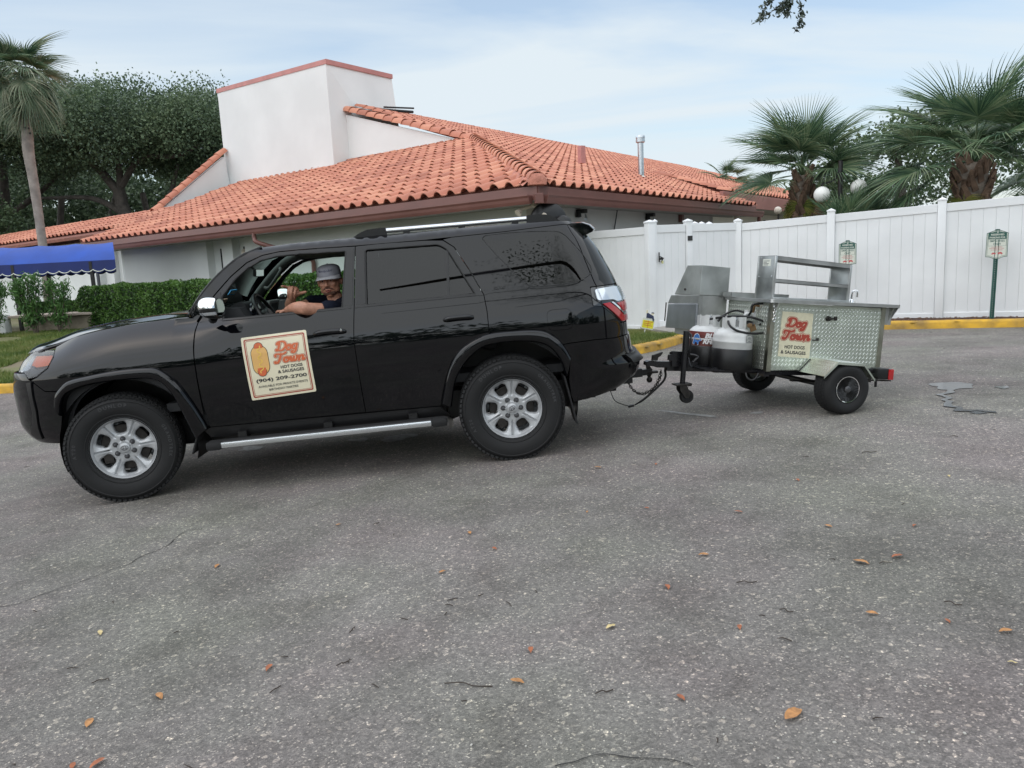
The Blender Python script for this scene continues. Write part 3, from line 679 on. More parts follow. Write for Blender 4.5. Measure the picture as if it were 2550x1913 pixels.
# gable wall above the skirt roof + rake caps
gw = MB()
def vwall(mb, pts, n, th=.2):
    k = len(pts); mb.add([Vector(p) for p in pts]+[Vector(p)+n*th for p in pts], [tuple(range(k)), tuple(range(2*k-1, k-1, -1))]+[(i, i+k, (i+1) % k+k, (i+1) % k) for i in range(k)])
vwall(gw, [LRp(6.9, 6.95, 4.75), LRp(6.98, 6.95, 4.98), LRp(12.8, 6.95, 6.72), LRp(12.8, 6.95, 4.6)], Rd); gw.build('gable_wall', m_stucco, house)
caps(LRp(6.95, 7.0, 5.03), LRp(12.35, 7.0, 6.70), .42, roof2, .02, cap_me(.19, .165, .46))
# chimney block
ch = MB()
A_, B_, C_, D_ = LRp(12.5, 6.28, 0), LRp(19.18, 6.49, 0), LRp(19.0, 9.6, 0), LRp(12.53, 9.37, 0)
def z_(p, z): return Vector((p.x, p.y, z))
tops = [z_(A_, 8.15), z_(B_, 8.40), z_(C_, 8.3), z_(D_, 8.18)]
bot = [z_(A_, 4.4), z_(B_, 4.4), z_(C_, 4.4), z_(LRp(12.2, 9.5, 0), 4.4)]
ch.add(bot+tops, [(3, 2, 1, 0), (4, 5, 6, 7), (0, 1, 5, 4), (1, 2, 6, 5), (2, 3, 7, 6), (3, 0, 4, 7)]); chim = ch.build('chimney_block', m_stucco, house)
b = MB(); cpt = sum(tops, Vector())/4
ot = [p+(p-cpt).normalized()*.05 for p in tops]
b.add([p-Vector((0, 0, .02)) for p in ot]+[p+Vector((0, 0, .13)) for p in ot], [(3, 2, 1, 0), (4, 5, 6, 7), (0, 1, 5, 4), (1, 2, 6, 5), (2, 3, 7, 6), (3, 0, 4, 7)]); b.build('coping', m_pink, chim)
# left buttress wall with rake caps
bw = MB(); Tn = -Ld
vwall(bw, [LRp(18.8, 3.35, 3.7), LRp(18.8, 3.45, 3.93), LRp(18.95, 6.35, 6.0), LRp(18.95, 6.5, 4.7), LRp(18.8, 6.5, 4.6), LRp(18.8, 3.6, 3.7)], Ld); bw.build('buttress_wall', m_stucco, house)
caps(LRp(18.85, 3.2, 3.80), LRp(19.0, 6.2, 6.02), .40, roof1, .03, cap_me(.17, .15, .46))
# metal flashing and dark tray on the roof at the chimney
b = MB(); b.tube([onL(12.0, 7.0)+Vector((0, 0, .1)), onL(13.0, 6.35)+Vector((0, 0, .10)), onL(18.8, 6.5)+Vector((0, 0, .10))], .035, 6); b.build('flashing', m_trim, house)
b = MB(); q0 = LRp(11.9, 8.0, 6.83); b.tube([q0, LRp(11.6, 9.4, 6.88)], .05, 6); b.tube([LRp(11.75, 8.1, 6.9), LRp(11.45, 9.3, 6.97)], .03, 6); b.build('roof_tray', m_black, house)
b = MB(); b.tube([onL(7.35, 6.95)+Vector((0, 0, .05)), onL(12.4, 6.95)+Vector((0, 0, .07))], .03, 6); b.build('flashing', m_trim, house)
# vent pipe
vp = MB(); bx, by = 4.115, 23.33; vp.lathe([(.085, 3.6), (.085, 4.72)], at(bx, by, 0), 20); pipe = vp.build('vent_pipe', m_galv, house, smooth=60)
vp = MB(); vp.lathe([(.10, 4.72), (.135, 4.74), (.135, 4.80), (.128, 4.805), (.128, 4.85), (.135, 4.855), (.135, 4.90), (.11, 4.935), (0, 4.94)], at(bx, by, 0), 24); vp.build('vent_cap', m_galv, pipe, smooth=40)
vp = MB(); vp.lathe([(.16, 3.66), (.15, 3.74), (.09, 3.78)], at(bx, by, 0), 20); vp.build('vent_collar', m_swhite, pipe, smooth=40)
vp = MB(); vp.box((2.03, 19.9, 4.02), (.14, .14, .42), Matrix.Rotation(.6, 3, 'Z')); vp.build('vent_stub', m_pink, house)
# fascia and gutters -----------------------------------------------------------
def beam(mb, A, B, prof, side):
    """extrude profile [(out, up)] from A to B ; side = outward unit"""
    n = len(prof); v = [A+side*a+Vector((0, 0, h)) for a, h in prof]+[B+side*a+Vector((0, 0, h)) for a, h in prof]
    mb.add(v, [tuple(range(n)), tuple(range(2*n-1, n-1, -1))]+[(i, (i+1) % n, (i+1) % n+n, i+n) for i in range(n)])
fas = [(-.03, -.24), (.0, -.24), (.0, -.005), (-.03, -.005)]
gut = [(.004, -.30), (.085, -.30), (.105, -.25), (.115, -.20), (.135, -.165), (.135, -.13), (.12, -.13), (.12, -.16), (.004, -.16)]
zE = Vector((0, 0, ZE))
cl = c0+zE; eL = cl+Ld*17.85; eR = cl+Rd*11.65
b = MB(); beam(b, cl-Rd*.0-PL*.02, eL-PL*.02, fas, -PL); beam(b, cl-PR*.02, eR-PR*.02, fas, -PR); b.build('fascia', m_trim, house)
gL = MB(); beam(gL, cl-PL*.02+Ld*.10, eL+Ld*.25-PL*.02, gut, -PL); gL.build('gutter', m_trim, house)
gR = MB(); beam(gR, cl-PR*.02+Rd*.10, eR+Rd*.35-PR*.02, gut, -PR); gR.build('gutter', m_trim, house)
b = MB(); q = cl-(PL+PR)*.07; b.box((q.x, q.y, ZE-.225), (.14, .14, .17), Matrix.Rotation(math.atan2(.99, -.138), 3, 'Z'), ch=.01); b.build('gutter_corner', m_trim, house)
# bird-stop mortar behind the first tile course
b = MB(); beam(b, cl+Ld*.1, eL, [(-.16, -.01), (-.10, -.01), (-.10, .07), (-.16, .07)], -PL); beam(b, cl+Rd*.1, eR, [(-.16, -.01), (-.10, -.01), (-.10, .07), (-.16, .07)], -PR); b.build('bird_stop', m_under, house)
# far wing fascia
f2a, f2b = O2+Rd*11.0, O2+Rd*47
b = MB(); beam(b, f2a, f2b, [(-.05, -.42), (0, -.42), (.06, -.05), (.06, .0), (-.05, 0)], -PR); b.build('fascia', mat('pinkish_fascia', (.36, .17, .145), .6, var=(1, .15)), house)
# soffits
b = MB()
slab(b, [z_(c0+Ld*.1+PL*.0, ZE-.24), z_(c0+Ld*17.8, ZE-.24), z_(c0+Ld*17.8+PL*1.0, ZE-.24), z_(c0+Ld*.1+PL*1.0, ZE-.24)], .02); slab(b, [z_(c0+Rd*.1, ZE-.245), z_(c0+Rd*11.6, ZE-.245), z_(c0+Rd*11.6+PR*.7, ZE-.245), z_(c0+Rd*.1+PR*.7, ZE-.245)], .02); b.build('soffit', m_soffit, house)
# walls (left wing has recessed tall windows, rounded far end)
def wl(a, z, dep=.9): p = c0+Ld*a+PL*dep; return Vector((p.x, p.y, z))
wb = MB(); zt, zb_ = ZE-.25, -.4
segs = [(.62, 10.20), (10.78, 11.30), (12.05, 16.9)]
for a0, a1 in segs: vwall(wb, [wl(a0, zb_), wl(a1, zb_), wl(a1, zt), wl(a0, zt)], PL, .25)
for a0, a1 in ((10.20, 10.78), (11.30, 12.05)):
    vwall(wb, [wl(a0, 2.44), wl(a1, 2.44), wl(a1, zt), wl(a0, zt)], PL, .25)
    vwall(wb, [wl(a0, zb_), wl(a1, zb_), wl(a1, .75), wl(a0, .75)], PL, .25)
# rounded end
pts = []
for i in range(7): t = PI/2*i/6; pts.append((16.9+.55*math.sin(t), .9+.55*(1-math.cos(t))))
pts += [(17.45, 6.0)]
v = []; f = []
for a, d in pts: v += [wl(a, zb_, d), wl(a, zt, d)]
for i in range(len(pts)-1): f.append((2*i, 2*i+2, 2*i+3, 2*i+1))
wb.add(v, f)
wall1 = wb.build('wall', m_stucco, house, smooth=30)
for a0, a1, gl in ((10.20, 10.78, (10.32, 10.62)), (11.30, 12.05, (11.42, 11.74))):
    rc = MB(); D1 = .22
    vwall(rc, [wl(a0-.05, .7, .9+D1), wl(gl[0], .7, .9+D1), wl(gl[0], 2.5, .9+D1), wl(a0-.05, 2.5, .9+D1)], PL, .02); vwall(rc, [wl(gl[1], .7, .9+D1), wl(a1+.05, .7, .9+D1), wl(a1+.05, 2.5, .9+D1), wl(gl[1], 2.5, .9+D1)], PL, .02); vwall(rc, [wl(gl[0], 2.22, .9+D1), wl(gl[1], 2.22, .9+D1), wl(gl[1], 2.5, .9+D1), wl(gl[0], 2.5, .9+D1)], PL, .02)
    rc.build('window_reveal', m_stucco, wall1)
    w_ = MB(); vwall(w_, [wl(gl[0], .7, .93+D1), wl(gl[1], .7, .93+D1), wl(gl[1], 2.22, .93+D1), wl(gl[0], 2.22, .93+D1)], PL, .01); wo = w_.build('window', m_winglass, house)
    w_ = MB()
    for a in (gl[0]+.012, gl[1]-.012): w_.box(wl(a, 1.46, .92+D1), (.03, .03, 1.54), Matrix.Rotation(math.atan2(Ld.y, Ld.x), 3, 'Z'))
    w_.box(wl((gl[0]+gl[1])/2, 1.75, .92+D1), (gl[1]-gl[0], .02, .03), Matrix.Rotation(math.atan2(Ld.y, Ld.x), 3, 'Z')); w_.build('window_frame', m_matte, wo)
b = MB(); b.lathe([(0, -.12), (.06, -.10), (.085, -.02), (.075, .08), (.03, .13)], at(*wl(10.36, 2.02, .98)), 14); b.build('wall_lantern', m_globe2, house, smooth=60)
def wr(a, z, dep=.6): p = c0+Rd*a+PR*dep; return Vector((p.x, p.y, z))
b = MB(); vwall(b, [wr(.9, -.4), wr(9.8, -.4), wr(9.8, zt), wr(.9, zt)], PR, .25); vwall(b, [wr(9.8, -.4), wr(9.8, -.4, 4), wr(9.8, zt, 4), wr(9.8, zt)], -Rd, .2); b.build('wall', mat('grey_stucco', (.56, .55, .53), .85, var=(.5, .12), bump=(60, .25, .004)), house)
b = MB(); v2 = lambda a, z, d=.35: (lambda p: Vector((p.x, p.y, z)))(O2+Rd*a+PR*d); vwall(b, [v2(9.0, -.4, 1.2), v2(47, -.4, 1.2), v2(47, 2.85, 1.2), v2(9.0, 2.85, 1.2)], PR, .25); b.build('wall', m_stucco2, house)
b = MB(); slab(b, [v2(9.6, 2.80, 0), v2(47, 2.80, 0), v2(47, 2.80, 1.3), v2(9.6, 2.80, 1.3)], .02); b.build('soffit', m_soffit, house)
# wall of the wing behind the canopy
b = MB(); vwall(b, [wl(17.4, -.5, 2.2), wl(40, -.5, 2.2), wl(40, 3.0, 2.2), wl(17.4, 3.0, 2.2)], PL, .2)
for a in (20.2, 21.3): b.box(wl(a, 1.3, 2.12), (.35, .25, 3.2), Matrix.Rotation(math.atan2(Ld.y, Ld.x), 3, 'Z'))
b.build('wall', m_stucco, house)
# downspouts
b = MB(); p0 = cl+Ld*8.27-PL*.0; P = catmull([p0-PL*.07+Vector((0, 0, -.28)), p0-PL*.07+Vector((0, 0, -.40)), p0-PL*.02+Ld*(-.12)+Vector((0, 0, -.52)), p0+PL*.55-Ld*.75+Vector((0, 0, -.80)), p0+PL*.80-Ld*.95+Vector((0, 0, -.95)), p0+PL*.83-Ld*.95+Vector((0, 0, -1.3)), p0+PL*.83-Ld*.95+Vector((0, 0, -2.6))], 4); b.tube(P, .052, 10); b.build('downspout', m_trim, house, smooth=50)
b = MB(); p0 = cl+Rd*11.75; P = catmull([p0-PR*.07+Vector((0, 0, -.26)), p0-PR*.07+Vector((0, 0, -.38)), p0-PR*.03-Rd*.10+Vector((0, 0, -.50)), p0+PR*.25-Rd*1.0+Vector((0, 0, -.75)), p0+PR*.55-Rd*1.9+Vector((0, 0, -.95)), p0+PR*.57-Rd*1.9+Vector((0, 0, -2.4))], 4); b.tube(P, .055, 10); b.build('downspout', m_trim, house, smooth=50)
# hanging cable
b = MB(); b.tube(catmull([wr(3.95, 2.44, .55), wr(3.92, 2.42, .52), wr(3.85, 2.1, .55), wr(3.72, 1.7, .58), wr(3.65, 1.2, .58)], 5), .014, 6); b.build('cable', m_black, house)
# twin floodlights and eave lights
def flood(a, dep_, z, nm='floodlight', w=False):
    p = wr(a, z, dep_); o = MB()
    o.box(p, (.13, .22, .08), Matrix.Rotation(math.atan2(Rd.y, Rd.x), 3, 'Z'), ch=.01); q = p+Vector((-.06, -.04, -.06)); o.lathe([(0, .07), (.05, .06), (.06, -.05), (.02, -.06)], at(*q), 12)
    root = o.build(nm, m_black, house, smooth=50); g = MB(); g.tube([p+Vector((.08, .02, -.05)), p+Vector((.10, .0, -.12)), p+Vector((.08, -.04, -.16))], [.012, .02, .035], 8); g.build('spot_bulb', m_galv, root)
flood(2.37, .52, 2.37); flood(5.57, .52, 2.37)
b = MB(); b.box(wr(7.48, 2.33, .55), (.14, .10, .18), Matrix.Rotation(math.atan2(Rd.y, Rd.x), 3, 'Z'), ch=.01); b.build('junction_box', m_trim, house)
b = MB(); q = cl-(PL+PR)*-.25; q.z = 2.40
b.lathe([(0, .06), (.06, .05), (.07, -.02), (0, -.05)], at(*q), 12); b.tube([q, q+Vector((.10, -.10, -.08)), q+Vector((.14, -.14, -.22))], [.03, .04, .085], 12); b.tube([q, q+Vector((-.22, .05, -.05)), q+Vector((-.30, .0, -.13))], [.03, .035, .07], 12); b.build('floodlight', m_globe2, house, smooth=60)
b = MB(); p = eL+Ld*-.35+PL*.35; p.z = 2.36; b.lathe([(0, .08), (.10, .06), (.12, -.02), (.07, -.06), (0, -.06)], at(*p), 14); b.build('floodlight', m_black, house, smooth=60)
# big round black fan leaning at the corner
fan = thing('drum_fan', 'large round black fan standing against the house corner behind the car roof', 'fan', at(1.15, 13.9, .05))
b = MB(); ctr = Vector((.78, 13.72, 2.10)); Mf = Matrix.Translation(ctr) @ Vector((.35, -.93, .05)).to_track_quat('Z', 'Y').to_matrix().to_4x4()
b.lathe([(0, -.10), (.31, -.10), (.34, -.05), (.34, .04), (.31, .07), (.14, .085), (0, .09)], Mf, 40); b.build('shroud', m_black, fan, smooth=50)
b = MB(); c2 = Vector((1.02, 13.66, 2.02)); b.lathe([(0, -.08), (.15, -.08), (.175, -.03), (.175, .03), (.14, .06), (0, .07)], Matrix.Translation(c2) @ Mf.to_3x3().to_4x4(), 30); b.build('motor_housing', m_black, fan, smooth=50)
b = MB()
for s_ in (-1, 1): b.tube([ctr+Vector((.32*s_, 0, -.1)), ctr+Vector((.36*s_, .05, -1.9))], .025, 8)
b.build('stand', m_black, fan)
# wall globe lights on the far wing
for (x, y, z, r_, lb) in ((8.39, 24.0, 2.62, .115, 'beige globe lamp on a dark bracket on the far wall, right of the eave end'), (6.62, 22.3, 2.44, .10, 'small beige globe lamp just under the right end of the gutter')):
    root = thing('globe_lamp', lb, 'lamp', at(x, y, z-.4), 'globe wall lamps on the far wing')
    b = MB(); b.lathe([(0, r_)]+[(r_*math.sin(PI*i/10), r_*math.cos(PI*i/10)) for i in range(1, 10)]+[(0, -r_)], at(x, y, z), 20); b.build('globe', m_globe2, root, smooth=80)
    b = MB(); b.tube([(x+.02, y, z-r_*.9), (x+.02, y, z-.55)], .03, 8)
    if r_ > .11: b.tube([(x+.02, y, z-.36), (x-.36, y+.1, z-.36)], .022, 8); b.box((x-.38, y+.1, z-.36), (.03, .12, .18))
    b.build('bracket', m_iron, root)
# ------------------------------------------------------------------ blue canopy
can = thing('entrance_canopy', 'blue fabric entrance canopy with scalloped white-edged valance on black posts', 'canopy', at(-11.5, 20, .2))
cx0, cx1, cy0, cy1 = -19.0, -9.98, 20.0, 22.6
prof = [(cy0, 1.98), (cy0+.02, 2.02), (cy0+.22, 2.22), (cy0+.55, 2.38), (cy0+.95, 2.47), ((cy0+cy1)/2, 2.50), (cy1-.6, 2.38), (cy1, 2.0)]
v = []; f = []; nx = 36
for i in range(nx+1):
    x = cx0+(cx1-cx0)*i/nx
    for y, z in prof: zz = z-.03*abs(math.sin(PI*i/4))**.5*(z > 2.05)*1.0 + (.03 if z > 2.05 else 0); v.append((x-(y-cy0)*.50, y, zz))
k = len(prof)
for i in range(nx):
    for j in range(k-1): f.append((i*k+j, i*k+j+1, (i+1)*k+j+1, (i+1)*k+j))
b = MB(); b.add(v, f); b.add([(cx1-(y-cy0)*.50, y, z) for y, z in prof], [tuple(range(k))]); b.build('canopy_top', m_bluec, can, smooth=60)
def valance(y, x0, x1, sw=.285):
    n = int((x1-x0)/sw); sw = (x1-x0)/n; v = []; f = []; tr = []
    for i in range(n):
        for j in range(9):
            t = j/8; x = x0+sw*(i+t); z = 1.76-.055*math.sin(PI*t)**.8; v += [(x, y-.006*math.sin(x*9), 2.02), (x, y-.01, z)]; tr.append((x, y-.016, z+.028+.008))
    for i in range(len(v)//2-1): f.append((2*i, 2*i+1, 2*i+3, 2*i+2))
    return v, f, tr
v, f, tr = valance(cy0-.005, cx0, cx1); b = MB(); b.add(v, f); v2_, f2_, _ = valance(cy1, cx0-1.3, cx1-1.3); b.add(v2_, f2_); b.add([(cx1+.004-(y-cy0)*.50, y, z) for y, z in ((cy0, 2.02), (cy0, 1.73), (cy1, 1.73), (cy1, 2.02))], [(0, 1, 2, 3)]); b.build('valance', m_navyc, can)
b = MB(); b.tube(tr, .011, 5); b.build('white_piping', m_swhite, can)
for x, y in ((-12.62, cy0+.02), (-10.62, cy0+.02), (-13.2, cy1-.1), (-15.2, cy1-.1), (-15.3, cy0+.02)):
    b = MB(); b.box((x, y, (gzl(x, y)-.1+2.0)/2), (.075, .075, 2.1-gzl(x, y))); b.build('post', m_black, can)
b = MB(); b.tube([(-12.3, 23.5, -.1), (-12.3, 23.5, 1.9)], .05, 8); tag(b.build('bollard', mat('grey_pole', (.13, .14, .16), .6)), 'thin grey pole behind the blue canopy near the left edge', 'pole')
# planter wall under the canopy
pw_ = thing('planter_wall', 'low stained stucco planter wall with a pale cap under the blue canopy', 'planter', at(-11.2, 19.2, .25))
m_pstain = mat('stained_stucco', (.30, .26, .20), .9, var=(1.8, .45, 7), col2=(.10, .085, .06), bump=(30, .5, .01))
b = MB(); b.box((-11.05, 19.5, .38), (1.75, .8, .62)); b.build('wall', m_pstain, pw_)
b = MB(); b.box((-11.2, 19.5, .72), (2.3, .95, .06), ch=.01); b.build('cap', mat('planter_cap', (.50, .42, .36), .8, var=(3, .15)), pw_)
b = MB(); b.box((-10.0, 19.35, .42), (.42, .5, .75), Matrix.Rotation(.2, 3, 'Z'), ch=.02); tag(b.build('utility_box', m_black, smooth=40), 'dark utility box between the planter wall and the long hedge', 'box')
b = MB(); b.box((-14.0, 19.0, .42), (3.4, .25, .72)); tag(b.build('low_wall', m_stucco), 'low white wall at the far left edge behind the oleander', 'wall')
# ------------------------------------------------------------------ vegetation helpers
nr = np.random.default_rng(11)
def leaves(name, P, size, m, parent, local=False, kind=None, asp=.5, updir=None, curl=.25, label=None, var=.5):
    """one folded leaf (two triangles) at every point of P"""
    n = len(P); P = np.asarray(P, float)
    d = nr.normal(size=(n, 3)); 
    if updir is not None: d = d*.6+np.asarray(updir)
    d /= np.linalg.norm(d, axis=1)[:, None]; a = nr.normal(size=(n, 3)); s = np.cross(d, a); s /= np.linalg.norm(s, axis=1)[:, None]+1e-9
    w = np.cross(d, s); L = size*(1-var/2+var*nr.random(n))[:, None]
    base = P-d*L*.5; tip = P+d*L*.5; l = P+s*L*asp*.5+w*L*curl*.3; r = P-s*L*asp*.5+w*L*curl*.3
    V = np.stack([base, l, tip, r], 1).reshape(-1, 3); i = np.arange(n)*4
    me = bpy.data.meshes.new(name); me.vertices.add(4*n); me.vertices.foreach_set('co', V.ravel()); me.loops.add(4*n); me.polygons.add(n)
    me.loops.foreach_set('vertex_index', (i[:, None]+np.array([0, 1, 2, 3])).ravel()); me.polygons.foreach_set('loop_start', i); me.polygons.foreach_set('loop_total', np.full(n, 4)); me.update(calc_edges=True)
    return link(name, me, m, parent, local, kind, label)
def blobpts(blobs, n, clump=.35, k=14):
    """points in leafy clumps spread through the outer shell of ellipsoids"""
    vol = np.array([b[3]*b[4]*b[5] for b in blobs])**.75; vol = vol/vol.sum(); out = []
    for b, w in zip(blobs, vol):
        q = max(1, int(n*w/k)); d = nr.normal(size=(q, 3)); d /= np.linalg.norm(d, axis=1)[:, None]
        rr = (.45+.62*nr.random(q)**.6)[:, None]; nz = np.array([noise.noise(Vector((t[0]*2.2+b[0], t[1]*2.2+b[1], t[2]*2.2+b[2]))) for t in d])[:, None]
        c = d*rr*(1+.28*nz)*np.array([b[3], b[4], b[5]])+np.array(b[:3])
        pts = np.repeat(c, k, 0)+nr.normal(size=(q*k, 3))*clump*np.array([1, 1, .6]); out.append(pts)
    return np.concatenate(out)
def sub_blobs(blobs, per=16, s=.34):
    o = []
    for b in blobs:
        for _ in range(per):
            d = nr.normal(size=3); d /= np.linalg.norm(d); d[2] = abs(d[2]) if rng.random() < .7 else d[2]; k = rng.uniform(.55, 1.0); r_ = s*rng.uniform(.7, 1.35)*max(b[3], b[5])
            o.append((b[0]+d[0]*b[3]*k, b[1]+d[1]*b[4]*k, b[2]+d[2]*b[5]*k, r_, r_, r_*.62))
    return o
def limb(mb, pts, r0, r1, n=7):
    P = catmull(pts, 5); k = len(P); mb.tube([p+Vector((noise.noise(p*1.3), noise.noise(p*1.3+Vector((7, 0, 0))), 0))*.06*r0*4 for p in P], [r0+(r1-r0)*i/(k-1) for i in range(k)], n)
def oak(name, x, y, limbs, blobs, nl, size, label, m=None, clump=.35, group='live oaks behind the house', cat='tree', asp=.6):
    root = thing(name, label, cat, at(x, y, 0), group); b = MB()
    for pts, r0, r1 in limbs: limb(b, [Vector(p) for p in pts], r0, r1)
    b.build('trunk', m_bark2, root, smooth=60); leaves('crown', blobpts(sub_blobs(blobs), nl, clump), size, m or l_oak, root, asp=asp); return root
X0 = -20.0
oak('live_oak', -20, 42, [([(-19.6, 42, 0), (-19.9, 42, 4), (-20.3, 42, 6.4)], .42, .32), ([(-20.3, 42, 6.2), (-21.6, 41.8, 8.0), (-23.0, 41.5, 9.6), (-25, 41, 9.4), (-26, 41, 10.4)], .24, .06), ([(-20.2, 42, 6.2), (-20.0, 41.8, 8.4), (-20.2, 41.6, 10.5)], .2, .06), ([(-20.2, 42, 6.4), (-18.8, 41.6, 7.8), (-16.6, 41.2, 7.8), (-14.8, 41, 8.6)], .19, .05), ([(-20, 42, 5.0), (-22, 42.5, 6.0), (-25, 43, 6.2)], .2, .08), ([(-19.8, 42, 4.6), (-18, 42.3, 5.6), (-17, 42, 7.5)], .22, .08)],
    [(-22, 42, 9.7, 4.2, 4, 1.6), (-17, 42, 9.3, 4.0, 4, 1.5), (-19.5, 40.5, 9.0, 5, 3, 1.3), (-25.5, 41, 9.6, 3, 3, 1.6), (-21, 43, 8.2, 5, 3, 1.0)], 80000, .15, 'spreading live oak with pale forked limbs left of the white chimney')
oak('live_oak', -29, 45, [([(-29, 45, 0), (-28.4, 45, 5), (-28.0, 45, 8.5)], .38, .2), ([(-28.3, 45, 5.5), (-25.5, 44.5, 7.0), (-23, 44, 9)], .2, .06), ([(-28.2, 45, 6), (-31, 45, 8), (-33, 45, 10)], .2, .06)],
    [(-29.5, 45, 11.6, 4.4, 4, 2.2), (-25.0, 46, 10.6, 4.0, 4, 1.8), (-33, 45, 11.2, 4, 4, 2.2), (-28, 43, 9.2, 5.5, 3, 1.6)], 80000, .16, 'tallest live oak behind the palm trunk at the left')
oak('live_oak', -13.5, 47, [([(-13.5, 47, 0), (-13.8, 47, 5), (-13.4, 47, 8)], .5, .3), ([(-13.7, 47, 5), (-16, 46.5, 7), (-18, 46, 9)], .25, .08)],
    [(-15.5, 46, 9.7, 3.6, 4, 1.5), (-12, 47, 9.6, 3.6, 4, 1.6), (-14, 44.5, 8.8, 4.0, 3, 1.4), (-16.5, 44, 7.6, 2.6, 2.4, 1.2)], 60000, .15, 'live oak whose crown meets the left edge of the white chimney block', l_oak2)
oak('live_oak', -36, 41, [([(-36, 41, 0), (-35.6, 41, 6), (-34.5, 41, 9)], .5, .3)], [(-34, 40, 9.4, 3.6, 4, 2.6), (-29.5, 38, 6.6, 2.8, 2.5, 1.8), (-27, 37.5, 4.4, 3.2, 2.4, 1.8), (-31, 38, 3.6, 3, 2.4, 1.6)], 56000, .16, 'live oak at the far left edge behind the palm crown', l_oak2)
# shaded understorey and far wood
wood = []
for i in range(34):
    x = -46+i*1.2; wood.append((x, 56+3*math.sin(i), 4.8+1.8*math.sin(i*1.7), 2.6, 2.4, 4.6))
for i in range(14): wood.append((-42+i*2.6, 60, 8.2+1.0*math.sin(i*2.1), 3.2, 2.5, 2.2))
o = leaves('far_wood', blobpts(sub_blobs(wood, 8, .4), 90000, .4), .34, l_oak, None, kind='stuff'); 
wood = [(x*3.4-60, 64+2*math.sin(x), 6, 4, 3, 8) for x in range(8)]
leaves('far_wood', blobpts(wood, 9000, .6), .7, l_oak, None, kind='stuff')
b = MB()
for i in range(9):
    x = -38+3.1*i; b.tube(catmull([(x, 50, 0), (x+.4*math.sin(i*3), 50, 3), (x+1.4*math.sin(i*5), 50, 7)], 4), [.28-.012*j for j in range(9)], 7)
b.build('far_wood_trunks', m_bark2, kind='stuff', smooth=60)
# trees right of the house behind the palms
oak('broadleaf_tree', 15.5, 30, [([(15.5, 30, 0), (15.3, 30, 3), (15.0, 30, 5)], .25, .1)], [(14.6, 30, 4.4, 2.0, 1.6, 1.5), (17.0, 30.5, 4.9, 2.3, 1.8, 1.6), (19.6, 31, 4.3, 2.2, 1.8, 1.7), (13.0, 31, 3.4, 1.4, 1.2, 1.2)], 11000, .17, 'loose green broadleaf tree seen between the two big palms', l_oak2, clump=.25, group=None)
oak('broadleaf_tree', 22, 33, [([(22, 33, 0), (22, 33, 3)], .25, .15)], [(22, 33, 4.0, 2.6, 2, 2.0), (25, 34, 4.4, 2.8, 2, 2.2), (18, 35, 3.0, 3, 2, 1.6), (13.5, 33, 2.6, 2.4, 1.6, 1.4)], 9000, .20, 'low green tree behind the right palm trunk near the right edge', l_oak2, clump=.25, group=None)
# overhead oak: crown above and behind the camera, one twig hangs into the picture
oh = thing('overhanging_oak', 'oak twig with small dark leaves hanging into the sky at the top right', 'tree', at(11, 1, 0))
b = MB(); limb(b, [Vector(p) for p in ((11, 1, 0), (10.8, 1, 3), (10, 1.4, 5))], .35, .25); limb(b, [Vector(p) for p in ((10, 1.4, 5), (7, 3.5, 6), (4.2, 6.4, 5.6), (3.1, 7.6, 4.75))], .2, .018); limb(b, [Vector(p) for p in ((10, 1.4, 5), (6, .5, 6.6), (2, -1, 7.2), (-2, -2.4, 7.4))], .2, .04); limb(b, [Vector(p) for p in ((6, .5, 6.6), (4, -3, 7.4), (1, -6, 7.8))], .12, .03)
b.build('trunk', m_bark2, oh, smooth=60)
b = MB(); tw = []
tips = [((3.1, 7.6, 4.35), (3.0, 7.9, 4.0), (2.86, 8, 3.80), (2.62, 8, 3.66)), ((3.0, 7.9, 4.0), (2.92, 8, 3.82), (2.85, 8, 3.76), (2.80, 8, 3.70)), ((3.0, 7.9, 4.0), (3.0, 8, 3.84), (3.03, 8, 3.68), (3.00, 8, 3.56)), ((3.0, 7.9, 4.0), (2.8, 8.1, 3.86), (2.72, 8.1, 3.84), (2.66, 8.1, 3.68)), ((2.9, 8, 3.95), (2.88, 8, 3.84), (2.89, 8, 3.78), (2.88, 8, 3.69))]
for q in tips:
    P = catmull(q, 8); b.tube(P, .0035, 5); tw += [p+Vector((rng.gauss(0, .018), rng.gauss(0, .02), rng.gauss(0, .018))) for p in P[10:] for _ in range(4)]
    tw += [P[-1]+Vector((rng.gauss(0, .028), rng.gauss(0, .03), rng.gauss(0, .024))) for _ in range(14)]
b.build('twig', m_bark2, oh); leaves('twig_leaves', [p[:] for p in tw], .052, mat('twig_leaf', (.05, .07, .05), .5), oh, asp=.42)
leaves('crown', blobpts([(3.4, -1.5, 7.4, 3.0, 2.2, .9), (3.9, -4.2, 8.6, 3.4, 2.2, .9), (8.5, -2, 7.4, 2.4, 2, 1.0)], 15000, .20, 12), .075, l_oak, oh, asp=.5)
# what the car paint reflects: trees across the lot behind the camera
bw_ = [(x*4.2-50, -32+3*math.sin(x*2.3), 3.4+1.2*math.sin(x*1.3), 3.4, 3, 3.6+1.6*math.sin(x*.9)**2) for x in range(25)]
leaves('tree_belt', blobpts(bw_, 16000, .7), .9, l_oak, None, kind='stuff')
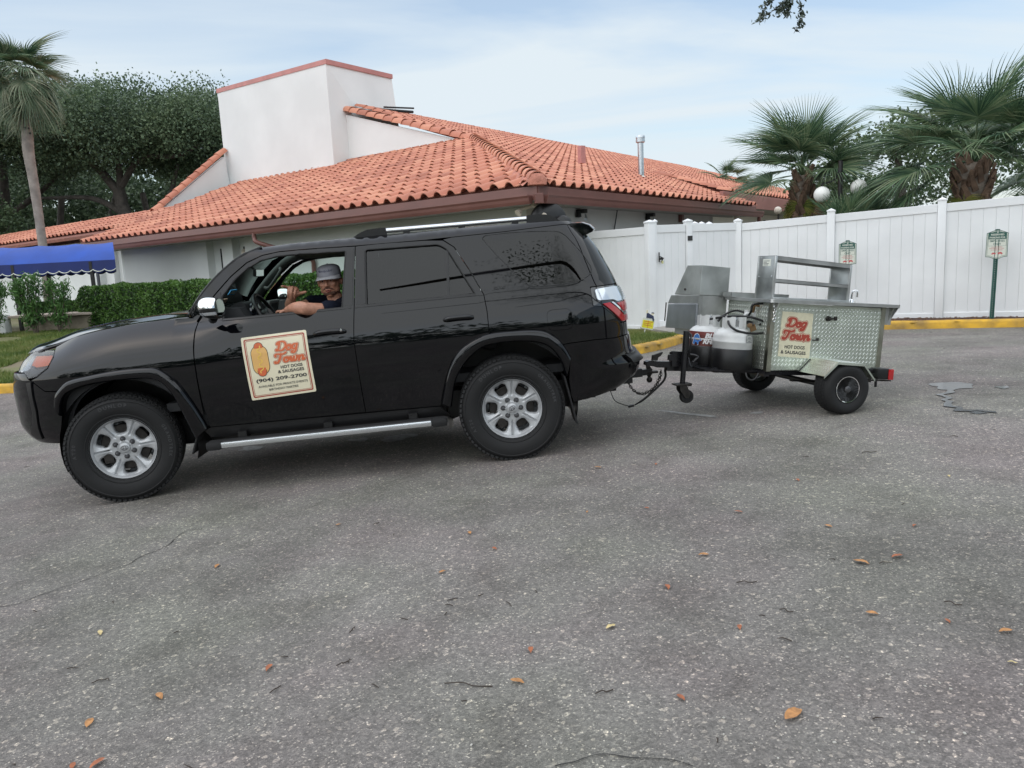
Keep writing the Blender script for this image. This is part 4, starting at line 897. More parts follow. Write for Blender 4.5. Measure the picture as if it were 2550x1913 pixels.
# ------------------------------------------------------------------ palms
def frond_mesh(name, lp, lf, n=44, droop=.55, spread=2.25, sag=.25, w=.030, seed=0, m=None, fold=.25):
    r = random.Random(seed); v = []; f = []
    # petiole
    k = 7; pet = []
    for i in range(k): t = i/(k-1); pet.append(Vector((lp*t, 0, -sag*lp*t*t)))
    for i, p in enumerate(pet):
        ww = .022*(1-.5*i/k)
        for dy, dz in ((-ww, 0), (0, ww*.6), (ww, 0), (0, -ww*.6)): v.append(p+Vector((0, dy, dz)))
    for i in range(k-1):
        for j in range(4): f.append((4*i+j, 4*i+(j+1) % 4, 4*i+4+(j+1) % 4, 4*i+4+j))
    T = (pet[-1]-pet[-2]).normalized(); Y = Vector((0, 1, 0)); U = T.cross(Y)*-1
    if U.z < 0: U = -U
    tip = pet[-1]; ss = [0, .22, .45, .68, .86, 1.0]
    for i in range(n):
        th = (i/(n-1)-.5)*2*spread; ln = lf*(.80+.20*math.cos(th))*(1+.06*r.uniform(-1, 1)); st = tip+T*(.12*lf*math.cos(th*.5))*.6
        d = (T*math.cos(th)+Y*math.sin(th)).normalized(); dr = droop*(1+.35*r.uniform(-1, 1)); b0 = len(v); side = (Y*math.cos(th)-T*math.sin(th))
        for s in ss:
            p = st+d*ln*s+U*(fold*abs(math.sin(th))*ln*s*(1-s*.6))+Vector((0, 0, -1))*dr*ln*max(0, s-.30)**1.7
            wd = (w*(s/.3) if s < .3 else w*(1-(s-.3)/.7))*lf+.0015; zz = U*.35*wd*(1 if i % 2 else -1)
            v += [p+side*wd*.5+zz, p-side*wd*.5-zz]
        for j in range(len(ss)-1): q = b0+2*j; f.append((q, q+1, q+3, q+2))
    me = mkmesh('frond', v, f); me.materials.append(m); return me
def palm(name, x, y, ztop, label, meshes, specs, trunk, group=None, lean=(0, 0)):
    root = thing(name, label, 'palm tree', at(x, y, 0), group); trunk(root)
    for az_, el, sc, roll, mi in specs:
        o = bpy.data.objects.new('frond', meshes[mi]); COL.objects.link(o); o.parent = root
        o.matrix_basis = Matrix.Translation((lean[0], lean[1], ztop)) @ Matrix.Rotation(az_, 4, 'Z') @ Matrix.Rotation(-el, 4, 'Y') @ Matrix.Rotation(roll, 4, 'X') @ Matrix.Diagonal((sc, sc, sc, 1))
    return root
def rings_trunk(path, rad, m, marks=True):
    def fn(root):
        P = catmull(path, 14); k = len(P); rr = []
        for i in range(k):
            t = i/(k-1)*(len(rad)-1); j = min(int(t), len(rad)-2); r_ = rad[j]+(rad[j+1]-rad[j])*(t-j); rr.append(r_*(1+.02*math.sin(i*2.2)+.025*noise.noise(P[i]*3)))
        b = MB(); b.tube([p for p in P], rr, 16); b.build('trunk', m, root, smooth=60, local=True)
        if marks:
            b = MB()
            for q in ((.05, 6.55), (-.03, 6.4), (.10, 6.35), (.09, 6.1), (-.01, 6.12), (.12, 5.95)): b.lathe([(0, .01), (.03, .006), (.035, -.01)], Matrix.Translation((q[0], -.17, q[1])) @ Matrix.Rotation(PI/2, 4, 'X'), 8)
            b.build('woodpecker_holes', m_iron, root, local=True)
    return fn
def boots_trunk(z0, z1, r, m, nb=90, blen=.34, bare=None):
    def fn(root):
        b = MB(); b.tube([(0, 0, z0), (0, 0, z1)], [r*.9, r], 14); b.build('trunk', m_boot2, root, smooth=60, local=True)
        me = MB(); me.add([(-.07, 0, 0), (.07, 0, 0), (.045, .07, blen), (-.045, .07, blen), (-.06, .035, .0), (.06, .035, 0), (.035, .11, blen*.97), (-.035, .11, blen*.97)], [(0, 1, 2, 3), (4, 7, 6, 5), (0, 4, 5, 1), (1, 5, 6, 2), (2, 6, 7, 3), (3, 7, 4, 0)])
        mm = mkmesh('boot', me.v, me.f); mm.materials.append(m)
        for i in range(nb):
            a = i*2.39996; z = z0+(z1-z0)*(i/nb); tw_ = .38 if i % 2 else -.38
            o = bpy.data.objects.new('boot', mm); COL.objects.link(o); o.parent = root
            o.matrix_basis = Matrix.Translation((math.cos(a)*r*.92, math.sin(a)*r*.92, z)) @ Matrix.Rotation(a-PI/2, 4, 'Z') @ Matrix.Rotation(tw_, 4, 'Y') @ Matrix.Rotation(-.12, 4, 'X')
    return fn
def spec(n, el0, el1, meshes, seed, sc=(.9, 1.1), bias=1.0):
    r = random.Random(seed); o = []
    for i in range(n):
        t = (i/(n-1))**bias; o.append((i*2.39996+r.uniform(-.2, .2), R(el0+(el1-el0)*t+r.uniform(-7, 7)), r.uniform(*sc), r.uniform(-.5, .5), r.randrange(meshes)))
    return o
tallm = [frond_mesh('frond', .85, 1.05, 44, dr, 2.3, .5, .046, s, l_palm2 if s != 2 else l_palm) for s, dr in ((1, .95), (2, .8), (3, 1.1), (4, .9))]
tall = palm('tall_palm', -14.05, 24, 7.62, 'tall cabbage palm with a smooth pale trunk rising behind the blue canopy', tallm, spec(44, 88, -62, 4, 5, (.66, .82), 1.0),
     rings_trunk([(-.25, 0, -.3), (-.10, 0, 1.5), (-.07, 0, 2.8), (-.07, 0, 4.3), (-.10, 0, 5.4), (-.06, 0, 6.0), (-.03, 0, 7.1), (0, 0, 7.45)], [.14, .13, .122, .128, .142, .162, .148, .14, .15], m_palmbark))
stiff = [frond_mesh('frond', .80, 1.02, 64, dr, 2.25, .28, .026, s, l_palm, fold=.42) for s, dr in ((11, .32), (12, .45), (13, .6), (14, .22))]
dry = frond_mesh('frond', .7, .75, 44, .8, 2.2, .5, .036, 21, l_dryp)
p1_ = palm('cabbage_palm', 7.42, 19.5, 3.20, 'cabbage palm with a shaggy brown trunk behind the fence, next to the globe lamps', stiff+[dry], [(a, e, s*1.06, r_, m_) for a, e, s, r_, m_ in spec(26, 88, 6, 4, 8)]+[(2.4, R(-45), 1, .1, 4), (4.2, R(-50), .9, 0, 4)], boots_trunk(.8, 3.2, .17, m_boot, 80))
big = [frond_mesh('frond', 1.05, 1.20, 70, dr, 2.25, .32, .024, s, l_palm, fold=.42) for s, dr in ((31, .3), (32, .45), (33, .6), (34, .25))]
dry2 = frond_mesh('frond', .95, .9, 46, .9, 2.2, .55, .036, 41, l_dryp)
palm('cabbage_palm', 10.15, 17, 3.05, 'largest cabbage palm, its thick criss-crossed trunk rising above the fence at the right', big+[dry2], [(a, e, s, r_, m_) for a, e, s, r_, m_ in spec(24, 88, 14, 4, 17)]+[(PI*.95, R(-8), 1.05, .1, 2), (PI*1.05, R(12), 1.1, -.1, 1), (PI*.9, R(-30), 1, 0, 4), (PI*1.2, R(-35), .8, 0, 4)], boots_trunk(.6, 3.05, .30, m_boot, 110, .36))
palm('cabbage_palm', 12.6, 17.5, 2.9, 'cabbage palm mostly cut off by the right edge of the picture', big+[dry2], spec(20, 85, -25, 4, 29), boots_trunk(.6, 2.8, .28, m_boot, 60, .36))
small = [frond_mesh('frond', .55, .62, 30, .45, 2.1, .3, .05, s, l_palm) for s in (51, 52, 53)]
palm('distant_palm', 11.3, 40, 4.95, 'small distant palm top peeping over the far tiled roof', small, spec(16, 85, -20, 3, 55, (1.1, 1.3)), rings_trunk([(0, 0, 0), (0, 0, 4.95)], [.16, .14], m_palmbark, False))
palm('distant_palm', 12.6, 42, 4.55, 'low palm top just right of the distant one above the tiled roof', small, spec(12, 80, -10, 3, 56, (1.0, 1.2)), rings_trunk([(0, 0, 0), (0, 0, 4.5)], [.16, .14], m_palmbark, False))
pal = [frond_mesh('frond', .55, .75, 34, .12, 1.5, .1, .045, s, l_palm, fold=.3) for s in (61, 62)]
for x, y, z, lb, sd in ((8.25, 18.2, 1.55, 'dark saw palmetto fans under the globe lamps, just above the fence', 1), (9.0, 18.4, 1.45, 'saw palmetto fans between the lamp post and the thick palm trunk', 2), (7.7, 17.6, 1.6, 'saw palmetto at the foot of the shaggy palm', 3)):
    palm('palmetto', x, y, z, lb, pal, spec(13, 85, 18, 2, 70+sd, (.8, 1.05)), rings_trunk([(0, 0, .1), (0, 0, z-0.0)], [.09, .09], m_boot, False))
# palms mirrored in the paintwork (behind the camera)
c = copy_tree(tall); c.location = (-5.5, -15, -1.0); c['label'] = 'cabbage palm across the lot behind the camera, nearer the middle'
c = copy_tree(tall); c.location = (7.5, -17, -2.2); c['label'] = 'cabbage palm across the lot behind the camera, towards the street'
# ------------------------------------------------------------------ lamp post behind the fence
lpz = thing('globe_lamp_post', 'dark lamp post with white globes among the palms behind the fence', 'lamp post', at(7.72, 18, 0))
b = MB(); b.tube([(7.72, 18, 0), (7.72, 18, 3.35)], .05, 10); b.tube(catmull([(7.72, 18, 3.3), (7.6, 18, 2.95), (7.32, 18, 2.86), (7.30, 18, 2.80)], 5), .02, 6); b.tube(catmull([(7.72, 18, 2.3), (7.95, 18, 2.38), (8.12, 18, 2.45), (8.14, 18, 2.56)], 5), .02, 6); b.build('pole', m_black, lpz, smooth=60)
for gx, gz_ in ((8.14, 2.74), (7.30, 2.62)):
    b = MB(); b.lathe([(.001, .18)]+[(.18*math.sin(PI*i/12), .18*math.cos(PI*i/12)) for i in range(1, 12)]+[(.001, -.18)], at(gx, 18, gz_), 24); b.build('globe', m_globe, lpz, smooth=80)
# ------------------------------------------------------------------ hedges and shrubs
def hedge(name, a, b_, wid, z0, z1, n, label, size=.05):
    A = Vector((*a, 0)); B = Vector((*b_, 0)); d = B-A; Ln = d.length; d.normalize(); nn = Vector((-d.y, d.x, 0)); root = thing(name, label, 'hedge', at(A.x, A.y, z0)); pts = []
    h = z1-z0
    for _ in range(n):
        s = rng.random()*Ln; fcs = rng.random(); t = rng.uniform(-.5, .5)*wid; z = rng.random()*h
        if fcs < .42: t = -.5*wid*1.0
        elif fcs < .55: t = .5*wid
        elif fcs < .92: z = h
        else: s = 0 if rng.random() < .5 else Ln
        # rounded shoulders and lumps
        e = min(s, Ln-s); er = min(1, e/.35); k = .86+.14*er**.5
        zz = z*(.93+.07*er) ; tt = t*k*(1-.16*max(0, z/h-.75)/.25)
        p = A+d*s+nn*tt; lump = noise.noise(Vector((p.x*2.2, p.y*2.2, z*2.2)))*.07+noise.noise(Vector((p.x*6, p.y*6, z*6)))*.035
        dep = -abs(rng.gauss(0, .035))
        q = Vector((nn.x*math.copysign(1, t), nn.y*math.copysign(1, t), 0))*(lump+dep) if fcs < .55 else Vector((0, 0, lump+dep)); p = p+q; pts.append((p.x, p.y, z0+zz+(q.z)))
    leaves('foliage', pts, size, l_hedge, root, asp=.6, updir=(0, -.25, .45))
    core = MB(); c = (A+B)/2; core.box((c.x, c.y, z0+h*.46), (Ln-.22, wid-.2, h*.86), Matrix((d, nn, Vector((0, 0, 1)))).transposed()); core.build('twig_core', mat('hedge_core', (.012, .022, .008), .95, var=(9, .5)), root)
hedge('hedge', (-10.55, 19.9), (-1.2, 12.95), 1.1, .30, 1.38, 42000, 'long clipped green hedge behind the hood of the black car', .062)
hedge('hedge', (-12.75, 20.75), (-10.75, 20.35), .7, .45, 1.02, 6000, 'short low hedge behind the planter wall under the blue canopy', .055)
def oleander(x, y, h, label, seed, n=11, lean=.35):
    r = random.Random(seed); root = thing('oleander', label, 'shrub', at(x, y, gzl(x, y)), 'leggy oleanders by the planter'); b = MB(); P = []; z0 = gzl(x, y)-.03
    for i in range(n):
        a = r.uniform(0, 2*PI); ln = r.uniform(.7, 1)*h; e = Vector((math.cos(a), math.sin(a)*.6, 0))*lean*r.uniform(.3, 1); s = [Vector((x, y, z0))+e*.15, Vector((x, y, z0+ln*.4))+e*.5, Vector((x, y, z0+ln))+e*1.25]; Q = catmull(s, 5); b.tube(Q, [.016-.001*j for j in range(len(Q))], 5)
        for q in Q[4:]:
            for _ in range(16 if q is not Q[-1] else 46): P.append((q+Vector((r.gauss(0, .07), r.gauss(0, .07), r.gauss(.02, .075))))[:])
    b.build('stems', m_wood, root); leaves('leaves', P, .15, l_olea, root, asp=.17, updir=(0, 0, .55))
oleander(-12.25, 18.3, 1.22, 'leggy oleander shrub cut by the left edge of the photo', 1)
oleander(-11.25, 18.4, 1.36, 'leggy oleander shrub left of the planter corner, bushy tuft on top', 2)
oleander(-10.75, 18.5, 1.28, 'thin oleander shrub leaning right in front of the planter wall', 3, 7)
# grass
def grass(name, xs, ys, n, ok, hgt=.06):
    V = []; r = random.Random(3)
    x = nr.uniform(xs[0], xs[1], n); y = nr.uniform(ys[0], ys[1], n); P = []
    for a, c_ in zip(x, y):
        if ok(a, c_): P.append((a, c_, gzl(a, c_)))
    P = np.array(P); k = len(P); ang = nr.uniform(0, 2*PI, k); h = hgt*(.5+nr.random(k)); w = .005+.004*nr.random(k); dx = np.cos(ang)*w; dy = np.sin(ang)*w; ln = nr.normal(size=(k, 2))*.5*h[:, None]
    v = np.stack([P+np.stack([dx, dy, 0*dx], 1), P-np.stack([dx, dy, 0*dx], 1), P+np.stack([ln[:, 0], ln[:, 1], h], 1)], 1).reshape(-1, 3); i = np.arange(k)*3
    me = bpy.data.meshes.new(name); me.vertices.add(3*k); me.vertices.foreach_set('co', v.ravel()); me.loops.add(3*k); me.polygons.add(k); me.loops.foreach_set('vertex_index', np.arange(3*k)); me.polygons.foreach_set('loop_start', i); me.polygons.foreach_set('loop_total', np.full(k, 3)); me.update(calc_edges=True)
    link(name, me, l_grass, kind='stuff')
grass('grass', (-13.5, -5.2), (11, 19.6), 190000, lambda a, c_: c_ > (yk(kl, a) or 99)+.17 and noise.noise(Vector((a*.55, c_*.9, 2))) > -.28)
grass('grass', (1.0, 3.2), (10.5, 13.4), 42000, lambda a, c_: c_ > (yk(kl, a) or 99)+.17 and c_ < 13.2 and not (a > 2.35 and c_ > 12.4), .065)
# mulch chips and litter on the bed
b = MB(); 
for i in range(900):
    x = rng.uniform(4.6, 9.6); yy = yk(kr, x)
    if yy is None: continue
    y = yy+.2+rng.random()*.9; z = gz(x, y)+.115; s = rng.uniform(.012, .035); b.box((x, y, z), (s, s*.5, s*.3), Matrix.Rotation(rng.uniform(0, 3), 3, 'Z') @ Matrix.Rotation(rng.uniform(-.5, .5), 3, 'X'))
b.build('bark_chips', mat('bark_chips', (.16, .09, .06), .9, var=(40, .5)), kind='stuff', fix=False)
def pchip(xs,ys):
    n=len(xs); h=[xs[i+1]-xs[i] for i in range(n-1)]; d=[(ys[i+1]-ys[i])/h[i] for i in range(n-1)]
    m=[d[0]]+[0.0]*(n-2)+[d[-1]]
    for i in range(1,n-1):
        if d[i-1]*d[i]>0:
            w1=2*h[i]+h[i-1]; w2=h[i]+2*h[i-1]; m[i]=(w1+w2)/(w1/d[i-1]+w2/d[i])
    def f(x):
        if x<=xs[0]: return ys[0]+m[0]*0*(x-xs[0])
        if x>=xs[-1]: return ys[-1]
        i=0
        while x>xs[i+1]: i+=1
        t=(x-xs[i])/h[i]; t2=t*t; t3=t2*t
        return (2*t3-3*t2+1)*ys[i]+(t3-2*t2+t)*h[i]*m[i]+(-2*t3+3*t2)*ys[i+1]+(t3-t2)*h[i]*m[i+1]
    return f
_Ws=pchip([.30,.38,.46,.56,.68,.82,.93,1.03,1.11,1.17,1.20,1.24,1.40,1.55,1.63,1.68,1.70],
          [.87,.895,.908,.918,.930,.938,.938,.928,.908,.886,.872,.858,.800,.740,.705,.665,.62])
_zt=pchip([1.8,2.18,2.6,3.0,3.2,3.4,3.7,4.2],[1.25,1.245,1.235,1.195,1.145,1.11,1.03,1.0])
def _Wf(s,z):
    t=max(0,(z-.90)/(max(_zt(s),.95)-.90)); return .938-.20*t**2.3 if z>.82 else _Ws(z)
def Wd(s,z):
    k=sst(1.85,2.25,s); a=_Ws(z)
    if k<=0 and s<1.6: return a
    hi=a-.11*sst(1.65,2.25,s)*max(0,1-max(0,z-1.2)/.42)
    if z>=1.26: return hi
    lo=a*(1-k)+_Wf(s,z)*k if k>0 else a
    q=sst(1.15,1.26,z); 
    if s>2.3: return lo
    return lo*(1-q)+hi*q
_uf=pchip([.40,.48,.60,.80,.95,1.05,1.15,1.25],[3.50,3.62,3.68,3.68,3.66,3.60,3.52,3.40])
_ur=pchip([.38,.44,.52,.60,.64,.70,.85,1.02,1.18,1.33,1.50,1.60,1.68],[-.80,-.93,-1.03,-1.05,-1.01,-.99,-.975,-.975,-.925,-.86,-.775,-.70,-.63])
SF=2.62; SR=-.42
def body(s,z):
    """returns (u,v) of shell for near side"""
    W=Wd(s,z)
    if s>SF:
        a=_uf(z)-SF; ph=min(math.pi/2,(s-SF)/a)
        if z>.9: W=Wd(min(SF+a*math.sin(ph),3.3),z)
        return SF+a*math.sin(ph), W*max(0,math.cos(ph))**.5
    if s<SR:
        a=SR-_ur(z); ph=min(math.pi/2,(SR-s)/a)
        return SR-a*math.sin(ph), W*max(0,math.cos(ph))**.40
    return s,W
def nrm(s,z,e=.004):
    a=body(s-e,z);b=body(s+e,z);c=body(s,z-e);d=body(s,z+e)
    du=(b[0]-a[0],b[1]-a[1],0); dz=(d[0]-c[0],d[1]-c[1],2*e)
    # outward = dz x du ?  (u,v,z) : du=(1,0,0), dz=(0,0,1): outward v+ = dz x du
    n=(dz[1]*du[2]-dz[2]*du[1], dz[2]*du[0]-dz[0]*du[2], dz[0]*du[1]-dz[1]*du[0])
    l=math.sqrt(sum(q*q for q in n)) or 1
    return tuple(q/l for q in n)
def P3(s,z,off=0,side=1):
    u,v=body(s,z); 
    if off:
        n=nrm(s,z); u+=n[0]*off; v+=n[1]*off; z+=n[2]*off
    return (u,v*side,z)
# ------------------------------------------------------------------ the black SUV
def basis(yaw, sl):
    a, b = R(yaw), R(sl); fh = Vector((-math.cos(a), -math.sin(a), 0)); up = Vector((0, 0, 1))
    return fh*math.cos(b)-up*math.sin(b), Vector((math.sin(a), -math.cos(a), 0)), up*math.cos(b)+fh*math.sin(b)
def frame_m(o, x, y, z): return Matrix(((x.x, y.x, z.x, o[0]), (x.y, y.y, z.y, o[1]), (x.z, y.z, z.z, o[2]), (0, 0, 0, 1)))
fx, fy, fu = basis(2.701, 2.655)
CARM = frame_m((-.039, 6.326, -.004), fx, fy, fu)
car = thing('suv', 'black SUV towing the cart, door sign on its side and silver six-spoke wheels', 'car', CARM)
def inpoly(x, y, p):
    c = False; j = len(p)-1
    for i in range(len(p)):
        if (p[i][1] > y) != (p[j][1] > y) and x < (p[j][0]-p[i][0])*(y-p[i][1])/(p[j][1]-p[i][1])+p[i][0]: c = not c
        j = i
    return c
def resamp(p, h):
    o = []
    for i in range(len(p)):
        a, b = p[i], p[(i+1) % len(p)]; L = math.hypot(b[0]-a[0], b[1]-a[1])
        if L < 1e-5: continue
        k = max(1, int(L/h+.5)); o += [(a[0]+(b[0]-a[0])*j/k, a[1]+(b[1]-a[1])*j/k) for j in range(k)]
    return o
def panel(name, outline, m, parent, side=1, off=0, holes=(), res=.045, thick=.018, surf=None, nfn=None, label=None, edge=.002, smooth_n=True):
    surf = surf or P3; V = []; E_ = []
    loops = [resamp(outline, res*.6)]+[resamp(h, res*.6) for h in holes]
    for lp in loops:
        b0 = len(V); V += lp; E_ += [(b0+i, b0+(i+1) % len(lp)) for i in range(len(lp))]
    nb = len(V)
    x0 = min(p[0] for p in outline); x1 = max(p[0] for p in outline); y0 = min(p[1] for p in outline); y1 = max(p[1] for p in outline)
    bv = np.array(V); x = math.floor(x0/res)*res
    while x < x1:
        y = math.floor(y0/res)*res
        while y < y1:
            if inpoly(x, y, outline) and not any(inpoly(x, y, h) for h in holes) and np.min((bv[:, 0]-x)**2+(bv[:, 1]-y)**2) > (res*.45)**2: V.append((x, y))
            y += res
        x += res
    r = geometry.delaunay_2d_cdt([Vector(p) for p in V], E_, [], 0, 1e-6, True)
    v2 = [tuple(p) for p in r[0]]; F = []
    for f in r[2]:
        cx = sum(v2[i][0] for i in f)/3; cy = sum(v2[i][1] for i in f)/3
        if inpoly(cx, cy, loops[0]) and not any(inpoly(cx, cy, h) for h in loops[1:]): F.append(list(f))
    be = {}
    for f in F:
        for i in range(3): a, b = f[i], f[(i+1) % 3]; be[(a, b)] = 1
    bd = [(a, b) for (a, b) in be if (b, a) not in be]; bset = {a for a, b in bd}|{b for a, b in bd}
    top = [surf(p[0], p[1], off-(edge if i in bset else 0), side) for i, p in enumerate(v2)]
    def N(p):
        e = .003; a = Vector(surf(p[0]+e, p[1], 0, side))-Vector(surf(p[0]-e, p[1], 0, side)); b = Vector(surf(p[0], p[1]+e, 0, side))-Vector(surf(p[0], p[1]-e, 0, side)); n = b.cross(a)*side
        return n.normalized() if n.length > 1e-12 else Vector((0, side, 0))
    NN = [N(p) for p in v2]
    # orient
    f0 = F[len(F)//2]; a, b, c = (Vector(top[i]) for i in f0); fl = (b-a).cross(c-a).dot(NN[f0[0]]) < 0
    if fl: F = [f[::-1] for f in F]; bd = [(b, a) for a, b in bd]
    n0 = len(top); rim = {}; V3 = list(top); F3 = [tuple(f) for f in F]
    if thick > 0:
        for a in sorted(bset): rim[a] = (len(V3), len(V3)+1); V3 += [top[a], surf(v2[a][0], v2[a][1], off-thick, side)]
        for a, b in bd: F3.append((rim[b][0], rim[a][0], rim[a][1], rim[b][1]))
    me = mkmesh(name, V3, F3); me.polygons.foreach_set('use_smooth', [True]*len(me.polygons))
    if smooth_n:
        ln = []
        for p in me.polygons:
            if p.index < len(F):
                for li in p.loop_indices: ln.append(NN[me.loops[li].vertex_index][:])
            else:
                for li in p.loop_indices: ln.append(p.normal[:])
        me.normals_split_custom_set(ln)
    o = link(name, me, m, parent, local=True, label=label); return o
def onbody(off=0, side=1): return lambda s, z: Vector(P3(s, z, off, side))
door_f = [(2.120, .475), (2.135, .594), (2.142, .66), (2.145, .825), (2.145, .973), (2.142, 1.05), (2.137, 1.147), (2.13, 1.203), (1.996, 1.379), (1.866, 1.500), (1.752, 1.584), (1.643, 1.625), (1.52, 1.640), (1.315, 1.638), (.990, 1.628), (1.028, 1.201), (1.048, .98), (1.042, .70), (1.035, .465)]
hole_f = fillet([(1.946, 1.212), (1.948, 1.365), (1.851, 1.474), (1.754, 1.550), (1.657, 1.595), (1.547, 1.612), (1.383, 1.616), (1.056, 1.602, .012), (1.108, 1.212, .012)], .02)
door_r = [(1.028, .464), (1.037, .716), (1.043, .977), (1.022, 1.202), (.984, 1.627), (.835, 1.630), (.495, 1.622), (.364, 1.610), (.291, 1.555), (.202, 1.390), (.116, 1.205), (.106, 1.086), (.106, .938), (.205, .908), (.315, .850), (.389, .765), (.440, .655), (.489, .51), (.500, .455)]
hole_r = fillet([(.920, 1.600, .02), (.40, 1.590), (.338, 1.550), (.172, 1.217, .008), (.938, 1.213, .012)], .03)
flF_o = [(3.185, .745), (3.155, .815), (3.10, .860), (3.03, .900), (2.883, .921), (2.672, .940), (2.472, .938), (2.387, .917), (2.289, .823), (2.214, .684), (2.158, .545), (2.138, .475)]
flF_i = [(3.150, .655), (3.125, .735), (3.085, .790), (3.03, .823), (2.90, .855), (2.75, .868), (2.582, .871), (2.447, .857), (2.368, .803), (2.313, .692), (2.275, .545), (2.238, .405)]
flR_o = [(.488, .480), (.437, .655), (.385, .765), (.313, .850), (.203, .910), (.095, .937), (-.074, .938), (-.20, .932), (-.285, .914), (-.345, .875), (-.385, .838), (-.425, .775), (-.452, .715)]
flR_i = [(.420, .445), (.375, .62), (.318, .715), (.245, .79), (.156, .845), (.06, .860), (-.06, .862), (-.16, .852), (-.23, .838), (-.297, .806), (-.345, .755), (-.385, .68), (-.412, .57)]
fender = [(2.152, .575), (2.154, .83), (2.152, 1.05), (2.146, 1.15), (2.138, 1.205), (2.165, 1.236), (2.376, 1.247), (2.633, 1.234), (2.85, 1.213), (3.075, 1.180), (3.222, 1.128), (3.212, 1.100), (3.190, 1.062), (3.222, .990), (3.333, .935), (3.41, .915), (3.347, .883), (3.272, .838), (3.165, .833), (3.105, .863), (3.03, .903), (2.883, .924), (2.672, .943), (2.472, .941), (2.384, .919), (2.286, .825), (2.211, .686), (2.16, .565)]
def aR(z): return SR-_ur(z)
def RS(ph, z): return (SR-ph*aR(z), z)
quarter = [(.100, .942), (.100, 1.086), (.110, 1.206), (.196, 1.392), (.285, 1.558), (.360, 1.617), (.30, 1.626), (-.088, 1.630), (-.42, 1.640), (-.52, 1.643), RS(.75, 1.63), RS(1.13, 1.57), RS(1.15, 1.50), RS(1.15, 1.42), RS(1.15, 1.33), RS(1.15, 1.25), RS(1.15, 1.187), (-.655, 1.187), (-.652, 1.055), (-.742, 1.034), (-.93, .900), RS(1.15, .892), RS(1.15, .81), (-.83, .806), (-.64, .815), (-.456, .812), (-.402, .806), (-.38, .848), (-.345, .880), (-.285, .919), (-.20, .936), (-.074, .942), (.095, .941)]
qglass = fillet([(.085, 1.600), (.060, 1.619), (-.10, 1.622), (-.30, 1.615), (-.47, 1.598), (-.520, 1.565), (-.645, 1.413), (-.697, 1.318), (-.688, 1.280), (-.60, 1.236), (-.40, 1.222), (-.25, 1.224), (-.195, 1.246), (-.130, 1.320), (-.006, 1.473)], .05)
fuel = fillet([(-.312, 1.055), (-.486, 1.055), (-.490, .907), (-.312, .907)], .045)
rocker = [(2.115, .468), (.505, .446), (.46, .40), (.44, .375), (2.13, .395), (2.17, .45)]
rail_side = [(2.172, 1.243), (2.150, 1.214), (2.003, 1.386), (1.872, 1.507), (1.757, 1.591), (1.645, 1.632), (1.52, 1.647), (1.315, 1.645), (.99, 1.635), (.495, 1.629), (.30, 1.631), (-.088, 1.635), (-.52, 1.648), RS(.80, 1.635), RS(.8, 1.665), (-.5, 1.672), (0, 1.688), (.9, 1.694), (1.45, 1.696), (1.66, 1.685), (1.80, 1.640), (1.93, 1.555), (2.08, 1.420), (2.20, 1.290)]
bump_r = [(-.455, .715), (-.400, .800), (-.456, .806), (-.64, .809), (-.83, .800), RS(1.15, .803), RS(1.57, .803), RS(1.57, .50), RS(1.2, .455), (-.98, .435), (-.80, .415), (-.60, .392), (-.455, .380), (-.44, .43), (-.432, .55)]
bump_f = [(3.180, .748), (3.160, .825), (3.272, .832), (3.350, .878), (3.405, .908), (3.45, .925), (3.50, .966), (3.60, .965), (3.9, .965), (4.30, .965), (4.30, .455), (3.70, .45), (3.45, .452), (3.172, .448), (3.205, .545), (3.158, .66)]
headl = fillet([(3.215, 1.108), (3.40, 1.113), (3.56, 1.098), (3.64, 1.045), (3.63, .975), (3.51, .972), (3.448, .930), (3.341, .940), (3.231, .995), (3.196, 1.062)], .012)
tail = fillet([(-.662, 1.182), (-.85, 1.184), RS(1.35, 1.172), RS(1.35, 1.05), RS(1.35, .900), (-.945, .906), (-.750, 1.040), (-.662, 1.056)], .012)
def sweep_flare(name, outer, inner, side):
    n = max(len(outer), len(inner))*5
    def rs(p, k):
        P = catmull([(a, b, 0) for a, b in p], 6); L = [0]
        for i in range(1, len(P)): L.append(L[-1]+(P[i]-P[i-1]).length)
        o = []
        for j in range(k):
            t = L[-1]*j/(k-1); i = 0
            while i < len(P)-2 and L[i+1] < t: i += 1
            q = (t-L[i])/max(1e-6, L[i+1]-L[i]); o.append(P[i]*(1-q)+P[i+1]*q)
        return o
    A, B = rs(outer, n), rs(inner, n); prof = [(0, -.004), (0, .006), (.04, .020), (.10, .030), (.22, .037), (.5, .040), (.78, .037), (.92, .028), (1.0, .010), (1.0, -.06), (.98, -.16)]
    v = []; f = []; k = len(prof)
    for a, b in zip(A, B):
        for t, o_ in prof:
            p = a*(1-t)+b*t; bb = body(p.x, p.y); nn = nrm(p.x, p.y); u, w = bb
            v.append((u+nn[0]*max(o_, 0), (w+nn[1]*max(o_, 0)+min(o_, 0))*side, p.y+nn[2]*max(o_, 0)))
    for i in range(len(A)-1):
        for j in range(k-1): f.append((i*k+j, i*k+j+1, (i+1)*k+j+1, (i+1)*k+j))
    b = MB(); b.add(v, f); return b.build(name, m_paint, car, smooth=55, local=True)
def bevelmod(o, w, s=2):
    md = o.modifiers.new('Bevel', 'BEVEL'); md.width = w; md.segments = s; md.limit_method = 'ANGLE'; return o
